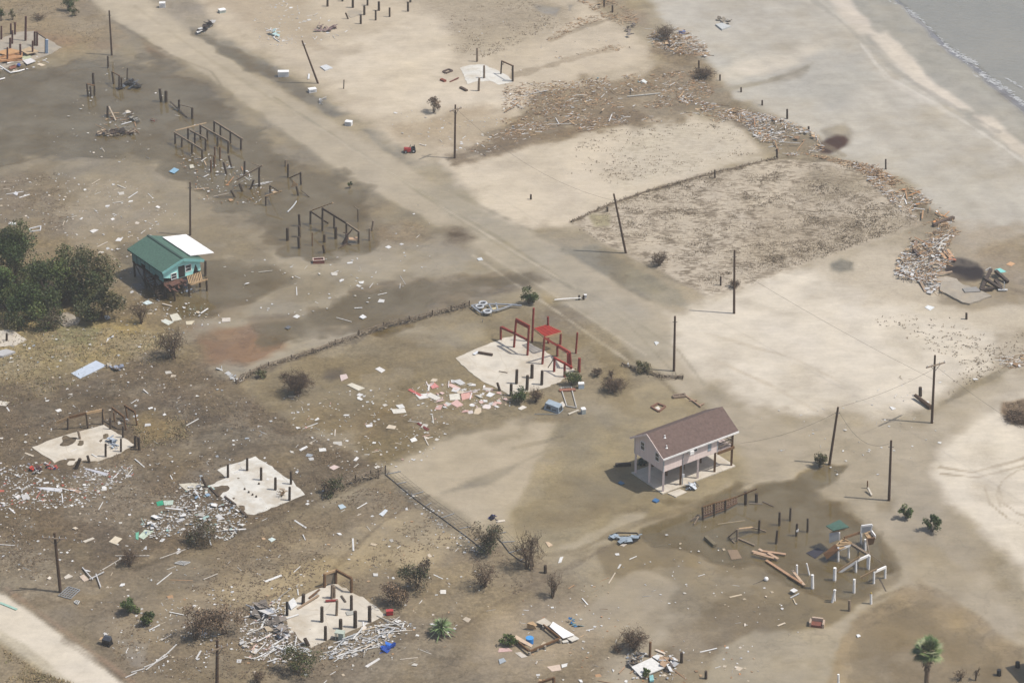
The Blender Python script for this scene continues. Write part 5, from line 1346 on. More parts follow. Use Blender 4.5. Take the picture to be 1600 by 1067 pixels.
# ------------------------------------------------------------------ utility poles and wires
TOPS = {}
def pole(key, base, top, label, arm=None, r=.17, ins=True):
    a = g(*base); b = tv(*top, a.y)
    t = thing("utility_pole", label, "utility pole", a)
    d = (b - a).normalized()
    mb = MB(); mb.tube(a - d * .5, b, r, r * .72, 10); mb.build("pole", M_POLE, t)
    TOPS[key] = b
    if arm:
        (x0, y0), (x1, y1), dx = arm
        p = tv(x0, y0, a.y - dx); q = tv(x1, y1, a.y + dx)
        off = Vector((0, -.22, 0))
        mb = MB(); mb.bar(p + off, q + off, .12, .14); c = mb.build("crossarm", M_GREYWOOD, t)
        for f in (.04, .3, .7, .96):
            s = p.lerp(q, f) + off; mb = MB(); mb.tube(s + Vector((0, 0, .06)), s + Vector((0, 0, .26)), .06, .04, 6); mb.build("insulator", M_GREYW, c)
        mb = MB(); m_ = p.lerp(q, .5); mb.bar(p.lerp(q, .25) + off * 1.4, m_ + off * .9 + Vector((0, 0, -.8)), .05, .05); mb.bar(p.lerp(q, .75) + off * 1.4, m_ + off * .9 + Vector((0, 0, -.8)), .05, .05); mb.build("brace", M_ROPE, c)
    else:
        mb = MB(); s = a.lerp(b, .9); mb.tube(s + Vector((-.3, -.1, 0)), s + Vector((.3, -.1, 0)), .04, .04, 6); mb.build("insulator_pin", M_ROPE, t)
    return t
pole('far', (174.7, 86.5), (170.6, 17), "bare utility pole standing in the floodwater by the grey slab")
pole('tilt', (497, 131), (472, 64), "tilted bare utility pole beside the wet roadside ditch, below the pilings")
pole('mid', (710.5, 248), (711.5, 164), "utility pole with short crossarm at the sand road's edge", ((703, 173.5), (721, 168), 1.0))
pole('lean', (978, 396), (959, 303), "leaning bare utility pole at the corner of the dune-grass lot")
pole('dune', (1147, 490), (1147.7, 391), "upright bare utility pole between dune grass and pale sand lot")
pole('road', (1053, 580), (1054.7, 494), "short bare utility pole beside the sand road, above the tan house")
pole('arm', (1456, 661), (1461, 555), "utility pole with a broken crossarm by the fallen log in pale sand", ((1447, 573), (1476, 565), 1.4))
pole('slant', (1296, 725), (1309.5, 636), "slanting utility pole with a green bush at its foot")
pole('pool', (1389, 782), (1392.5, 688), "bare utility pole in shallow water near two small green bushes")
pole('cottage', (297.3, 368), (297, 285), "slim utility pole directly behind the teal cottage", r=.15)
pole('lowleft', (94.5, 925), (85, 832), "utility pole with a wide crossarm near the pale made road", ((66, 838), (105, 840.5), .3), r=.19)
pole('bottom', (339, 1080), (339.5, 999), "utility pole beside the lath litter, foot cut by the photo's bottom edge", ((322, 1018), (357, 1006), .8), r=.19)
def wire(a, b, sag, label):
    P = [a.lerp(b, i / 16) + Vector((0, 0, -4 * sag * (i / 16) * (1 - i / 16))) for i in range(17)]
    tag(MB().path(P, .016, n=3).build("overhead_wire", M_ROPE, org=a), label, "wire")
wire(TOPS['dune'] + Vector((0, 0, -2.5)), TOPS['arm'] + Vector((0, 0, -3.2)), .4, "thin sagging wire from the upright dune pole to the crossarm pole")
wire(TOPS['arm'] + Vector((0, 0, -1.3)), g(1680, 715, 7), .6, "thin wire running from the crossarm pole out over the pale sand")
wire(TOPS['arm'] + Vector((0, 0, -1.8)), TOPS['slant'], .5, "thin wire strung between the crossarm pole and the slanting pole")
wire(TOPS['slant'] + Vector((0, 0, -.3)), TOPS['pool'] + Vector((0, 0, -.3)), 2.0, "slack wire hanging between the slanting pole and the shallow-water pole")
wire(TOPS['slant'] + Vector((0, 0, -.6)), g(1158, 692, 4.2), .7, "thin wire from the slanting pole to the tan stilt house")
wire(TOPS['mid'] + Vector((0, 0, -.5)), TOPS['lean'] + Vector((0, 0, -1)), 2.2, "thin slack wire from the roadside crossarm pole to the leaning pole")
# fallen pole
a, b = g(1430, 617.5, .5), g(1455, 637, .25)
tag(MB().tube(a, b, .22, .3, 10).build("fallen_pole", M_POLE, org=b), "short fallen pole section lying at the foot of the crossarm pole", "log")
pilings(W1, [(1438, 619, 605)], "short broken stump beside the fallen pole section", None, r=.22)
pilings(W1, [(1355.5, 763, 751)], "short brown stake in shallow water by the bare pole", None, m=M_BROWNWOOD, r=.08)
timber(W1, (1356, 762), (1362, 774), (214, 204, 186), "pale board leaning on the short brown stake", .2, .2, .5, .1)
# ------------------------------------------------------------------ stubs along the beach
for x, y, ty, l in ((1125, 126.5, 117, "dark stub nearest the brushy scour on the open beach"), (1158, 144.5, 137, "small dark stub standing alone on wet beach sand"), (1191, 165, 157, "small stub beside a twig line on the beach"),
                 (1230, 186, 171, "dark stub above the orange-flecked wrack pile"), (1263.5, 204, 198, "tiny stub close to the dark scour pool"), (1214, 249, 233, "dark stub at the far corner of the dune-grass lot"),
                 (1384, 265, 249, "tall dark stub at the beach end of the wrack line"), (1117, 279, 266, "dark post on the dune-grass lot's far edge"), (1510, 499, 489, "short dark stub in sand below the broken beach slab"),
                 (801, 128, 103, "slim dark stake at the left end of the wrack field"), (829.5, 312, 304, "tiny dark stake alone on the pale sand lot"), (949, 332, 324, "small stake at the near corner of the dune-grass lot"), (1126, 447, 432, "thin stake beside the round bush by the dune lot"),
                 (1092, 108, 95, "dark stub rising from the brushy scour by the beach"), (957, 20, 9, "dark stub in the far end of the beach wrack"), (944, 12, -4, "pale post at the far end of the beach wrack")):
    pilings(W1, [(x, y, ty)], l, None, r=.13, name="stake", cat="stake")
# ------------------------------------------------------------------ broken slab and wreck at the beach
o = slab_thing(WL, [(690, 490), (760, 480), (870, 470), (940, 520), (1100, 560), (1250, 640), (1180, 660), (1010, 725), (930, 710), (800, 640), (690, 590)], "broken tan concrete slab undermined beside the dark scour pool", M_CONCG, z=.28)
sheet(WL, [(640, 450), (760, 420), (870, 455), (900, 500), (700, 495)], (190, 178, 160), "tilted grey slab piece at the lip of the dark scour pool", "slab_fragment", "slab", th=.15, z=.2, tilt=-.12)
sheet(WL, [(930, 560), (1080, 540), (1130, 590), (960, 600)], (160, 156, 150), "cracked grey slab piece behind the broken tan slab", "slab_fragment", "slab", th=.15, z=.42)
for a, b, za, zb, l in (((1290, 370), (1425, 490), .9, .3, "thick dark beam slanting beside the turquoise tarp"), ((1170, 450), (1360, 575), .8, .2, "dark beam slanting down beyond the broken tan slab"), ((1285, 470), (1350, 550), .6, .1, "short dark beam between two slanting beams"), ((1130, 580), (1270, 560), .3, .4, "dark beam lying at the right of the broken tan slab"), ((1135, 580), (1240, 355), .1, 1.0, "dark post tilted over the dark scour pool")):
    timber(WL, a, b, (82, 70, 62), l, .42, .36, za, zb, name="beam", cat="beam")
timber(WL, (1185, 365), (1240, 335), (226, 222, 214), "short white plank stuck up by the dark scour pool", .3, .1, .5, .9, name="plank", cat="plank")
timber(WL, (1318, 577), (1420, 577), (238, 238, 236), "white plank lying flat below the slanting dark beams", .28, .12, .25, .25, name="plank", cat="plank")
timber(WL, (1385, 590), (1386, 490), (232, 232, 230), "thin white pipe standing over the flat white plank", .09, .09, .1, 1.4, name="pipe", cat="pipe")
sheet(WL, [(1280, 355), (1340, 340), (1408, 378), (1340, 392)], (150, 226, 216), "turquoise tarp at the top of the slanting dark beams", "tarp", "tarp", z=.9)
sheet(WL, [(1405, 300), (1450, 270), (1505, 290), (1460, 318)], (222, 176, 132), "orange-tan board lying on sand beyond the turquoise tarp", "board", "board")
sheet(WL, [(520, 765), (555, 742), (630, 765), (580, 800)], (240, 242, 240), "bright white tarp lying on sand below the wrack pile", "tarp", "tarp")
timber(WL, (420, 380), (530, 600), (176, 152, 128), "long grey plank at the wrack pile's lower end", .3, .12, .4, .1, name="plank", cat="plank")
timber(WL, (490, 385), (640, 470), (186, 160, 132), "tan plank lying at the wrack pile's lower end", .2, .1, .3, .2, name="plank", cat="plank")
timber(WL, (610, 415), (820, 378), (198, 172, 146), "pale plank reaching from the wrack pile over the dark scour pool", .25, .1, .4, .5, name="plank", cat="plank")
timber(WL, (400, 140), (460, 210), (96, 78, 68), "dark timber in the wrack pile above the dark scour pool", .4, .3, .4, .4)
timber(WL, (430, 50), (405, 150), (150, 124, 104), "brown timber lying along the wrack pile", .4, .2, .5, .4)
for a, b in (((700, 180), (750, 240)), ((735, 160), (810, 240)), ((770, 140), (830, 230))):
    timber(WL, a, b, (208, 168, 132), "tan plank of the row at the wrack pile's seaward edge", .4, .14, .5, .3, name="plank", cat="plank", group="planks at the wrack's seaward edge")
timber(WL, (780, 245), (860, 255), (206, 132, 104), "orange-red plank at the rim of the dark scour pool", .4, .2, .3, .3, name="plank", cat="plank")
timber(W1, (1458, 352), (1490, 340), (104, 88, 76), "long dark log poking out of the wrack onto the beach", .45, .4, .3, .2, name="log", cat="log")
# box and flotsam on the upper wrack
a = g(1062, 54); mb = MB(); mb.box(a, (.95, .15, 0), (-.1, .5, 0), (0, 0, .4))
t = thing("storage_tub", "bright blue plastic tub lying on the beach wrack", "tub", a); mb.build("body", mat("blue_plastic", (62, 76, 170), .45, .15, 2), t)
mb = MB(); mb.box(a + Vector((-.04, -.03, .405)), (1.03, .16, 0), (-.11, .57, 0), (0, 0, .06)); mb.build("lid", mat("pale_blue_plastic", (170, 182, 226), .45, .15, 2), t)
sheet(W1, [(1118, 38), (1128, 36), (1142, 41), (1128, 46)], (205, 208, 206), "crumpled pale sheet lying on open beach near the blue tub", "sheet", "sheet", th=.3, z=.3)
wreckage(W1, [(1122, 32), (1140, 38), (1138, 34)], "grey twig tangle draped on the crumpled pale sheet", 10, [(150, 140, 124), (120, 108, 96)], .5, name="twig_tangle", cat="twigs", h=.5)

# ------------------------------------------------------------------ platform with the blue drum, white tarp slab
def platform():
    w = WM; c = w.g(400, 280); t = thing("low_deck", "low rectangular timber deck frame with a white panel side, lying in mud", "deck", c)
    mb = MB(); z = .45
    P = [w.g(*p, z) for p in ((270, 385), (545, 268), (395, 150), (140, 275))]
    mb.bar(P[0], P[1], .14, .25); mb.bar(P[1], P[2], .14, .25); mb.bar(P[3], P[0], .14, .25); mb.build("frame", M_BROWNWOOD, t)
    for x, y in ((270, 420), (408, 365), (340, 385), (545, 310), (395, 190)):
        mb = MB(); a = w.g(x, y); mb.tube(a - Vector((0, 0, .1)), a + Vector((0, 0, .45)), .16, .14); mb.build("leg", M_CONCG, t)
    mb = MB(); mb.slab([w.g(*p, .55) for p in ((480, 118), (670, 235), (570, 265), (450, 160))], .08); mb.build("white_panel", M_WHITE, t, fixn=True)
    mb = MB(); mb.slab([w.g(*p, .47) for p in ((325, 122), (405, 85), (470, 130), (420, 160), (370, 140))], .08); mb.build("pale_panel", M_CONC, t, fixn=True)
    mb = MB(); mb.slab([w.g(*p, .32) for p in ((670, 240), (715, 268), (650, 295), (605, 268))], .08); mb.slab([w.g(*p, .2) for p in ((560, 290), (610, 275), (620, 298), (570, 305))], .08); mb.build("loose_panel", M_CONCP, t, fixn=True)
    mb = MB(); mb.slab([w.g(*p, .62) for p in ((130, 265), (150, 238), (300, 325), (285, 345))], .08); mb.build("tan_board", mat("pale_tan_board", (226, 200, 172), .8, .2, 2), t, fixn=True)
    mb = MB(); mb.slab([w.g(245, 180, .2), w.g(335, 185, .2), w.g(315, 150, .7), w.g(250, 130, .9)], .06); mb.slab([w.g(250, 130, .9), w.g(300, 115, .8), w.g(340, 150, .6), w.g(320, 160, .6)], .06); mb.build("broken_box", M_TANWOOD, t, fixn=True)
platform()
def drum():
    a = WM.g(272, 310, .1); t = thing("drum", "bright blue drum standing inside the low timber deck frame", "drum", a)
    mb = MB(); mb.tube(a, a + Vector((0, 0, .62)), .40, .40, 14); mb.build("body", mat("bright_blue_plastic", (44, 140, 222), .4, .1, 2), t)
    mb = MB(); mb.tube(a + Vector((0, 0, .622)), a + Vector((0, 0, .67)), .42, .42, 14); mb.build("lid", mat("light_blue_plastic", (90, 170, 235), .4, .1, 2), t)
drum()
sheet(WM, [(140, 395), (190, 388), (255, 430), (200, 440)], (216, 206, 192), "pale flat board lying under the dark shrub by the deck frame", "board", "board")
sheet(WM, [(0, 355), (80, 350), (120, 380), (-10, 390)], (226, 190, 182), "pink insulation sheet behind the grey vent by the deck frame", "insulation", "insulation")
sheet(WM, [(-5, 455), (40, 440), (62, 470), (5, 495)], (176, 184, 190), "grey louvred vent lying in mud left of the deck frame", "vent", "vent", z=.12)
sheet(WM, [(425, 520), (540, 500), (555, 550), (470, 562)], (226, 204, 184), "pinkish torn board lying in mud below the deck frame", "board", "board")
sheet(WM, [(555, 500), (610, 488), (605, 515), (560, 528)], (240, 238, 232), "small white board touching the pinkish torn board", "board", "board", z=.1)
wreckage(WM, [(640, 130), (655, 160), (720, 160)], "bright blue plastic wreckage beside the white panel deck frame", 12, [(60, 130, 190), (50, 110, 170), (120, 160, 170)], .35, cat="scrap", name="plastic_scrap", seed=9)
sheet(WM, [(1180, 520), (1360, 440), (1480, 525), (1270, 612)], (242, 240, 234), "large square white roof sheet lying flat among scraps", "roof_sheet", "sheet", z=.3, th=.12)
sheet(WM, [(1365, 430), (1410, 410), (1490, 460), (1440, 475)], (236, 236, 232), "narrow white panel behind the large square white roof sheet", "pale_sheet", "panel", z=.25, th=.1)
wreckage(WM, [(1180, 490), (1260, 440), (1240, 470), (1180, 520)], "grey torn wreckage along the far edge of the square white sheet", 26, [(120, 116, 112), (210, 210, 206), (150, 130, 108)], .5, seed=11)
wreckage(WM, [(1480, 490), (1560, 480), (1500, 560), (1540, 510)], "torn white and black scraps right of the square white sheet", 26, [(230, 230, 228), (90, 84, 80), (190, 160, 130)], .5, seed=12)
sheet(WM, [(1340, 600), (1375, 590), (1382, 640), (1345, 645)], (150, 205, 205), "turquoise rag at the near corner of the square white sheet", "rag", "rag", z=.3, th=.2)
timber(WM, (1395, 370), (1480, 405), (232, 216, 196), "cream plank lying behind the brown post by the white sheet", .25, .1, .12, .12, name="plank", cat="plank")
timber(WM, (1070, 580), (1122, 520), (186, 156, 128), "tan plank lying left of the square white sheet", .12, .1, .12, .3, name="plank", cat="plank")
pilings(WM, [(1345, 435, 300, 1350)], "brown post standing behind the square white roof sheet", None, m=M_BROWNWOOD, r=.13)
pframe(WM, "post_frame_ruin", "rusty brown post with a beam cut off by the photo's bottom edge", "ruin", [(487, 700, 615)], [((350, 668, 0), (490, 620, 0), M_BROWNWOOD, .2, .22)], mp=M_BROWNWOOD, r=.17)
pilings(W1, [(1065, 1035, 1019), (1103, 1060, 1048)], "dark stub in mud right of the square white roof sheet", "stubs by the white roof sheet", r=.13)
pilings(W1, [(852, 895, 883)], "dark short stump beside the bare brown tree", None, r=.15)
pilings(W1, [(1310, 1069, 1053)], "white stub at the photo's bottom edge in the silt", None, m=M_WHITE, r=.11)
pilings(W1, [(1561, 1054, 1046), (1590, 1042, 1034)], "squat black post in mud by the blue-white building corner", "squat black posts", m=M_BLACK, r=.24)
# ------------------------------------------------------------------ vehicles and appliances
def box_appliance(x, y, l, d, h, yaw, label, rgb=(240, 240, 240), cat="appliance", name="appliance", tip=0.0, band=True):
    a = g(x, y); ex = Vector((math.cos(yaw), math.sin(yaw), 0)); ey = Vector((-ex.y, ex.x, 0)); L = local(a, ex, ey)
    t = thing(name, label, cat, a)
    key = "enamel_%d_%d_%d" % rgb
    m = mat(key, rgb, .4, .1, 2)
    mb = MB(); wall_box(mb, L, -l / 2, l / 2, -d / 2, d / 2, -.08, h * .78); mb.build("body", m, t)
    mb = MB(); wall_box(mb, L, -l / 2 - .02, l / 2 + .02, -d / 2 - .02, d / 2 + .02, h * .78 + .004, h); mb.build("lid", M_WHITE, t)
    if band:
        mb = MB(); mb.bar(L(-l * .3, -d / 2 - .05, h * .6), L(l * .3, -d / 2 - .05, h * .6), .05, .05); mb.build("handle", M_METAL, t)
box_appliance(443, 119, 1.7, .8, .85, .05, "white chest freezer stranded in the wet roadside ditch", name="freezer", cat="freezer")
box_appliance(488, 144, 1.2, .8, .6, .4, "white tub-like appliance lying half sunk just below the tilted pole", name="wash_tub", cat="appliance")
box_appliance(545, 196, 1.0, .8, .7, -.3, "white appliance lying by the ditch further down the sand road", cat="appliance")
box_appliance(254, 12, 1.0, .8, .9, .1, "white box appliance standing on dark wet ground by the road's far end", cat="appliance")
box_appliance(347, 20, 1.1, .9, .6, .5, "pale green-sided box lying on sand above the ditch", rgb=(206, 216, 206), cat="box", name="box")
timber(W1, (482, 124), (483, 116), (236, 236, 234), "short white board upright in sand left of the tilted pole's foot", .3, .1, .1, .2, name="board", cat="board")
wreckage(W1, [(500, 158), (508, 156), (503, 162)], "twisted white metal scrap in the roadside ditch", 8, [(210, 212, 214), (150, 150, 150)], .4, seed=14, h=.4)
wreckage(W1, [(312, 52), (322, 46), (330, 40), (326, 44)], "black and white wreckage at the head of the roadside ditch", 26, [(48, 44, 46), (70, 60, 56), (210, 208, 204)], .6, seed=15, h=.9)
wreckage(W1, [(420, 50), (428, 46), (436, 62), (425, 56)], "bent white and teal pipe wreckage on the sand lot", 14, [(232, 232, 230), (180, 210, 210)], .6, seed=16)
open_frame(W1, [(416, 49), (432, 45), (428, 60), (437, 66)], (236, 236, 234), "angular bent white pipe frame on the sand lot", .12, .12, name="pipe", cat="pipe", close=False)
wreckage(W1, [(500, 42), (522, 45), (515, 50), (498, 50)], "tangle of purple-brown wire mesh on the sand lot", 30, [(140, 116, 116), (160, 136, 130)], .5, seed=17, name="wire_tangle", cat="wire")
sheet(W1, [(500, 104), (510, 101), (520, 106), (508, 110)], (222, 224, 224), "white crumpled sheet beside a damp patch right of the tilted pole", "sheet", "sheet", th=.2, z=.2)
def mower():
    a = g(640, 238); yaw = .1; ex = Vector((math.cos(yaw), math.sin(yaw), 0)); ey = Vector((-ex.y, ex.x, 0)); L = local(a, ex, ey)
    t = thing("riding_mower", "red riding mower overturned at the edge of the wet sand road", "mower", a)
    red = mat("mower_red", (176, 56, 52), .45, .2, 2)
    mb = MB(); mb.hexa([L(-.85, -.4, .2), L(.25, -.4, .2), L(.25, .4, .2), L(-.85, .4, .2)], [L(-.8, -.3, .75), L(.2, -.3, .65), L(.2, .3, .65), L(-.8, .3, .75)]); mb.build("body", red, t, fixn=True)
    mb = MB(); wall_box(mb, L, .26, .75, -.28, .28, .5, .62); wall_box(mb, L, .66, .78, -.28, .28, .625, 1.05); mb.build("seat", M_BLACK, t)
    for x, r_ in ((-.6, .25), (.55, .36)):
        for y in (-.5, .5):
            mb = MB(); mb.tube(L(x, y - .1, r_), L(x, y + .1, r_), r_, r_, 14); wh = mb.build("wheel", M_BLACK, t)
            mb = MB(); mb.tube(L(x, y - .12, r_), L(x, y + .12, r_), r_ * .4, r_ * .4, 10); mb.build("rim", M_GREYW, wh)
    mb = MB(); mb.tube(L(-.1, 0, .66), L(.12, 0, 1.0), .03, .03); c = L(.12, 0, 1.0)
    mb.path([c + (ey * math.cos(k * .785) + Vector((.3, 0, .9)) * math.sin(k * .785)) * .2 for k in range(9)], .025, n=5); mb.build("steering_wheel", M_BLACK, t)
mower()
def camper():
    w = WC; a = w.g(1000, 975)
    t = thing("camper_shell", "blue-grey truck camper shell tipped over in mud by the red frame's slab", "camper shell", a)
    e = w.g(940, 920) ; ex = (w.g(1065, 960) - w.g(950, 930)); ex.z = 0; l = 2.1; ex = ex.normalized(); ey = Vector((-ex.y, ex.x, 0)); L = local(w.g(945, 950), ex, ey)
    mb = MB(); mb.hexa([L(0, 0, .02), L(l, -.1, .02), L(l, 1.15, .02), L(0, 1.25, .02)], [L(.15, .1, .95), L(l - .1, -.0, .8), L(l - .15, 1.0, .85), L(.15, 1.1, 1.0)]); mb.build("shell", M_BLUEM, t, fixn=True)
    for u in (.35, 1.15):
        mb = MB(); mb.hexa([L(u, -.03, .3), L(u + .6, -.06, .3), L(u + .6, .01, .3), L(u, .03, .3)], [L(u + .06, .05, .72), L(u + .56, .02, .68), L(u + .56, .08, .68), L(u + .06, .1, .72)]); mb.build("window", M_GLASS, t, fixn=True)
    mb = MB(); mb.hexa([L(l + .004, .15, .2), L(l + .04, .15, .2), L(l + .04, .9, .2), L(l + .004, .9, .2)], [L(l - .08, .15, .7), L(l - .03, .15, .7), L(l - .05, .85, .7), L(l - .1, .85, .7)]); mb.build("rear_window", M_GLASS, t, fixn=True)
camper()
open_frame(WC, [(1105, 745), (1160, 915), (1250, 930), (1200, 735)], (200, 196, 188), "pale metal trailer frame lying in mud beside the camper shell", .12, .12, name="trailer_chassis", cat="frame", cross=0)
timber(WC, (860, 990), (1075, 990), (150, 150, 144), "grey pipe lying under the camper shell", .1, .1, .08, .08, name="pipe", cat="pipe")
timber(WC, (1175, 990), (1270, 952), (226, 216, 198), "pale plank lying at the trailer frame's near end", .22, .1, .12, .12, name="plank", cat="plank")
timber(WC, (1090, 770), (1240, 762), (164, 112, 92), "rusty board crossing the trailer frame's far end", .5, .16, .14, .14, name="board", cat="board")
box_appliance(690 + 1312 * .16866, 480 + 985 * .16866, .5, .5, .75, .3, "small grey canister standing in mud right of the trailer frame", rgb=(176, 186, 186), cat="canister", name="canister", band=False)
box_appliance(690 + 1292 * .16866, 480 + 750 * .16866, .7, .5, .75, .1, "small pale blue box beside the shrub at the slab's right", rgb=(206, 222, 234), cat="box", name="box", band=False)
sheet(WC, [(1080, 900), (1120, 870), (1150, 905), (1110, 935)], (226, 218, 204), "pale round board inside the trailer frame", "board", "board")
def dock_trailer():
    w = WQ; a = w.g(300, 380); t = thing("trailer_wreck", "grey trailer wreck with three ring tyres and long pipes at the fence's end", "trailer", a)
    rl = MB()
    for p, q in (((130, 300), (240, 385)), ((240, 385), (450, 362)), ((450, 362), (640, 295)), ((640, 295), (760, 300)), ((300, 282), (560, 285)), ((560, 285), (700, 292)), ((130, 300), (290, 275)), ((440, 268), (460, 350)), ((350, 282), (390, 362))):
        rl.bar(w.g(*p, .4), w.g(*q, .4), .18, .16)
    for x, y in ((270, 510), (380, 430), (265, 430)): rl.bar(w.g(x, y), w.g(x, y - 60 * .6, .5), .08, .08)
    rl.build("frame", M_METAL, t)
    for x, y in ((235, 310), (275, 270), (330, 372)):
        c = w.g(x, y, .5); ty = MB(); n = 16
        R, r_ = .48, .14
        for i in range(n):
            for j in range(6):
                def P(i, j):
                    A, B = 2 * math.pi * i / n, 2 * math.pi * j / 6
                    return c + Vector(((R + r_ * math.cos(B)) * math.cos(A), (R + r_ * math.cos(B)) * math.sin(A), r_ * math.sin(B)))
                ty.quad(P(i, j), P(i + 1, j), P(i + 1, j + 1), P(i, j + 1))
        ty.build("tyre_ring", M_GREYW, t, smooth=True)
        h = MB(); h.tube(c - Vector((0, 0, .2)), c - Vector((0, 0, .02)), .38, .38, 12); h.build("hub", M_BLACK, t)
    pl = MB(); pl.slab([w.g(385, 330, .5), w.g(440, 315, .5), w.g(445, 340, .5), w.g(400, 350, .5)], .06); pl.build("panel", mat("cream_panel", (214, 200, 160), .8, .2, 2), t, fixn=True)
dock_trailer()
tag(MB().path([WQ.g(*p, .35) for p in ((1170, 228), (1280, 216), (1400, 208), (1500, 204))], .07).build("pipe", M_WHITE), "long white pipe resting on two dark stubs by the sand road", "pipe")
pilings(WQ, [(1480, 230, 172), (1535, 228, 172)], "dark stub propping the long white pipe", "stubs under the long white pipe", r=.12)
box_appliance(720 + 1556 * .125, 440 + 205 * .125, .35, .3, .5, 0, "small white canister on the stub at the long white pipe", cat="canister", name="canister", band=False)
def metal_wreck():
    w = WZ(800, 800); P = [(615, 140), (660, 128), (720, 170), (790, 130), (800, 160), (740, 185)]
    c = w.g(700, 160); t = thing("sheet_metal_wreck", "crumpled grey-blue sheet metal wreck lying in shallow brown water", "wreck", c)
    r = random.Random(2); mb = MB()
    for k in range(16):
        f = k / 15; p = w.g(615 + 185 * f, 140 + 30 * math.sin(f * 3.1) + r.gauss(0, 6), r.uniform(.15, .55)); s = r.uniform(.2, .5); th = r.uniform(-.6, .9)
        d = Vector((math.cos(th), math.sin(th), r.uniform(-.4, .4))) * s; e = Vector((-math.sin(th), math.cos(th), r.uniform(-.5, .5))) * s * .6
        mb.slab([p - d - e, p + d - e, p + d * .8 + e, p - d * .9 + e], .03)
    mb.build("metal_sheet", M_BLUEM, t)
    fr = MB()
    pts = [w.g(615, 145, .2), w.g(690, 178, .15), w.g(750, 190, .2), w.g(800, 160, .4), w.g(780, 130, .5), w.g(660, 128, .5)]
    fr.path(pts + [pts[0]], .08); fr.path([w.g(700, 150, .3), w.g(720, 190, .2)], .08); fr.build("frame", M_BLACK, t)
metal_wreck()
def sofa():
    w = WZ(1200, 800); a = w.g(295, 735); b = w.g(335, 722); ex = Vector((.97, -.22, 0)).normalized(); ey = Vector((-ex.y, ex.x, 0)); L = local(w.g(268, 718), ex, ey)
    t = thing("armchair", "red-brown upholstered armchair overturned in mud", "armchair", L(0, 0, 0))
    m = mat("red_brown_upholstery", (140, 88, 74), .9, .25, 2); m2 = mat("faded_upholstery", (206, 182, 160), .9, .2, 2)
    mb = MB(); wall_box(mb, L, 0, 1.15, 0, .75, -.05, .3); mb.build("seat", m, t)
    for x in (-.22, 1.152):
        mb = MB(); wall_box(mb, L, x, x + .2, 0, .95, -.05, .52); mb.build("arm", m2, t)
    mb = MB(); wall_box(mb, L, 0, 1.15, .752, .98, -.05, .72); mb.build("backrest", m2, t)
sofa()
def grill():
    a = WZ(0, 800).g(672, 830); t = thing("grill", "black barbecue grill toppled near the pale made road", "grill", a); L = local(a, Vector((.9, -.4, 0)), Vector((.4, .9, 0)))
    mb = MB(); wall_box(mb, L, -.45, .45, -.3, .3, .1, .75); mb.build("body", M_BLACK, t)
    mb = MB(); mb.hexa([L(-.45, -.3, .755), L(.45, -.3, .755), L(.45, .3, .755), L(-.45, .3, .755)], [L(-.35, .0, 1.05), L(.35, .0, 1.05), L(.35, .28, 1.05), L(-.35, .28, 1.05)]); mb.build("hood", mat("faded_black", (80, 84, 92), .5, .2, 2), t, fixn=True)
    for y in (-.34, .34):
        mb = MB(); mb.tube(L(.35, y - .04, .14), L(.35, y + .04, .14), .14, .14, 10); mb.build("wheel", M_BLACK, t)
    mb = MB(); wall_box(mb, L, -.85, -.46, -.25, .25, .6, .65); mb.build("side_shelf", M_TANWOOD, t)
grill()
wreckage(W1, [(598, 1014), (606, 1011), (613, 1010), (604, 1015)], "crumpled bright blue tarp lying below the lath litter", 18, [(44, 96, 196), (60, 120, 214), (36, 76, 160)], .4, name="tarp", cat="tarp", h=.35, seed=21, sticks=0)
wreckage(W1, [(768, 811), (772, 809), (775, 812)], "small dark blue bundle at the tip of the silt tongue", 12, [(40, 50, 120), (60, 70, 140), (30, 30, 50)], .3, name="bundle", cat="bundle", h=.4, seed=22)
timber(W1, (776, 815), (789, 813), (232, 220, 200), "cream board lying beside the small dark blue bundle", .35, .1, .1, .1, name="board", cat="board")
wreckage(WF, [(1010, 420), (1060, 430), (1050, 480), (1020, 450)], "crumpled grey-blue appliance shell on the pinkish slab", 22, [(164, 176, 190), (190, 200, 210), (110, 120, 130)], .4, name="appliance_shell", cat="appliance", h=.6, seed=23)
wreckage(WA, [(720, 940), (760, 950), (790, 900), (745, 925)], "pile of white-blue scraps dumped on the tan house's slab edge", 22, [(220, 226, 232), (150, 160, 172), (90, 90, 92)], .4, seed=24, h=.5)
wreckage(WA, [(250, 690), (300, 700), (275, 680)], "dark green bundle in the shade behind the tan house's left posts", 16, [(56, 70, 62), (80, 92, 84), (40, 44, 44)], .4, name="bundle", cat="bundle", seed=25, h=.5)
sheet(WA, [(370, 1045), (400, 1020), (442, 1040), (410, 1060)], (70, 120, 170), "blue plastic scrap below the tan house's near corner", "plastic_scrap", "scrap", th=.2, z=.2)
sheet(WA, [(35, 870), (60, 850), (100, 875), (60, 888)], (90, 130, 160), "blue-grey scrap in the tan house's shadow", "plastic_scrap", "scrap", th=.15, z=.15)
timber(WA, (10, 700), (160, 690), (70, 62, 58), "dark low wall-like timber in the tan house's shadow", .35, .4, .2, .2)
open_frame(WA, [(362, 130), (425, 95), (500, 125), (435, 175)], (140, 104, 84), "square rusty brown frame on mud behind the tan house", .22, .2)
sheet(WA, [(390, 140), (430, 120), (455, 150), (420, 165)], (236, 228, 214), "white scrap inside the square rusty brown frame", "board", "board")
open_frame(WA, [(575, 20), (690, 5), (695, 30), (580, 42)], (150, 130, 110), "low grey wooden frame lying beyond the tan house", .2, .3, cross=1)
for a, b in (((700, 20), (850, 125)), ((735, 68), (810, 65)), ((820, 120), (880, 95))):
    timber(WA, a, b, (176, 146, 122), "tan board of the loose group behind the tan house roof", .16, .1, .1, .2, name="board", cat="board", group="boards behind the tan house")
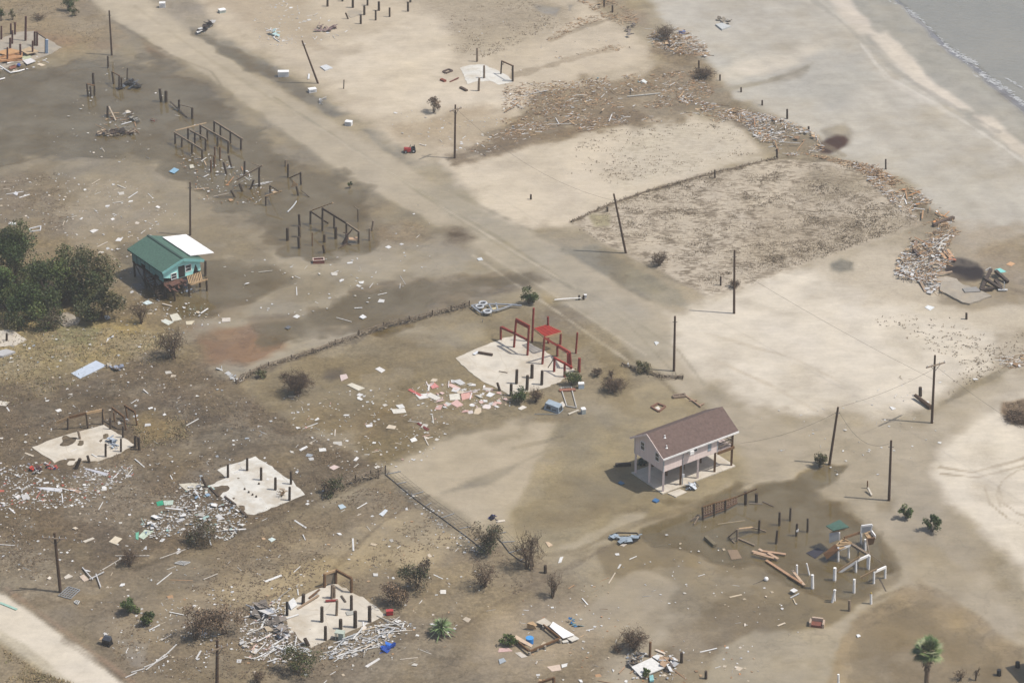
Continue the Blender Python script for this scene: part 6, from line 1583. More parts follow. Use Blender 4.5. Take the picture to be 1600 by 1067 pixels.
def corner_building():
    # only its corner shows; a small flat-roofed blue-white shed
    o = g(1634, 1080); t = thing("shed", "blue-white flat-roofed building corner cut off by the photo's right edge", "building", o)
    L = local(o, Vector((.95, .3, 0)).normalized(), Vector((-.3, .95, 0)).normalized())
    h = 2.9
    mb = MB(); wall_box(mb, L, 0, 5, 0, 4, -.2, h); mb.build("wall", mat("blue_white_wall", (176, 190, 214), .7, .12, 1), t)
    mb = MB(); wall_box(mb, L, -.25, 5.25, -.25, 4.25, h + .003, h + .2); mb.build("roof", M_WHITE, t)
    mb = MB(); wall_box(mb, L, .8, 1.7, -.03, -.003, .1, 2.1); mb.build("door", M_GREYW, t)
corner_building()

# ------------------------------------------------------------------ fences
def matted_fence(pts, h, label, seed, m=None, th=.35):
    r = random.Random(seed); P = [g(*p) for p in pts]
    t = thing("fence", label, "fence", P[len(P) // 2])
    for i, p in enumerate(P):
        mb = MB(); mb.tube(p - Vector((0, 0, .3)), p + Vector((r.uniform(-.1, .1), 0, h * 1.25)), .07); mb.build("post", M_PILE, t)
    mb = MB()
    for i in range(len(P) - 1):
        n = max(2, int((P[i+1] - P[i]).length / .05))
        for j in range(n):
            b = P[i].lerp(P[i+1], r.random()); d = (P[i+1] - P[i]).normalized()
            s = Vector((-d.y, d.x, 0)) * r.gauss(0, th * .5)
            z = r.uniform(0, h) * (.7 + .3 * math.sin(b.x * .7)); k = (d * r.uniform(-1, 1) + Vector((0, 0, r.uniform(-.5, .7)))).normalized() * r.uniform(.15, .5)
            a = b + s + Vector((0, 0, z))
            mb.tube(a - k, a + k, r.uniform(.025, .07), .02, 3, alb(r.choice([(146, 130, 108), (166, 150, 126), (112, 98, 82), (130, 114, 94), (188, 172, 148)])))
    mb.build("matted_brush", M_ATTR, t)
    mb = MB()
    for i in range(len(P) - 1): mb.bar(P[i] + Vector((0, 0, h * .96)), P[i+1] + Vector((0, 0, h * .96)), .06, .06); mb.bar(P[i] + Vector((0, 0, h * .5)), P[i+1] + Vector((0, 0, h * .5)), .05, .05)
    mb.build("rail", M_GREYWOOD, t)
matted_fence([(370, 600), (392, 585), (420, 573), (455, 562), (490, 552), (525, 538), (560, 526)], .55, "low fence matted with brush, curving by the orange-brown silt", 31)
matted_fence([(562, 525), (600, 513), (640, 503), (675, 494), (705, 487), (733, 479)], .7, "low fence matted with grey brush, ending at the trailer wreck", 32)
matted_fence([(508, 776), (530, 764), (555, 755), (580, 748), (602, 740)], .9, "fence buried in brown dead brush at the clean slab's lower side", 33, th=.8)
matted_fence([(972, 572), (1005, 580), (1030, 590), (1066, 592)], .4, "short brush-choked fence panel at the foot of the road pole", 34, th=.5)
matted_fence([(893, 348), (950, 322), (1010, 301), (1070, 284), (1120, 271), (1170, 259), (1214, 249)], .22, "low dark grass-choked fence along the dune-grass lot's far edge", 35, th=.4)
def fallen_mesh(pts, wd, label, seed):
    r = random.Random(seed); P = [g(*p) for p in pts]; t = thing("wire_fence", label, "fence", P[len(P) // 2])
    mb = MB()
    for i in range(len(P) - 1):
        d = (P[i+1] - P[i]); l = d.length; d.normalize(); s = Vector((-d.y, d.x, 0))
        for v in range(5):
            o_ = s * wd * v / 4; mb.bar(P[i] + o_ + Vector((0, 0, .10)), P[i+1] + o_ + Vector((0, 0, .10)), .014 if v else .08, .014 if v else .08)
        n = int(l / .5)
        for j in range(n):
            if r.random() < .45: continue
            p = P[i].lerp(P[i+1], j / n) + Vector((0, 0, .12)); mb.bar(p, p + s * wd + d * .3, .012, .012)
    mb.build("wire_mesh", M_ROPE, t)
    pm = MB()
    for i in range(len(P) - 1):
        p = P[i] + Vector((0, 0, .1)); d = (P[i+1] - P[i]).normalized(); s = Vector((-d.y, d.x, 0)); pm.bar(p + s * wd * r.uniform(-.1, .3), p + s * wd * r.uniform(.6, 1.15) + d * r.uniform(-.3, .5), .06, .06)
    pm.build("post", M_METAL, t)
fallen_mesh([(602, 742), (620, 757), (642, 775), (664, 792), (690, 810), (714, 828), (738, 846), (757, 862)], 1.7, "long wire mesh fence flattened along the edge of the silt tongue", 41)
fallen_mesh([(772, 836), (784, 848), (796, 864), (812, 876), (832, 884)], 1.5, "curled end of wire mesh fence between two bare brown trees", 42)
open_frame(WZ(0, 800), [(365, 520), (428, 465), (500, 485), (440, 540)], (186, 186, 180), "grey metal lattice gate lying flat at the foot of the crossarm pole", .07, .07, name="gate", cat="gate", cross=4, m=M_METAL)
open_frame(WZ(0, 800), [(462, 560), (475, 551), (498, 556), (485, 575)], (220, 220, 216), "small white square frame lying near the flat lattice gate", .07, .07, cross=1)
open_frame(WZ(0, 800), [(1090, 318), (1125, 305), (1190, 312), (1150, 330)], (214, 212, 206), "white bent wire crib frame on the mud strip", .07, .07, cross=3)
open_frame(WZ(0, 267), [(185, 362), (255, 345), (253, 372), (188, 380)], (228, 228, 228), "white window frame lying on mud beyond the green thicket", .14, .14, name="window_casing", cat="frame")
for (p, q, l) in (((515, 345), (580, 420), "white pipe slanting over the debris line by the crossarm pole"), ((560, 418), (650, 372), "long white pipe lying along the debris line"), ((600, 385), (630, 468), "thin white pipe crossing the debris line's end")):
    timber(WZ(0, 800), p, q, (222, 220, 218), l, .1, .1, .2, .25, name="pipe", cat="pipe")
timber(WZ(0, 800), (0, 565), (105, 607), (170, 206, 190), "pale green board lying on the pale made road", .3, .06, .08, .08, name="board", cat="board")

for q in (((225, 1042), (240, 1036)), ((238, 1038), (258, 1022)), ((255, 1026), (270, 1012)), ((244, 1034), (262, 1024)), ((205, 1050), (226, 1044)), ((262, 1020), (276, 1006)), ((228, 1046), (244, 1034)), ((196, 1058), (214, 1050))):
    timber(W1, q[0], q[1], (222, 218, 212), "thin white pipe in the long row of pipes beside the made road's mud", .1, .08, .12, .14, name="pipe", cat="pipe", group="row of white pipes on the lower mud")
for q in (((250, 872), (290, 858)), ((160, 890), (190, 872)), ((180, 868), (234, 868)), ((318, 905), (340, 896)), ((252, 1000), (266, 992))):
    timber(W1, q[0], q[1], (210, 200, 186), "pale weathered pole lying on the mud strip near the crossarm pole", .1, .08, .1, .12, name="pole", cat="pole", group="pale poles on the mud strip")
def shade(c, f): return (c[0] * f, c[1] * f, c[2] * f)

# ------------------------------------------------------------------ vegetation
def leaf_quad(mb, p, s, r, col, up=.5):
    n = Vector((r.gauss(0, 1), r.gauss(0, 1), r.gauss(0, 1) + up)).normalized()
    x, y = perp(n); a = r.uniform(0, 6.28)
    u = x * math.cos(a) + y * math.sin(a); v = n.cross(u)
    l = s * r.uniform(.7, 1.5); w_ = s * r.uniform(.4, .8)
    mb.quad(p - u * l * .5, p + v * w_ * .5, p + u * l * .5, p - v * w_ * .5, col)
GREEN = [(76, 98, 44), (92, 112, 52), (60, 82, 38), (110, 122, 62), (88, 94, 48)]
OLIVE = [(104, 106, 62), (124, 116, 76), (88, 94, 54), (136, 120, 86), (80, 94, 50)]
MIX = [(118, 104, 80), (98, 100, 66), (136, 118, 92), (86, 94, 60), (108, 90, 72)]
DEADL = [(126, 104, 82), (144, 118, 90), (108, 88, 70), (158, 132, 104), (96, 80, 64)]
def shrub(px, py, wpx, hpx, label, kind, seed, n=1500, name="shrub", cat="shrub", group=None, leaf=.16, stems=7):
    if n > 1900: leaf = .27; n = int(n * 2.5)
    else: leaf = .20; n = int(n * 1.3)
    r = random.Random(seed); a = g(px, py); R = wpx / pxm(py) / 2; H = hpx / (pxm(py) * .87)
    t = thing(name, label, cat, a, group)
    bm = MB(); tips = []
    for i in range(stems):
        th = r.uniform(0, 6.28); rr = R * r.uniform(.2, .75); q = a + Vector((math.cos(th) * rr, math.sin(th) * rr * .8, H * r.uniform(.45, .95)))
        m_ = a.lerp(q, .45) + Vector((r.gauss(0, .15 * R), r.gauss(0, .15 * R), .08 * H)); b0 = a + Vector((r.gauss(0, .08 * R), r.gauss(0, .08 * R), -.1))
        w0 = max(.03, .04 * H * .4)
        bm.path([b0, m_, q], w0, w0 * .35, 5); tips += [m_.lerp(q, .5), q]
        for k in range(3):
            s = m_.lerp(q, r.uniform(0, .8)); e = s + Vector((r.gauss(0, .3 * R), r.gauss(0, .3 * R), r.uniform(.0, .35) * H)); bm.path([s, e], w0 * .4, w0 * .15, 4); tips.append(e)
    bm.build("trunk", M_BARK, t)
    pal = {'green': GREEN, 'olive': OLIVE, 'mix': MIX, 'dead': DEADL}[kind]
    lf = MB(); cl = []
    ncl = max(6, int(8 + R * 5))
    for i in range(ncl):
        if i < len(tips) and r.random() < .6: c = Vector(r.choice(tips))
        else:
            th = r.uniform(0, 6.28); u = r.random() ** .5 * .85; c = a + Vector((math.cos(th) * R * u, math.sin(th) * R * u, H * (r.uniform(.25, .95) * (1 - .45 * u * u))))
        cl.append((c, r.uniform(.26, .50) * min(R, H * 1.1), r.choice(pal), r.uniform(.7, 1.25)))
    for i in range(n):
        c, s, col, k = r.choice(cl); k *= .78 if leaf > .25 else .9
        d = Vector((r.gauss(0, 1), r.gauss(0, 1), r.gauss(0, .8))); d = d.normalized() * s * r.random() ** .4
        p = c + d
        if p.z < .05: p.z = r.uniform(.05, .3)
        cc = r.choice(pal) if r.random() < .3 else col
        leaf_quad(lf, p, leaf, r, shade(alb(cc), k * r.uniform(.8, 1.2)))
    lf.build("crown", M_LEAF, t)
    return t
def deadbush(px, py, wpx, hpx, label, seed, n=70, name="dead_bush", cat="bush", rgbm=None, leaves=0, lpal=None, spread=1.0, group=None):
    r = random.Random(seed); a = g(px, py); R = wpx / pxm(py) / 2; H = hpx / (pxm(py) * .87)
    t = thing(name, label, cat, a, group); tr = MB(); tw = MB(); ends = []
    for i in range(max(4, n // 12)):
        th = r.uniform(0, 6.28); q = a + Vector((math.cos(th) * R * .45 * spread, math.sin(th) * R * .45 * spread, H * r.uniform(.4, .65)))
        tr.path([a + Vector((r.gauss(0, .12 * R), r.gauss(0, .12 * R), -.1)), a.lerp(q, .5) + Vector((0, 0, .06 * H)), q], .035 + .012 * H, .02 + .004 * H, 5); ends.append(q); ends.append(a.lerp(q, .5))
    for i in range(n):
        s = r.choice(ends) + Vector((r.gauss(0, .1 * R), r.gauss(0, .1 * R), 0)); th = r.uniform(0, 6.28); u = r.uniform(.4, 1.0)
        e = a + Vector((math.cos(th) * R * u, math.sin(th) * R * u, H * r.uniform(.35, 1.0) * (1.05 - .4 * u))); mid = s.lerp(e, .5) + Vector((r.gauss(0, .08 * R), r.gauss(0, .08 * R), r.uniform(0, .12) * H))
        tw.path([s, mid, e], .03, .012, 3)
        for k in range(3):
            f = mid.lerp(e, r.random()); tw.path([f, f + Vector((r.gauss(0, .14 * R), r.gauss(0, .14 * R), r.uniform(0, .2) * H))], .018, .008, 3)
    tr.build("trunk", M_BARK, t); tw.build("branches", rgbm or M_TWIG, t)
    if leaves:
        lf = MB()
        for i in range(leaves):
            s = r.choice(tw.v); leaf_quad(lf, Vector(s) + Vector((r.gauss(0, .15), r.gauss(0, .15), r.gauss(0, .12))), .13, r, shade(alb(r.choice(lpal or DEADL)), r.uniform(.7, 1.25)))
        lf.build("dry_leaves", M_LEAF, t)
    return t
# thicket beside the teal cottage
for x, y, w_, h_, k, s, n, l in (
    (28, 440, 84, 76, 'green', 51, 4200, "dense dark green shrub at the back of the thicket, cut by the left edge"),
    (10, 480, 60, 60, 'green', 52, 2200, "dark green shrub at the photo's left edge in front of the tall thicket"),
    (92, 468, 96, 66, 'green', 53, 4200, "broad dark green shrub in the middle of the thicket"),
    (148, 470, 84, 66, 'olive', 54, 3600, "grey-olive shrub of the thicket closest to the teal cottage"),
    (56, 498, 92, 46, 'green', 55, 3600, "low bright green shrub at the front of the thicket"),
    (160, 500, 66, 44, 'olive', 56, 2400, "low grey-olive shrub at the thicket's right front end"),
    (24, 512, 50, 26, 'olive', 57, 1200, "low olive shrub above the tan slab corner at the left edge"),
    (80, 514, 60, 22, 'mix', 58, 1200, "thin brownish shrub in front of the grey slab chunk"),
    (125, 475, 70, 55, 'olive', 59, 2400, "mixed olive shrub between the broad green and grey-olive ones")):
    shrub(x, y, w_, h_, l, k, s, n, group="thicket beside the teal cottage")
deadbush(268, 560, 60, 50, "brown half-dead brush bank between yellow grass and orange-brown silt", 60, 90, leaves=500, lpal=MIX)
deadbush(222, 506, 44, 40, "sparse brown brush below the teal cottage's shadow", 61, 50, leaves=300, lpal=MIX)
shrub(107, 18, 26, 24, "dark green shrub beside the road at the top of the photo", 'green', 62, 800)
shrub(118, 26, 14, 12, "small grey-green shrub touching the roadside dark green shrub", 'olive', 63, 300)
shrub(2, 33, 18, 20, "dark green shrub at the top left edge behind the grey slab", 'green', 64, 500)
shrub(20, 32, 12, 14, "thin dark shrub behind the grey slab at the top left", 'olive', 65, 220)
deadbush(60, 32, 34, 10, "low dark brush with rusty twigs behind the grey slab", 66, 40)
deadbush(465, 615, 60, 38, "round dark brown dead bush alone on olive mud", 67, 190, leaves=900, lpal=[(104, 84, 68), (90, 74, 62), (120, 98, 80)])
deadbush(443, 590, 18, 10, "tiny brown bush touching the round dead bush", 68, 24)
shrub(678, 176, 26, 24, "dark brown bush standing alone on the upper sand lot", 'dead', 69, 700)
deadbush(1030, 415, 36, 22, "grey-brown bush near the leaning pole in the dune-grass lot", 70, 70, leaves=150)
deadbush(1147, 450, 24, 12, "round brown bush at the upright dune pole's foot", 71, 60, leaves=120)
shrub(826, 476, 28, 24, "dense dark green bush at the tip of the trailer wreck's pipes", 'green', 72, 1100)
shrub(893, 602, 34, 20, "green vine bush at the red frame slab's right corner", 'green', 73, 700)
shrub(812, 628, 30, 20, "green bush at the front corner of the red frame's slab", 'green', 74, 800)
deadbush(838, 628, 26, 22, "brown dry bush beside the green bush at the slab front", 75, 60, leaves=250)
deadbush(960, 612, 48, 22, "low brown dead bush on mud between the slab and road pole", 76, 130, leaves=350)
deadbush(933, 588, 22, 14, "dark low brush clump right of the stout red post", 77, 60, leaves=120)
deadbush(955, 592, 14, 16, "thin upright brown brush beside the low dead bush", 78, 30, leaves=60)
shrub(1006, 582, 30, 16, "fallen shrub with green leaves at the road pole's brush-choked fence", 'olive', 79, 500)
shrub(1281, 728, 28, 20, "olive shrub in murky water at the slanting pole's foot", 'olive', 80, 700)
shrub(1416, 810, 24, 20, "small green bush in silt, nearer the bare pole", 'green', 81, 700)
shrub(1456, 830, 28, 26, "light green bush in silt with a dark twiggy base", 'green', 82, 1000)
shrub(204, 958, 28, 22, "dark green oleander-like bush of the pair near the made road", 'green', 83, 1000, group="paired green bushes")
shrub(228, 976, 26, 20, "lower dark green bush of the pair near the made road", 'green', 84, 900, group="paired green bushes")
deadbush(828, 888, 60, 66, "tall bare brown tree at the silt tongue's end", 85, 80, name="bare_tree", cat="tree", leaves=380, lpal=DEADL)
shrub(764, 862, 64, 44, "half-dead brown and green tree over the flattened fence", 'mix', 86, 1500, name="half_dead_tree", cat="tree", leaf=.14)
shrub(652, 922, 54, 48, "rust-brown leafy bush on the mud strip behind the red cooler", 'mix', 87, 1600)
shrub(622, 945, 60, 30, "low brown bush right behind the red cooler", 'dead', 88, 1200)
deadbush(756, 918, 54, 42, "loose thin brown tree on the mud strip", 89, 60, leaves=420, lpal=DEADL, name="bare_tree", cat="tree")
deadbush(865, 933, 30, 46, "wind-bent bare brown sapling by a white board", 90, 36, name="bare_tree", cat="tree", leaves=160)
deadbush(990, 1015, 54, 34, "heap of dead brown brush left of the white roof sheet", 91, 130, leaves=420)
deadbush(966, 1018, 20, 12, "dark little brush clump at the brown heap's lower end", 92, 40, leaves=80)
shrub(305, 1000, 54, 48, "sparse brown tree over the white pipe line", 'dead', 93, 900, name="half_dead_tree", cat="tree", leaf=.14)
shrub(352, 990, 64, 44, "rust-red brown bush beside the lath litter", 'dead', 94, 1300)
shrub(320, 850, 60, 28, "dark olive bush below the clean slab's white litter", 'mix', 95, 1200)
deadbush(202, 884, 36, 26, "rusty dead bush along the debris line", 96, 60, leaves=220)
shrub(468, 1052, 62, 40, "olive thin bush growing through the lath litter at the bottom", 'olive', 97, 1300)
deadbush(404, 1066, 26, 20, "small dry bush at the photo's bottom edge", 98, 40, leaves=160)
shrub(520, 772, 40, 22, "dark brown-green bush in the brush-buried fence", 'mix', 99, 900)
deadbush(440, 775, 22, 14, "pale splayed dead plant under the clean slab's right corner", 100, 26, rgbm=M_TANWOOD)
shrub(795, 1008, 26, 16, "dark green shrub at the corner of the low deck frame", 'green', 101, 700)
shrub(1010, 1056, 16, 10, "tiny green shrub at the near edge of the white roof sheet", 'green', 102, 260)
shrub(408, 590, 20, 12, "small yellow-green shrub at the curved fence's end", 'olive', 103, 300)
shrub(547, 294, 8, 9, "tiny green sapling in floodwater below the road", 'green', 104, 120)
deadbush(1040, 62, 46, 22, "dark brushy root heap on the far beach wrack", 105, 90, leaves=200)
deadbush(1100, 122, 44, 16, "brown brushy mound on the beach edge of the wrack field", 106, 120, leaves=450)
deadbush(1500, 1062, 26, 18, "bare twiggy plant at the bottom edge right of the palm", 107, 26)
deadbush(1524, 1062, 14, 24, "thin bare stalk plant near the blue-white building corner", 108, 12)
deadbush(1592, 656, 58, 7, "brown brush heap on the mound at the photo's right edge", 109, 160, leaves=700)

def blade_rosette(mb, c, n, L_, r, pal, droop=1.0, w0=.09, up=(.1, 1.1)):
    for i in range(n):
        th = r.uniform(0, 6.28); el = r.uniform(*up); l = L_ * r.uniform(.7, 1.1)
        d = Vector((math.cos(th) * math.cos(el), math.sin(th) * math.cos(el), math.sin(el))); s = Vector((-math.sin(th), math.cos(th), 0)) * w0
        col = shade(alb(r.choice(pal)), r.uniform(.75, 1.3))
        p = [c + d * l * f - Vector((0, 0, droop * l * .45 * f * f)) for f in (0.05, .4, .75, 1.0)]; ww = (.5, 1, .7, .05)
        for k in range(3): mb.quad(p[k] - s * ww[k], p[k] + s * ww[k], p[k+1] + s * ww[k+1], p[k+1] - s * ww[k+1], col)
def yucca():
    a = g(690, 992); r = random.Random(5); t = thing("yucca", "spiky green yucca with arching blades and a dark shadow on mud", "yucca", a)
    mb = MB(); mb.tube(a - Vector((0, 0, .2)), a + Vector((0, 0, .9)), .2, .16); mb.build("trunk", M_BARK, t)
    mb = MB(); blade_rosette(mb, a + Vector((0, 0, .95)), 110, 1.6, r, [(134, 156, 100), (112, 136, 84), (164, 176, 134), (92, 112, 70)], .7, .085, (-.3, 1.45)); mb.build("crown", M_LEAF, t)
    mb = MB(); mb.path([a + Vector((0, 0, 1)), a + Vector((.1, .1, 2.6))], .03, .015); mb.build("flower_stalk", M_BARK, t)
yucca()
def palm():
    a = g(1446.5, 1120); c = tv(1450.5, 1017, a.y); r = random.Random(8)
    t = thing("fan_palm", "green fan palm with a shaggy dry skirt rising from brown shallow water", "palm tree", a)
    mb = MB(); P = [a - Vector((0, 0, .3)), a.lerp(c, .5) + Vector((-.05, 0, 0)), c - Vector((0, 0, .3))]; mb.path(P, .30, .22, 10); mb.build("trunk", mat("palm_trunk", (136, 118, 98), .95, .3, 3, stretch=(1, 1, 4)), t)
    sk = MB()
    for i in range(150):
        th = r.uniform(0, 6.28); z = r.uniform(-1.7, -.25); b = c + Vector((0, 0, z)); k = Vector((math.cos(th), math.sin(th), 0)); d = b + k * r.uniform(.3, .62) + Vector((0, 0, -r.uniform(.2, .6)))
        s = Vector((-math.sin(th), math.cos(th), 0)) * .09; col = shade(alb(r.choice([(150, 126, 96), (122, 100, 78), (168, 146, 112)])), r.uniform(.7, 1.2))
        sk.quad(b + k * .15 - s, b + k * .15 + s, d + s * .4, d - s * .4, col)
    sk.build("dry_skirt", M_LEAF, t)
    pet = MB(); fr = MB()
    for i in range(52):
        th = i * 2.399 + r.uniform(-.2, .2); el = 1.5 - 2.15 * (i / 51) + r.uniform(-.1, .1); l = r.uniform(.65, 1.1) * (.7 if el > 1.0 else 1)
        d = Vector((math.cos(th) * math.cos(el), math.sin(th) * math.cos(el), math.sin(el))); h = c + d * l
        pet.tube(c, h, .03, .02, 4)
        pal = [(124, 142, 86), (148, 160, 110), (98, 120, 70), (166, 172, 132)] if el > -.35 else [(150, 140, 100), (120, 120, 84), (168, 150, 112)]
        x, y = perp(d); nrm = (x * math.cos(.3) + y * math.sin(.3)); col0 = r.choice(pal)
        side = d.cross(Vector((0, 0, 1))); side = side.normalized() if side.length > .1 else Vector((1, 0, 0)); upv = side.cross(d)
        for k in range(15):
            f = (k - 7) / 7 * 1.75; dr = (d * math.cos(f) + side * math.sin(f)).normalized(); L2 = r.uniform(.7, 1.05) * (1 - .12 * abs(f))
            e = h + dr * L2 - Vector((0, 0, .12 * L2)) + upv * .05; s = (side * math.cos(f) - d * math.sin(f)) * .055; m_ = h + dr * L2 * .5 + upv * .04
            col = shade(alb(col0), r.uniform(.8, 1.2))
            fr.quad(h - s * .3, h + s * .3, m_ + s, m_ - s, col); fr.tri(m_ - s, m_ + s, e, col)
    pet.build("leaf_stalks", mat("green_stalk", (110, 120, 80), .7, .2, 2), t); fr.build("crown", M_LEAF, t)
palm()

# ------------------------------------------------------------------ dead grass and dune tufts
def inside(poly, x, y):
    c = False; n = len(poly)
    for i in range(n):
        ax, ay = poly[i]; bx, by = poly[(i+1) % n]
        if (ay > y) != (by > y) and x < (bx - ax) * (y - ay) / (by - ay) + ax: c = not c
    return c
def sample(poly, r, wt=True):
    xs = [p[0] for p in poly]; ys = [p[1] for p in poly]
    while True:
        x, y = r.uniform(min(xs), max(xs)), r.uniform(min(ys), max(ys))
        if inside(poly, x, y): return x, y
vn_a, vn_b = VN(301), VN(302)
def clump(x, y, s=9.0):
    p = g(x, y); return float(vn_a(np.array([p.x / s + 500]), np.array([p.y / s + 500]))[0]) * .6 + float(vn_b(np.array([p.x / s * 3 + 500]), np.array([p.y / s * 3 + 500]))[0]) * .4
def tufts(polys, name, pals, seed, hmin, hmax, blades=4, spread=.28, lean=None):
    r = random.Random(seed); mb = MB()
    for poly, n, thr in polys:
        k = 0; tries = 0
        while k < n and tries < n * 12:
            tries += 1
            x, y = sample(poly, r)
            if clump(x, y) < thr + r.gauss(0, .08) or any(inside(q, x, y) for q in SLABS): continue
            k += 1; c = g(x, y, .02); col = r.choice(pals)
            for b in range(blades):
                th = r.uniform(0, 6.28); h = r.uniform(hmin, hmax); d = Vector((math.cos(th), math.sin(th), 0)) * spread * r.uniform(.5, 1.6); 
                if lean: d = d * .7 + Vector(lean) * h
                s = Vector((-d.y, d.x, 0)).normalized() * r.uniform(.04, .10); o_ = Vector((r.gauss(0, .22), r.gauss(0, .12), 0))
                mb.tri(c + o_ - s, c + o_ + s, c + o_ + d + Vector((0, 0, h)), shade(alb(col), r.uniform(.75, 1.25)))
    o = mb.build(name, M_ATTR); o['kind'] = 'stuff'; return o
DUNE = [(896, 350), (960, 318), (1060, 288), (1160, 260), (1240, 250), (1340, 258), (1410, 300), (1436, 345), (1390, 366), (1260, 410), (1180, 442), (1110, 458), (1060, 436), (990, 403), (930, 372)]
o = tufts([(DUNE, 8000, .43), ([(1180, 330), (1350, 335), (1400, 355), (1280, 405), (1180, 430)], 900, .4), ([(920, 205), (1150, 190), (1180, 240), (1080, 268), (960, 290), (860, 270)], 420, .5), ([(700, 10), (830, 0), (880, 40), (760, 90), (700, 80)], 420, .5),
           ([(1340, 490), (1560, 490), (1590, 540), (1480, 560)], 120, .5), ([(1400, 590), (1520, 560), (1600, 520), (1600, 560), (1480, 620)], 120, .45)],
          "dune_grass", [(124, 109, 88), (140, 124, 100), (108, 94, 78), (156, 140, 114)], 71, .06, .2, 3, .26, (-.35, .1, 0))
tag(o, "sparse brown tufts of flattened dune grass on pale sand", "grass")
LOT1 = [(0, 640), (230, 580), (320, 580), (420, 640), (520, 700), (590, 740), (500, 780), (330, 850), (100, 920), (0, 900)]
LOT2 = [(0, 520), (150, 510), (270, 525), (290, 565), (180, 580), (0, 640)]
LOT3 = [(110, 930), (330, 850), (600, 750), (760, 850), (850, 900), (700, 1000), (500, 1060), (200, 1060)]
o = tufts([(LOT1, 4200, .46), (LOT3, 2400, .5), ([(0, 0), (100, 10), (160, 40), (150, 70), (60, 60), (0, 30)], 250, .45), ([(0, 280), (90, 270), (110, 340), (90, 370), (0, 380)], 450, .45), ([(1570, 632), (1600, 626), (1600, 665), (1580, 660)], 200, .2)],
          "dead_grass", [(116, 99, 79), (130, 112, 89), (104, 89, 72), (144, 124, 96)], 72, .04, .15, 3, .22)
tag(o, "matted dark brown dead grass left by the flood", "grass")
o = tufts([(LOT2, 1500, .46), ([(60, 1050), (0, 1010), (0, 1067), (110, 1067)], 250, .4), ([(200, 655), (280, 650), (300, 690), (220, 700)], 260, .4)], "yellow_grass", [(156, 136, 100), (142, 124, 92), (134, 126, 88), (164, 144, 108)], 73, .1, .26, 3, .2)
tag(o, "yellowish standing grass between the green thicket and dark matted grass", "grass")

# ------------------------------------------------------------------ scattered debris
def scrap_mesh(kind, seed):
    r = random.Random(seed); mb = MB()
    if kind == 'board':
        n = r.choice((4, 4, 5, 5, 6)); pts = []
        for i in range(n):
            th = 2 * math.pi * (i + r.uniform(-.25, .25)) / n + .5; pts.append(Vector((math.cos(th) * .5 * r.uniform(.75, 1.1), math.sin(th) * .33 * r.uniform(.7, 1.1), r.uniform(.02, .14))))
        mb.slab(pts, .05)
    else:
        mb.bar((-.5, 0, .03), (.5, 0, .03 + r.uniform(0, .08)), .085 * r.uniform(.7, 1.3), .035)
    me = bpy.data.meshes.new(kind); me.from_pydata(mb.v, [], mb.f); me.materials.append(M_OBJ); return me
BOARDS = [scrap_mesh('board', i) for i in range(9)]; PLANKS = [scrap_mesh('plank', 50 + i) for i in range(6)]
WHT = [(242, 240, 236), (236, 234, 230), (228, 226, 222), (240, 238, 232), (222, 216, 204)]
CRM = [(224, 208, 184), (214, 196, 168), (232, 220, 204)]
PNK = [(226, 184, 172), (232, 200, 190), (238, 226, 220), (236, 232, 226)]
WOOD = [(190, 152, 114), (208, 174, 136), (160, 128, 98), (216, 186, 150), (178, 144, 110), (206, 150, 104)]
GRY = [(190, 192, 194), (170, 176, 182), (206, 208, 208)]
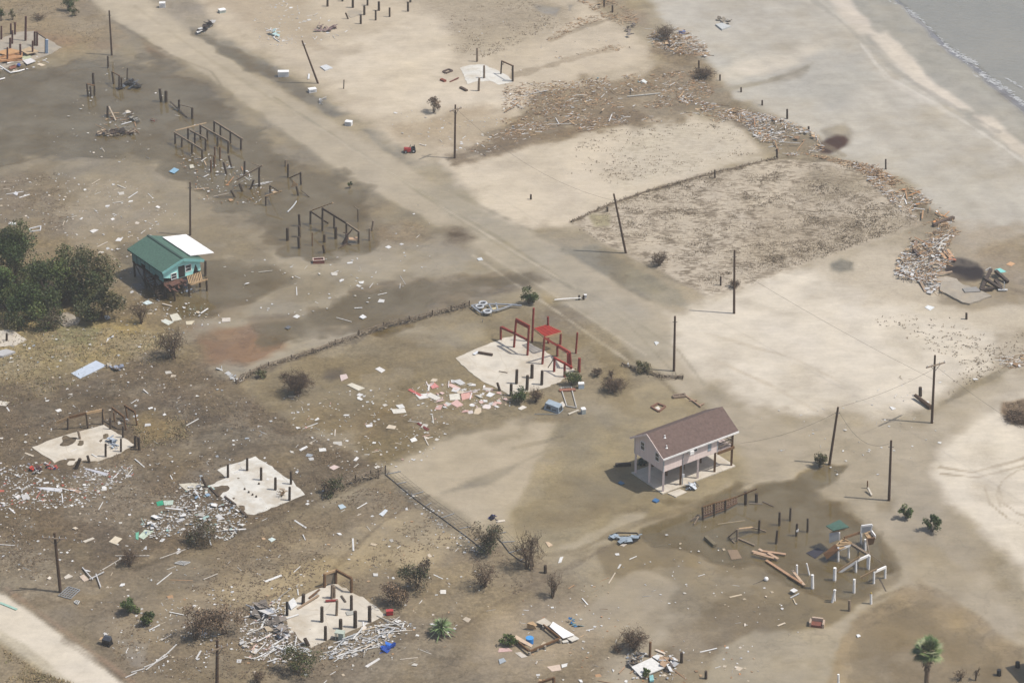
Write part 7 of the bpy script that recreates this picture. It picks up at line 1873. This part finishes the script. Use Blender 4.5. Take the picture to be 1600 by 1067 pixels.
FIELDS = [
 # (key, outline, boards, planks, palette, board size, plank length, label board, label plank)
 ("matted", LOT1, 62, 26, WHT * 2 + CRM + GRY, (.25, .85), (.8, 2.4), "white scrap of torn board lying on the dark matted grass", "pale broken lath lying on the dark matted grass"),
 ("slabl", [(0, 730), (70, 720), (100, 735), (170, 730), (200, 720), (210, 740), (130, 790), (0, 800)], 26, 12, WHT * 2 + [(200, 110, 90), (150, 150, 160)], (.3, 1.0), (1, 2.5), "torn scrap in the litter below the pinkish slab", "broken lath in the litter below the pinkish slab"),
 ("slabc", [(270, 790), (310, 745), (350, 770), (390, 810), (360, 845), (290, 835), (230, 840), (220, 815)], 44, 16, WHT * 3 + [(186, 214, 206), (150, 176, 200)], (.35, 1.1), (.8, 2.2), "white scrap in the dense litter beside the clean white slab", "white lath in the dense litter beside the clean white slab"),
 ("lathl", [(385, 960), (440, 930), (455, 975), (470, 1005), (490, 1020), (450, 1040), (390, 1030), (370, 1000)], 18, 52, WHT * 3 + CRM + PNK, (.4, 1.0), (1.2, 3.4), "white board scrap heaped left of the lath-covered slab", "white lath in the heap left of the lath-covered slab"),
 ("lathr", [(515, 1012), (560, 985), (610, 965), (650, 975), (590, 1010), (540, 1030), (500, 1030)], 8, 60, WHT * 2 + GRY + CRM, (.4, .9), (1.0, 4.0), "white board scrap among laths along the lath-covered slab's front", "long white lath strewn along the lath-covered slab's front"),
 ("pink", [(640, 610), (680, 592), (740, 600), (790, 612), (800, 635), (740, 645), (690, 640)], 44, 8, PNK * 2 + WHT + CRM, (.6, 1.5), (1.0, 2.5), "pink or white sheet scrap strewn in front of the red frame's slab", "pale broken lath strewn in front of the red frame's slab"),
 ("grid", [(270, 245), (310, 235), (400, 268), (440, 300), (400, 320), (310, 315), (300, 280)], 26, 18, WHT * 2 + WOOD, (.3, .9), (1.0, 3.0), "pale scrap in the litter below the drowned house grid", "pale lath in the litter below the drowned house grid"),
 ("post", [(150, 190), (180, 170), (220, 180), (220, 210), (170, 215)], 6, 14, WOOD + WHT + [(90, 76, 66)], (.4, .9), (1.2, 3.4), "pale scrap round the lone broken post in floodwater", "broken timber round the lone broken post in floodwater"),
 ("leftmud", [(0, 280), (90, 270), (200, 280), (280, 330), (190, 420), (110, 370), (0, 350)], 26, 16, WHT + CRM, (.3, .9), (1.0, 3.0), "white scrap lying on mud beyond the green thicket", "pale lath lying on mud beyond the green thicket"),
 ("front", [(200, 455), (300, 480), (380, 500), (290, 515), (230, 490)], 10, 3, WHT + CRM, (.3, .8), (1, 2), "pale scrap lying at the flood edge below the teal cottage", "pale lath lying at the flood edge below the teal cottage"),
 ("olive", [(440, 620), (640, 600), (720, 660), (650, 730), (560, 735), (480, 690)], 34, 10, WHT * 2 + CRM + PNK[:1], (.3, 1.2), (.8, 2.2), "pale scrap lying on the olive mud below the curved fence", "pale lath lying on the olive mud below the curved fence"),
 ("strip", [(110, 930), (330, 860), (600, 755), (760, 860), (800, 930), (660, 1040), (500, 1067), (180, 1020)], 42, 26, WHT * 2 + CRM + WOOD[:2], (.25, .8), (.9, 2.8), "pale scrap lying on the brown mud strip by the lath litter", "pale lath lying on the brown mud strip by the lath litter"),
 ("lowmid", [(800, 930), (960, 900), (1000, 1000), (1200, 1000), (1180, 1067), (840, 1067)], 22, 14, WHT + CRM + WOOD, (.25, .7), (.8, 2.2), "pale scrap lying on mud round the low deck frame", "pale lath lying on mud round the low deck frame"),
 ("basin", [(340, 400), (560, 400), (640, 300), (700, 380), (640, 450), (500, 520), (380, 470)], 20, 14, WHT, (.3, .9), (1.0, 2.6), "white scrap floating on the shallow flood below the post frame", "white lath floating on the shallow flood below the post frame"),
 ("flood", [(180, 100), (400, 190), (460, 260), (330, 250), (100, 260), (40, 180)], 8, 6, WHT + CRM, (.25, .6), (.8, 2.0), "small pale scrap floating on the far flood", "thin pale lath floating on the far flood"),
 ("upper", [(390, 20), (440, 0), (520, 30), (560, 45), (480, 75), (400, 70)], 26, 8, WHT, (.25, .8), (.7, 1.8), "white scrap strewn on the far sand lot", "white lath strewn on the far sand lot"),
 ("roadside", [(620, 170), (740, 180), (860, 200), (760, 240), (660, 230), (600, 190)], 22, 6, WHT, (.2, .6), (.7, 1.6), "small white scrap strewn round the roadside crossarm pole", "short white lath strewn round the roadside crossarm pole"),
 ("wrackw", [(790, 130), (900, 125), (1000, 115), (1090, 110), (1120, 150), (960, 185), (850, 205), (780, 190)], 26, 40, WHT + WOOD * 2 + [(200, 120, 90), (200, 190, 90), (100, 150, 160)], (.3, .9), (1.2, 3.6), "pale scrap in the broad brown wrack field", "broken plank in the broad brown wrack field"),
 ("wrackm", [(1150, 175), (1200, 178), (1270, 205), (1290, 235), (1230, 245), (1180, 215)], 26, 26, WHT + WOOD * 2 + [(226, 140, 90), (224, 170, 120)], (.4, 1.1), (1.2, 3.6), "scrap in the orange-flecked wrack pile", "plank in the orange-flecked wrack pile"),
 ("wracks", [(1360, 262), (1400, 285), (1480, 335), (1460, 355), (1430, 330), (1370, 285)], 18, 20, WHT + WOOD * 2 + [(226, 160, 100)], (.4, 1.0), (1.2, 3.6), "scrap in the narrow wrack line along the beach", "plank in the narrow wrack line along the beach"),
 ("wracke", [(1400, 410), (1430, 375), (1470, 372), (1490, 405), (1470, 425), (1455, 445), (1400, 430)], 26, 44, WHT * 2 + WOOD * 2 + [(206, 130, 104)], (.4, 1.1), (1.4, 4.0), "scrap in the tall wrack heap by the broken beach slab", "plank in the tall wrack heap by the broken beach slab"),
 ("tl", [(0, 85), (60, 82), (80, 98), (30, 112), (0, 112)], 10, 4, WHT + CRM + [(160, 90, 70)], (.4, .9), (1, 2), "pale scrap off the grey slab's flooded edge", "pale lath off the grey slab's flooded edge"),
 ("right", [(1180, 640), (1420, 600), (1480, 560), (1470, 700), (1330, 760), (1200, 700)], 12, 2, WHT, (.2, .5), (.6, 1.2), "tiny white scrap lying on the pale silt flat", "short white lath lying on the pale silt flat"),
 ("pool", [(940, 840), (1100, 820), (1280, 950), (1250, 1000), (1100, 960), (960, 920)], 10, 8, WHT + CRM, (.2, .6), (.8, 2.0), "pale scrap lying in the brown silt by the white pilings", "pale lath lying in the brown silt by the white pilings"),
]
def scatter():
    r = random.Random(99)
    for key, poly, nb, npk, pal, (b0, b1), (p0, p1), lb, lp in FIELDS:
        heap = key.startswith(('wrack', 'lath', 'slabc'))
        for kind, n, meshes, lab in (('board', round(nb * .5), BOARDS, lb), ('plank', round(npk * (.55 if npk > 20 else .6)), PLANKS, lp)):
            for i in range(n):
                x, y = sample(poly, r)
                o = bpy.data.objects.new("board_scrap" if kind == 'board' else "broken_plank", r.choice(meshes)); COL.objects.link(o)
                z = r.uniform(.02, .16 if key.startswith('lath') else .45) if heap else r.uniform(.0, .05)
                o.location = g(x, y, z)
                if kind == 'board':
                    s = b0 + (b1 - b0) * r.random() ** 1.8; o.scale = (s * r.uniform(.8, 1.3), s * r.uniform(.8, 1.6), 1); o.rotation_euler = (r.gauss(0, .12), r.gauss(0, .12), r.uniform(0, 6.28))
                else:
                    s = p0 + (p1 - p0) * r.random() ** (1.9 if key.startswith('wrack') else 1.5); o.scale = (s, r.uniform(.7, 1.5) if key == 'lathr' else r.uniform(.9, 2.0), 1.4)
                    yaw = r.uniform(0, 3.14) if key not in ('lathr', 'lathl') else (.62 + r.gauss(0, .28) if r.random() < .8 else r.uniform(0, 3.1))
                    o.rotation_euler = (r.gauss(0, .1), r.gauss(0, .14 if heap else .03), yaw)
                o.color = (*alb(r.choice(pal)), 1)
                tag(o, lab, "board" if kind == 'board' else "plank", lab.replace('scrap', 'scraps').replace('lath ', 'laths ') if False else ("scraps: " if kind == 'board' else "laths: ") + key + " field")
scatter()
GROUPNAMES = {"matted": "dark matted grass", "slabl": "pinkish slab litter", "slabc": "clean slab litter", "lathl": "lath heap", "lathr": "lath spill", "pink": "pink sheet litter", "grid": "drowned grid litter", "post": "lone post litter", "leftmud": "mud beyond the thicket",
 "front": "cottage flood edge", "olive": "olive mud", "strip": "brown mud strip", "lowmid": "deck frame mud", "basin": "shallow flood", "flood": "far flood", "upper": "far sand lot", "roadside": "roadside pole", "wrackw": "broad wrack field", "wrackm": "orange wrack pile", "wracks": "narrow wrack line", "wracke": "tall wrack heap", "tl": "grey slab edge", "right": "pale silt flat", "pool": "brown silt"}
for o in COL.objects:
    gname = o.get('group')
    if gname and gname.endswith(' field') and gname.split(': ')[0] in ('scraps', 'laths'):
        k = gname.split(': ')[1][:-6]; o['group'] = ("board scraps on the " if gname.startswith('scraps') else "planks on the ") + GROUPNAMES[k]

def litter(name, specs, seed, label, cat, thr=0):
    r = random.Random(seed); mb = MB()
    for poly, n, pal, s0, s1, stick, pile, *tt in specs:
        for i in range(n):
            x, y = sample(poly, r)
            if thr and clump(x, y, 7.0) < (tt[0] if tt else thr) + r.gauss(0, .06): continue
            if not thr and r.random() < .85 and any(inside(q, x, y) for q in SLABS): continue
            p = g(x, y, r.uniform(.02, .06) + (r.random() ** 2 * pile)); th = r.uniform(0, 6.28) if not thr or r.random() < .4 else r.gauss(.45, .5); s = s0 + (s1 - s0) * r.random() ** 2.5
            col = shade(alb(r.choice(pal)), r.uniform(.72, 1.02))
            d = Vector((math.cos(th), math.sin(th), r.gauss(0, .12 if pile else .05)))
            if r.random() < stick: mb.tube(p - d * s * 1.3, p + d * s * 1.3, r.uniform(.02, .045), None, 3, col)
            else:
                e = Vector((-d.y, d.x, r.gauss(0, .15))) * s * r.uniform(.25, .6); q = d * s * .5
                mb.hexa([p - q - e, p + q - e * .7, p + q * .8 + e, p - q * .9 + e], [p - q - e + Vector((0, 0, .03)), p + q - e * .7 + Vector((0, 0, .04)), p + q * .8 + e + Vector((0, 0, .03)), p - q * .9 + e + Vector((0, 0, .05))], col)
    o = mb.build(name, M_ATTR); o['kind'] = 'stuff'; tag(o, label, cat); return o
SM = WHT * 2 + CRM + GRY
sp = []
for key, poly, nb, npk, pal, *_ in FIELDS:
    if key.startswith('wrack'): continue
    dens = {"slabc": 680, "lathl": 420, "lathr": 330, "slabl": 700, "pink": 160, "matted": 560, "strip": 340, "olive": 220, "grid": 160, "leftmud": 260, "upper": 110, "lowmid": 160}.get(key, 60)
    sp.append((poly, round(nb * .5), pal, b0 if False else _[0][0], _[0][1], 0, .2 if key in ('slabc', 'lathl', 'lathr') else 0)); sp.append((poly, round(npk * .4), pal, _[1][0] * .4, _[1][1] * .35, 1, .2 if key in ('slabc', 'lathl', 'lathr') else 0))
    sp.append((poly, dens, pal + SM[:3], .10, .34, .2, .18 if key in ("slabc", "lathl", "lathr") else 0))
sp += [([(560, 40), (960, 20), (1000, 60), (820, 120), (700, 60)], 60, SM, .1, .3, .1, 0), ([(190, 380), (330, 470), (300, 560), (180, 500)], 90, SM, .1, .3, .1, 0), ([(0, 500), (280, 520), (240, 600), (0, 640)], 160, SM, .1, .4, .2, 0),
       ([(150, 990), (330, 900), (420, 980), (300, 1067), (220, 1050)], 160, SM, .1, .3, .3, 0), ([(610, 745), (690, 800), (760, 860), (740, 870), (660, 805)], 90, SM, .1, .3, .3, 0), ([(980, 1020), (1050, 1020), (1060, 1060), (980, 1060)], 80, SM, .1, .4, .3, .2)]
litter("debris_litter", sp, 201, "countless tiny pale scraps strewn over the flooded lots", "litter")
WD_ = [(176, 146, 112), (156, 126, 96), (200, 170, 134), (124, 102, 82), (216, 186, 148), (190, 148, 108)]
WR = dict((f[0], f[1]) for f in FIELDS)
wsp = [(WR['wrackw'], 4200, WD_ * 3 + SM[:3], .10, .42, .85, .16, .42), (WR['wrackm'], 2600, WD_ * 2 + SM, .10, .6, .75, .4, .36), ([(1330, 252), (1370, 258), (1410, 285), (1485, 332), (1490, 345), (1462, 362), (1440, 372), (1420, 340), (1365, 290)], 2600, WD_ * 2 + SM[:5], .10, .55, .8, .3, .41), (WR['wracke'], 1900, WD_ * 2 + SM, .10, .65, .75, .6, .34),
       ([(730, 235), (800, 195), (860, 190), (1060, 170), (1150, 190), (1000, 190), (860, 215), (760, 245)], 1100, WD_ + SM[:2], .12, .5, .85, .08), ([(1010, 40), (1060, 40), (1105, 70), (1110, 90), (1060, 85), (1020, 70)], 900, WD_ * 2 + SM[:4], .15, .8, .85, .6),
       ([(900, 0), (945, -10), (985, 15), (1000, 35), (970, 40), (930, 18)], 420, WD_, .15, .6, .85, .3), ([(1240, 236), (1300, 246), (1370, 262), (1440, 300), (1410, 300), (1330, 262)], 900, WD_, .12, .5, .85, .2, .3), ([(1050, 150), (1150, 168), (1200, 180), (1180, 195), (1100, 180)], 900, WD_ + SM[:2], .12, .6, .85, .2),
       ([(900, 26), (960, 24), (900, 45), (870, 62), (850, 66)], 220, WD_, .1, .4, .9, .1), ([(860, 90), (960, 70), (990, 74), (900, 95)], 220, WD_, .1, .4, .9, .1), ([(1400, 350), (1470, 345), (1500, 360), (1480, 385), (1430, 385)], 700, WD_ * 2 + SM[:2], .15, .7, .8, .3, .35), ([(1440, 425), (1465, 430), (1475, 465), (1445, 455)], 220, WD_ + SM[:3], .15, .8, .85, .4),
       ([(1560, 560), (1600, 548), (1600, 575), (1575, 575)], 120, WD_ + SM[:4], .15, .7, .8, .2)]
litter("wrack_litter", wsp, 202, "brown driftwood splinters and reeds washed up along the beach", "driftwood", .45)

# ------------------------------------------------------------------ hand-traced sheets and boards
TR = [
 ([(111, 583), (150, 563), (166, 571), (125, 591)], (206, 216, 228), "large pale blue metal roof sheet lying on yellow-brown grass", "roof_sheet", "sheet"),
 ([(0, 626), (15, 628), (9, 634), (-4, 633)], (224, 216, 200), "cream board cut by the photo's left edge on dark grass", "board", "board"),
 ([(131, 732), (135, 731), (170, 739), (166, 743)], (206, 206, 212), "long pale grey siding strip lying below the pinkish slab", "siding_strip", "siding"),
 ([(55, 761), (76, 761), (97, 763), (97, 768), (75, 766)], (222, 222, 224), "white and grey siding strip lying in grass left of the clean slab", "siding_strip", "siding"),
 ([(104, 763), (112, 762), (127, 767), (122, 770)], (186, 156, 134), "brown-pink board at the end of the white siding strip", "board", "board"),
 ([(244, 784), (254, 781), (256, 788), (246, 790)], (60, 170, 130), "bright green plastic end piece on the mud by the white litter", "plastic_sheet", "panel"),
 ([(255, 782), (271, 781), (270, 788), (257, 789)], (200, 216, 200), "pale grey-green panel joined to the bright green piece", "pale_sheet", "panel"),
 ([(279, 756), (300, 754), (322, 757), (291, 766)], (216, 208, 188), "pale cream panel beside the clean slab's leaning piling", "pale_sheet", "panel"),
 ([(216, 838), (226, 827), (240, 829), (224, 842)], (208, 222, 200), "pale green-white door panel lying below the white litter", "door_sheet", "panel"),
 ([(212, 841), (212, 832), (217, 830), (216, 843)], (120, 190, 160), "mint green strip at the edge of the pale green-white panel", "strip", "strip"),
 ([(170, 846), (180, 837), (191, 841), (181, 850)], (230, 216, 190), "cream square board lying left of the pale green-white panel", "board", "board"),
 ([(129, 845), (145, 839), (148, 841), (133, 847)], (222, 212, 194), "narrow cream board lying above the white window frame", "board", "board"),
 ([(100, 901), (107, 896), (114, 900), (102, 904)], (222, 212, 196), "small cream board right of the crossarm pole", "board", "board"),
 ([(124, 900), (131, 897), (139, 905), (131, 908)], (216, 196, 176), "pinkish tan board under the slanting white pipe", "board", "board"),
 ([(542, 601), (550, 598), (570, 606), (560, 610)], (228, 220, 200), "clean cream sheet lying alone on olive mud by the dead bush", "sheet", "sheet"),
 ([(611, 639), (632, 638), (635, 644), (615, 646)], (234, 228, 214), "clean cream sheet lying on olive mud left of the silt tongue", "sheet", "sheet"),
 ([(666, 618), (672, 613), (689, 621), (681, 625)], (232, 226, 214), "clean cream sheet lying beside the long red board", "sheet", "sheet"),
 ([(637, 609), (641, 607), (660, 617), (656, 619)], (206, 112, 104), "long red board lying on olive mud", "board", "board"),
 ([(651, 661), (654, 660), (671, 670), (667, 672)], (124, 60, 56), "dark red board lying on olive mud below the pink sheets", "board", "board"),
 ([(671, 600), (678, 597), (686, 604), (675, 607)], (224, 150, 144), "red-pink sheet at the far end of the pink litter", "sheet", "sheet"),
 ([(699, 601), (705, 599), (720, 606), (712, 609)], (232, 196, 184), "pale pink sheet in the middle of the pink litter", "sheet", "sheet"),
 ([(704, 630), (714, 624), (724, 632), (714, 636)], (232, 192, 182), "large pale pink sheet at the near edge of the pink litter", "sheet", "sheet"),
 ([(720, 615), (733, 613), (739, 620), (722, 625)], (230, 178, 164), "salmon sheet touching the white sheet in the pink litter", "sheet", "sheet"),
 ([(702, 616), (718, 614), (719, 624), (703, 625)], (232, 226, 210), "square white sheet between the pink sheets", "sheet", "sheet"),
 ([(759, 618), (765, 612), (772, 616), (766, 620)], (242, 240, 238), "bright white board at the red frame slab's front litter", "board", "board"),
 ([(809, 638), (817, 633), (823, 636), (814, 640)], (240, 232, 218), "cream board standing clear of the green slab bush", "board", "board"),
 ([(586, 576), (593, 573), (602, 578), (596, 582)], (238, 234, 228), "crumpled white sheet alone on olive mud near the damp stain", "sheet", "sheet"),
 ([(531, 586), (541, 584), (544, 590), (533, 595)], (226, 206, 198), "pink-white sheet at the edge of the dark damp stain", "sheet", "sheet"),
 ([(498, 700), (509, 700), (510, 704), (499, 705)], (240, 238, 232), "short white board lying on brown grass right of the clean slab", "board", "board"),
 ([(514, 730), (522, 726), (531, 729), (521, 734)], (228, 206, 196), "pinkish sheet lying above the brush-buried fence", "sheet", "sheet"),
 ([(467, 702), (479, 696), (481, 698), (470, 704)], (240, 238, 234), "white board lying on brown grass above the clean slab", "board", "board"),
 ([(552, 719), (557, 713), (561, 715), (556, 720)], (238, 234, 228), "white board lying near tangled red and grey scraps", "board", "board"),
 ([(571, 664), (582, 662), (582, 666), (573, 667)], (238, 234, 230), "small white board left of the olive mud's brushy patch", "board", "board"),
 ([(688, 921), (697, 921), (697, 927), (688, 927)], (238, 232, 222), "small square white board on the mud strip above the yucca", "board", "board"),
 ([(419, 842), (425, 839), (431, 842), (424, 846)], (220, 232, 226), "pale square board lying alone on the mud strip", "board", "board"),
 ([(413, 907), (439, 897), (441, 899), (415, 909)], (244, 242, 236), "long bright white plank on dry mud above the lath heap", "plank", "plank"),
 ([(570, 1040), (592, 1027), (594, 1029), (574, 1042)], (230, 226, 220), "white plank lying below the crumpled blue tarp", "plank", "plank"),
 ([(528, 789), (535, 787), (541, 792), (532, 795)], (196, 212, 220), "pale blue sheet lying on mud below the brush-buried fence", "sheet", "sheet"),
 ([(592, 803), (602, 795), (606, 797), (598, 806)], (222, 228, 232), "white-blue sheet lying beside the rut across the mud strip", "sheet", "sheet"),
 ([(265, 492), (277, 489), (284, 499), (270, 502)], (226, 220, 200), "cream board lying at the flood edge below the teal cottage, paired with a white one", "board", "board"),
 ([(252, 502), (258, 498), (271, 503), (263, 508)], (224, 226, 214), "white board half under the cream board at the flood edge", "board", "board"),
 ([(290, 502), (304, 501), (299, 507), (291, 507)], (224, 212, 184), "tan-cream board lying alone at the flood edge", "board", "board"),
 ([(347, 497), (360, 496), (360, 502), (347, 503)], (220, 210, 196), "cream board floating on the silty water right of the flood edge", "board", "board"),
 ([(222, 473), (231, 469), (239, 473), (229, 476)], (226, 240, 240), "cyan-white sheet below the teal cottage's shadow", "sheet", "sheet"),
 ([(140, 361), (147, 358), (154, 359), (145, 364)], (236, 232, 226), "white board on mud between the thicket and the far flood", "board", "board"),
 ([(13, 350), (15, 347), (25, 348), (24, 352)], (230, 230, 228), "white sheet lying at the far left above the thicket", "sheet", "sheet"),
 ([(21, 303), (24, 299), (28, 301), (27, 306)], (222, 222, 224), "white-grey sheet lying at the far left on brown mud", "sheet", "sheet"),
 ([(162, 494 + 0), (168, 492), (173, 496), (166, 499)], (226, 228, 228), "white litter sheet caught at the thicket's right front", "sheet", "sheet"),
 ([(166, 781 - 247), (177, 523), (178, 526), (168, 528)], (234, 232, 228), "white board lying on the yellow grass", "board", "board"),
 ([(542, 410), (551, 409), (551, 411), (543, 412)], (240, 238, 234), "white board floating right of the open crate", "board", "board"),
 ([(561, 495), (567, 491), (573, 495), (567, 498)], (240, 240, 238), "white square sheet floating on the brown silt basin", "sheet", "sheet"),
 ([(560, 440), (569, 439), (567, 443), (562, 443)], (236, 234, 228), "white board floating north of the brown silt basin", "board", "board"),
 ([(745, 404), (752, 402), (755, 406), (748, 407)], (224, 228, 228), "white sheet lying on silt below the dark scour mound", "sheet", "sheet"),
 ([(445, 512), (450, 508), (455, 511), (450, 514)], (110, 112, 116), "grey block half sunk in the brown silt basin", "block", "block"),
 ([(296, 258), (302, 257), (303, 262), (297, 263)], (222, 216, 196), "cream square board in the litter by the drowned grid", "board", "board"),
 ([(264, 268), (272, 262), (280, 265), (272, 271)], (150, 190, 214), "blue crumpled sheet in the litter by the drowned grid", "sheet", "sheet"),
 ([(195, 174), (200, 172), (205, 175), (199, 177)], (226, 214, 194), "cream board floating by the lone broken post", "board", "board"),
 ([(852, 846), (857, 846), (864, 851), (857, 854)], (222, 196, 164), "tan square board at the tall bare tree's right", "board", "board"),
 ([(1390, 635), (1394, 635), (1400, 638), (1394, 640)], (242, 240, 236), "white scrap board on pale sand near the fallen pole", "board", "board"),
 ([(1520, 591), (1526, 591), (1529, 593), (1521, 593)], (236, 234, 228), "white scrap board on pale sand toward the brown mound", "board", "board"),
 ([(956, 1048 - 4), (957, 1045), (960, 1046), (958, 1049)], (236, 236, 232), "small white scrap by the heap of dead brush", "board", "board"),
 ([(1022, 534), (1026, 533), (1030, 535), (1025, 539)], (226, 228, 226), "white crumpled sheet in a damp patch left of the road pole", "sheet", "sheet"),
 ([(980, 568), (982, 566), (983, 571), (981, 573)], (240, 240, 236), "small white bucket-like scrap left of the brush-choked fence", "board", "board"),
 ([(1338, 991), (1342, 990), (1345, 993), (1340, 995)], (242, 242, 240), "round white float lying on silt left of the palm", "float", "float"),
 ([(875, 870), (880, 869), (877, 878), (872, 879)], (238, 236, 230), "white board leaning by the wind-bent sapling", "board", "board"),
]
for pts, rgb, lab, nm, ct in TR:
    sheet(W1, pts, rgb, lab, ct, nm, th=.07, z=.10)
sheet(W1, [(77, 494), (105, 487), (126, 498), (121, 506), (100, 509)], (200, 188, 168), "grey slab chunk lying in the thicket's front gap", "slab_fragment", "slab", th=.25, z=.2, m=M_CONCG)
slab_thing(W1, [(-30, 516), (20, 515), (42, 531), (24, 540), (-30, 544)], "tan slab corner at the photo's left edge below the thicket", M_CONC)
sheet(W1, [(-20, 552), (10, 545), (24, 549), (4, 556), (-20, 556)], (200, 198, 196), "grey-white wall panel at the left edge below the tan slab corner", "wall_sheet", "panel", th=.3, z=.3)
pilings(W1, [(10.5, 533, 521)], "dark piling on the tan slab corner at the left edge", None, r=.13)
pilings(W1, [(168, 182, 166)], "lone broken post in floodwater with a pale brace", None, r=.16)
timber(W1, (181, 189), (170, 167), (186, 170, 148), "pale brace leaning on the lone broken post", .22, .2, .0, 1.3)
wreckage(W1, [(155, 210), (185, 212), (180, 206), (205, 208)], "dark tangled timbers lying in floodwater below the lone broken post", 34, [(84, 70, 60), (110, 90, 74), (66, 58, 52), (190, 170, 144)], .8, seed=61, h=.5)
wreckage(W1, [(200, 185), (215, 190), (208, 187)], "grey net-like tangle in floodwater right of the lone broken post", 16, [(150, 146, 136), (90, 84, 76)], .5, seed=62, h=.3)
wreckage(W1, [(237, 190), (240, 189)], "small dark red crate floating right of the grey tangle", 5, [(120, 60, 52), (140, 80, 66)], .35, seed=63, h=.3, name="crate", cat="crate")
wreckage(W1, [(50, 735), (60, 732), (56, 741), (64, 736)], "red and white torn bundle in the litter left of the pinkish slab", 18, [(200, 70, 56), (230, 226, 222), (90, 60, 56)], .45, seed=64, h=.5, name="bundle", cat="bundle")
wreckage(W1, [(72, 728), (84, 731), (78, 733)], "dark blue and red scraps at the pinkish slab's near-left corner", 14, [(50, 50, 90), (190, 90, 76), (224, 220, 216)], .4, seed=65, h=.4)
wreckage(W1, [(395, 955), (410, 950), (430, 970), (445, 985), (440, 995)], "grey and white torn house wreckage at the lath-covered slab's left end", 60, [(190, 194, 200), (230, 226, 220), (150, 140, 130), (120, 112, 104)], .8, seed=66, h=.7)
wreckage(W1, [(440, 1018), (478, 1020), (460, 1014)], "white door panels stacked at the lath heap's near edge", 14, [(236, 236, 234), (210, 210, 210)], .9, seed=67, h=.35, name="stacked_doors", cat="doors")
wreckage(W1, [(985, 62), (990, 40), (982, 48)], "rounded grey wire trap beside a broken post on the far wrack", 16, [(150, 140, 130), (120, 108, 98)], .5, seed=68, h=.6, name="wire_trap", cat="trap")
wreckage(W1, [(1000, 128), (1004, 130)], "white and teal scrap heap in the middle of the broad wrack field", 10, [(230, 234, 230), (120, 170, 180), (220, 150, 90)], .5, seed=69, h=.4)
timber(W1, (980, 151), (1032, 146), (214, 210, 200), "long straight pale pole lying across the wrack field's lower edge", .16, .12, .2, .2, name="pole", cat="pole")
timber(W1, (1040, 46), (1047, 72), (84, 68, 58), "dark branch standing up from the brushy root heap on the wrack", .2, .2, 1.6, .2, name="branch", cat="branch")
timber(W1, (255, 545), (313, 600), (0, 0, 0), "", name="x") if False else None
wreckage(W1, [(345, 578), (372, 596), (360, 588)], "white plastic netting lying on silt at the curved fence's start", 16, [(226, 226, 224), (200, 200, 198)], .5, seed=70, h=.15, name="netting", cat="netting")
wreckage(W1, [(170, 572), (190, 575), (180, 577)], "twisted pale timbers at the end of the blue roof sheet", 14, [(190, 180, 160), (150, 160, 180), (120, 106, 90)], .6, seed=71, h=.4)

# ------------------------------------------------------------------ the hazy sea air
def haze():
    x0, x1, y0, y1 = gx.min() - 60, gx.max() + 60, gy.min() - 60, gy.max() + 60
    mb = MB(); mb.box((x0, y0, -2.6), (x1 - x0, 0, 0), (0, y1 - y0, 0), (0, 0, 158.0))
    m = bpy.data.materials.new("haze_air"); m.use_nodes = True; nt = m.node_tree; nt.nodes.clear()
    out = nt.nodes.new("ShaderNodeOutputMaterial"); v = nt.nodes.new("ShaderNodeVolumePrincipled")
    v.inputs["Color"].default_value = (.99, .985, .94, 1); v.inputs["Density"].default_value = HAZE; v.inputs["Anisotropy"].default_value = .2
    nt.links.new(v.outputs[0], out.inputs["Volume"])
    o = mb.build("haze", m); o['kind'] = 'stuff'; o['label'] = "thin pale sea haze filling the air"; o['category'] = "haze"
HAZE = .00028
haze()
SC.cycles.volume_bounces = 0
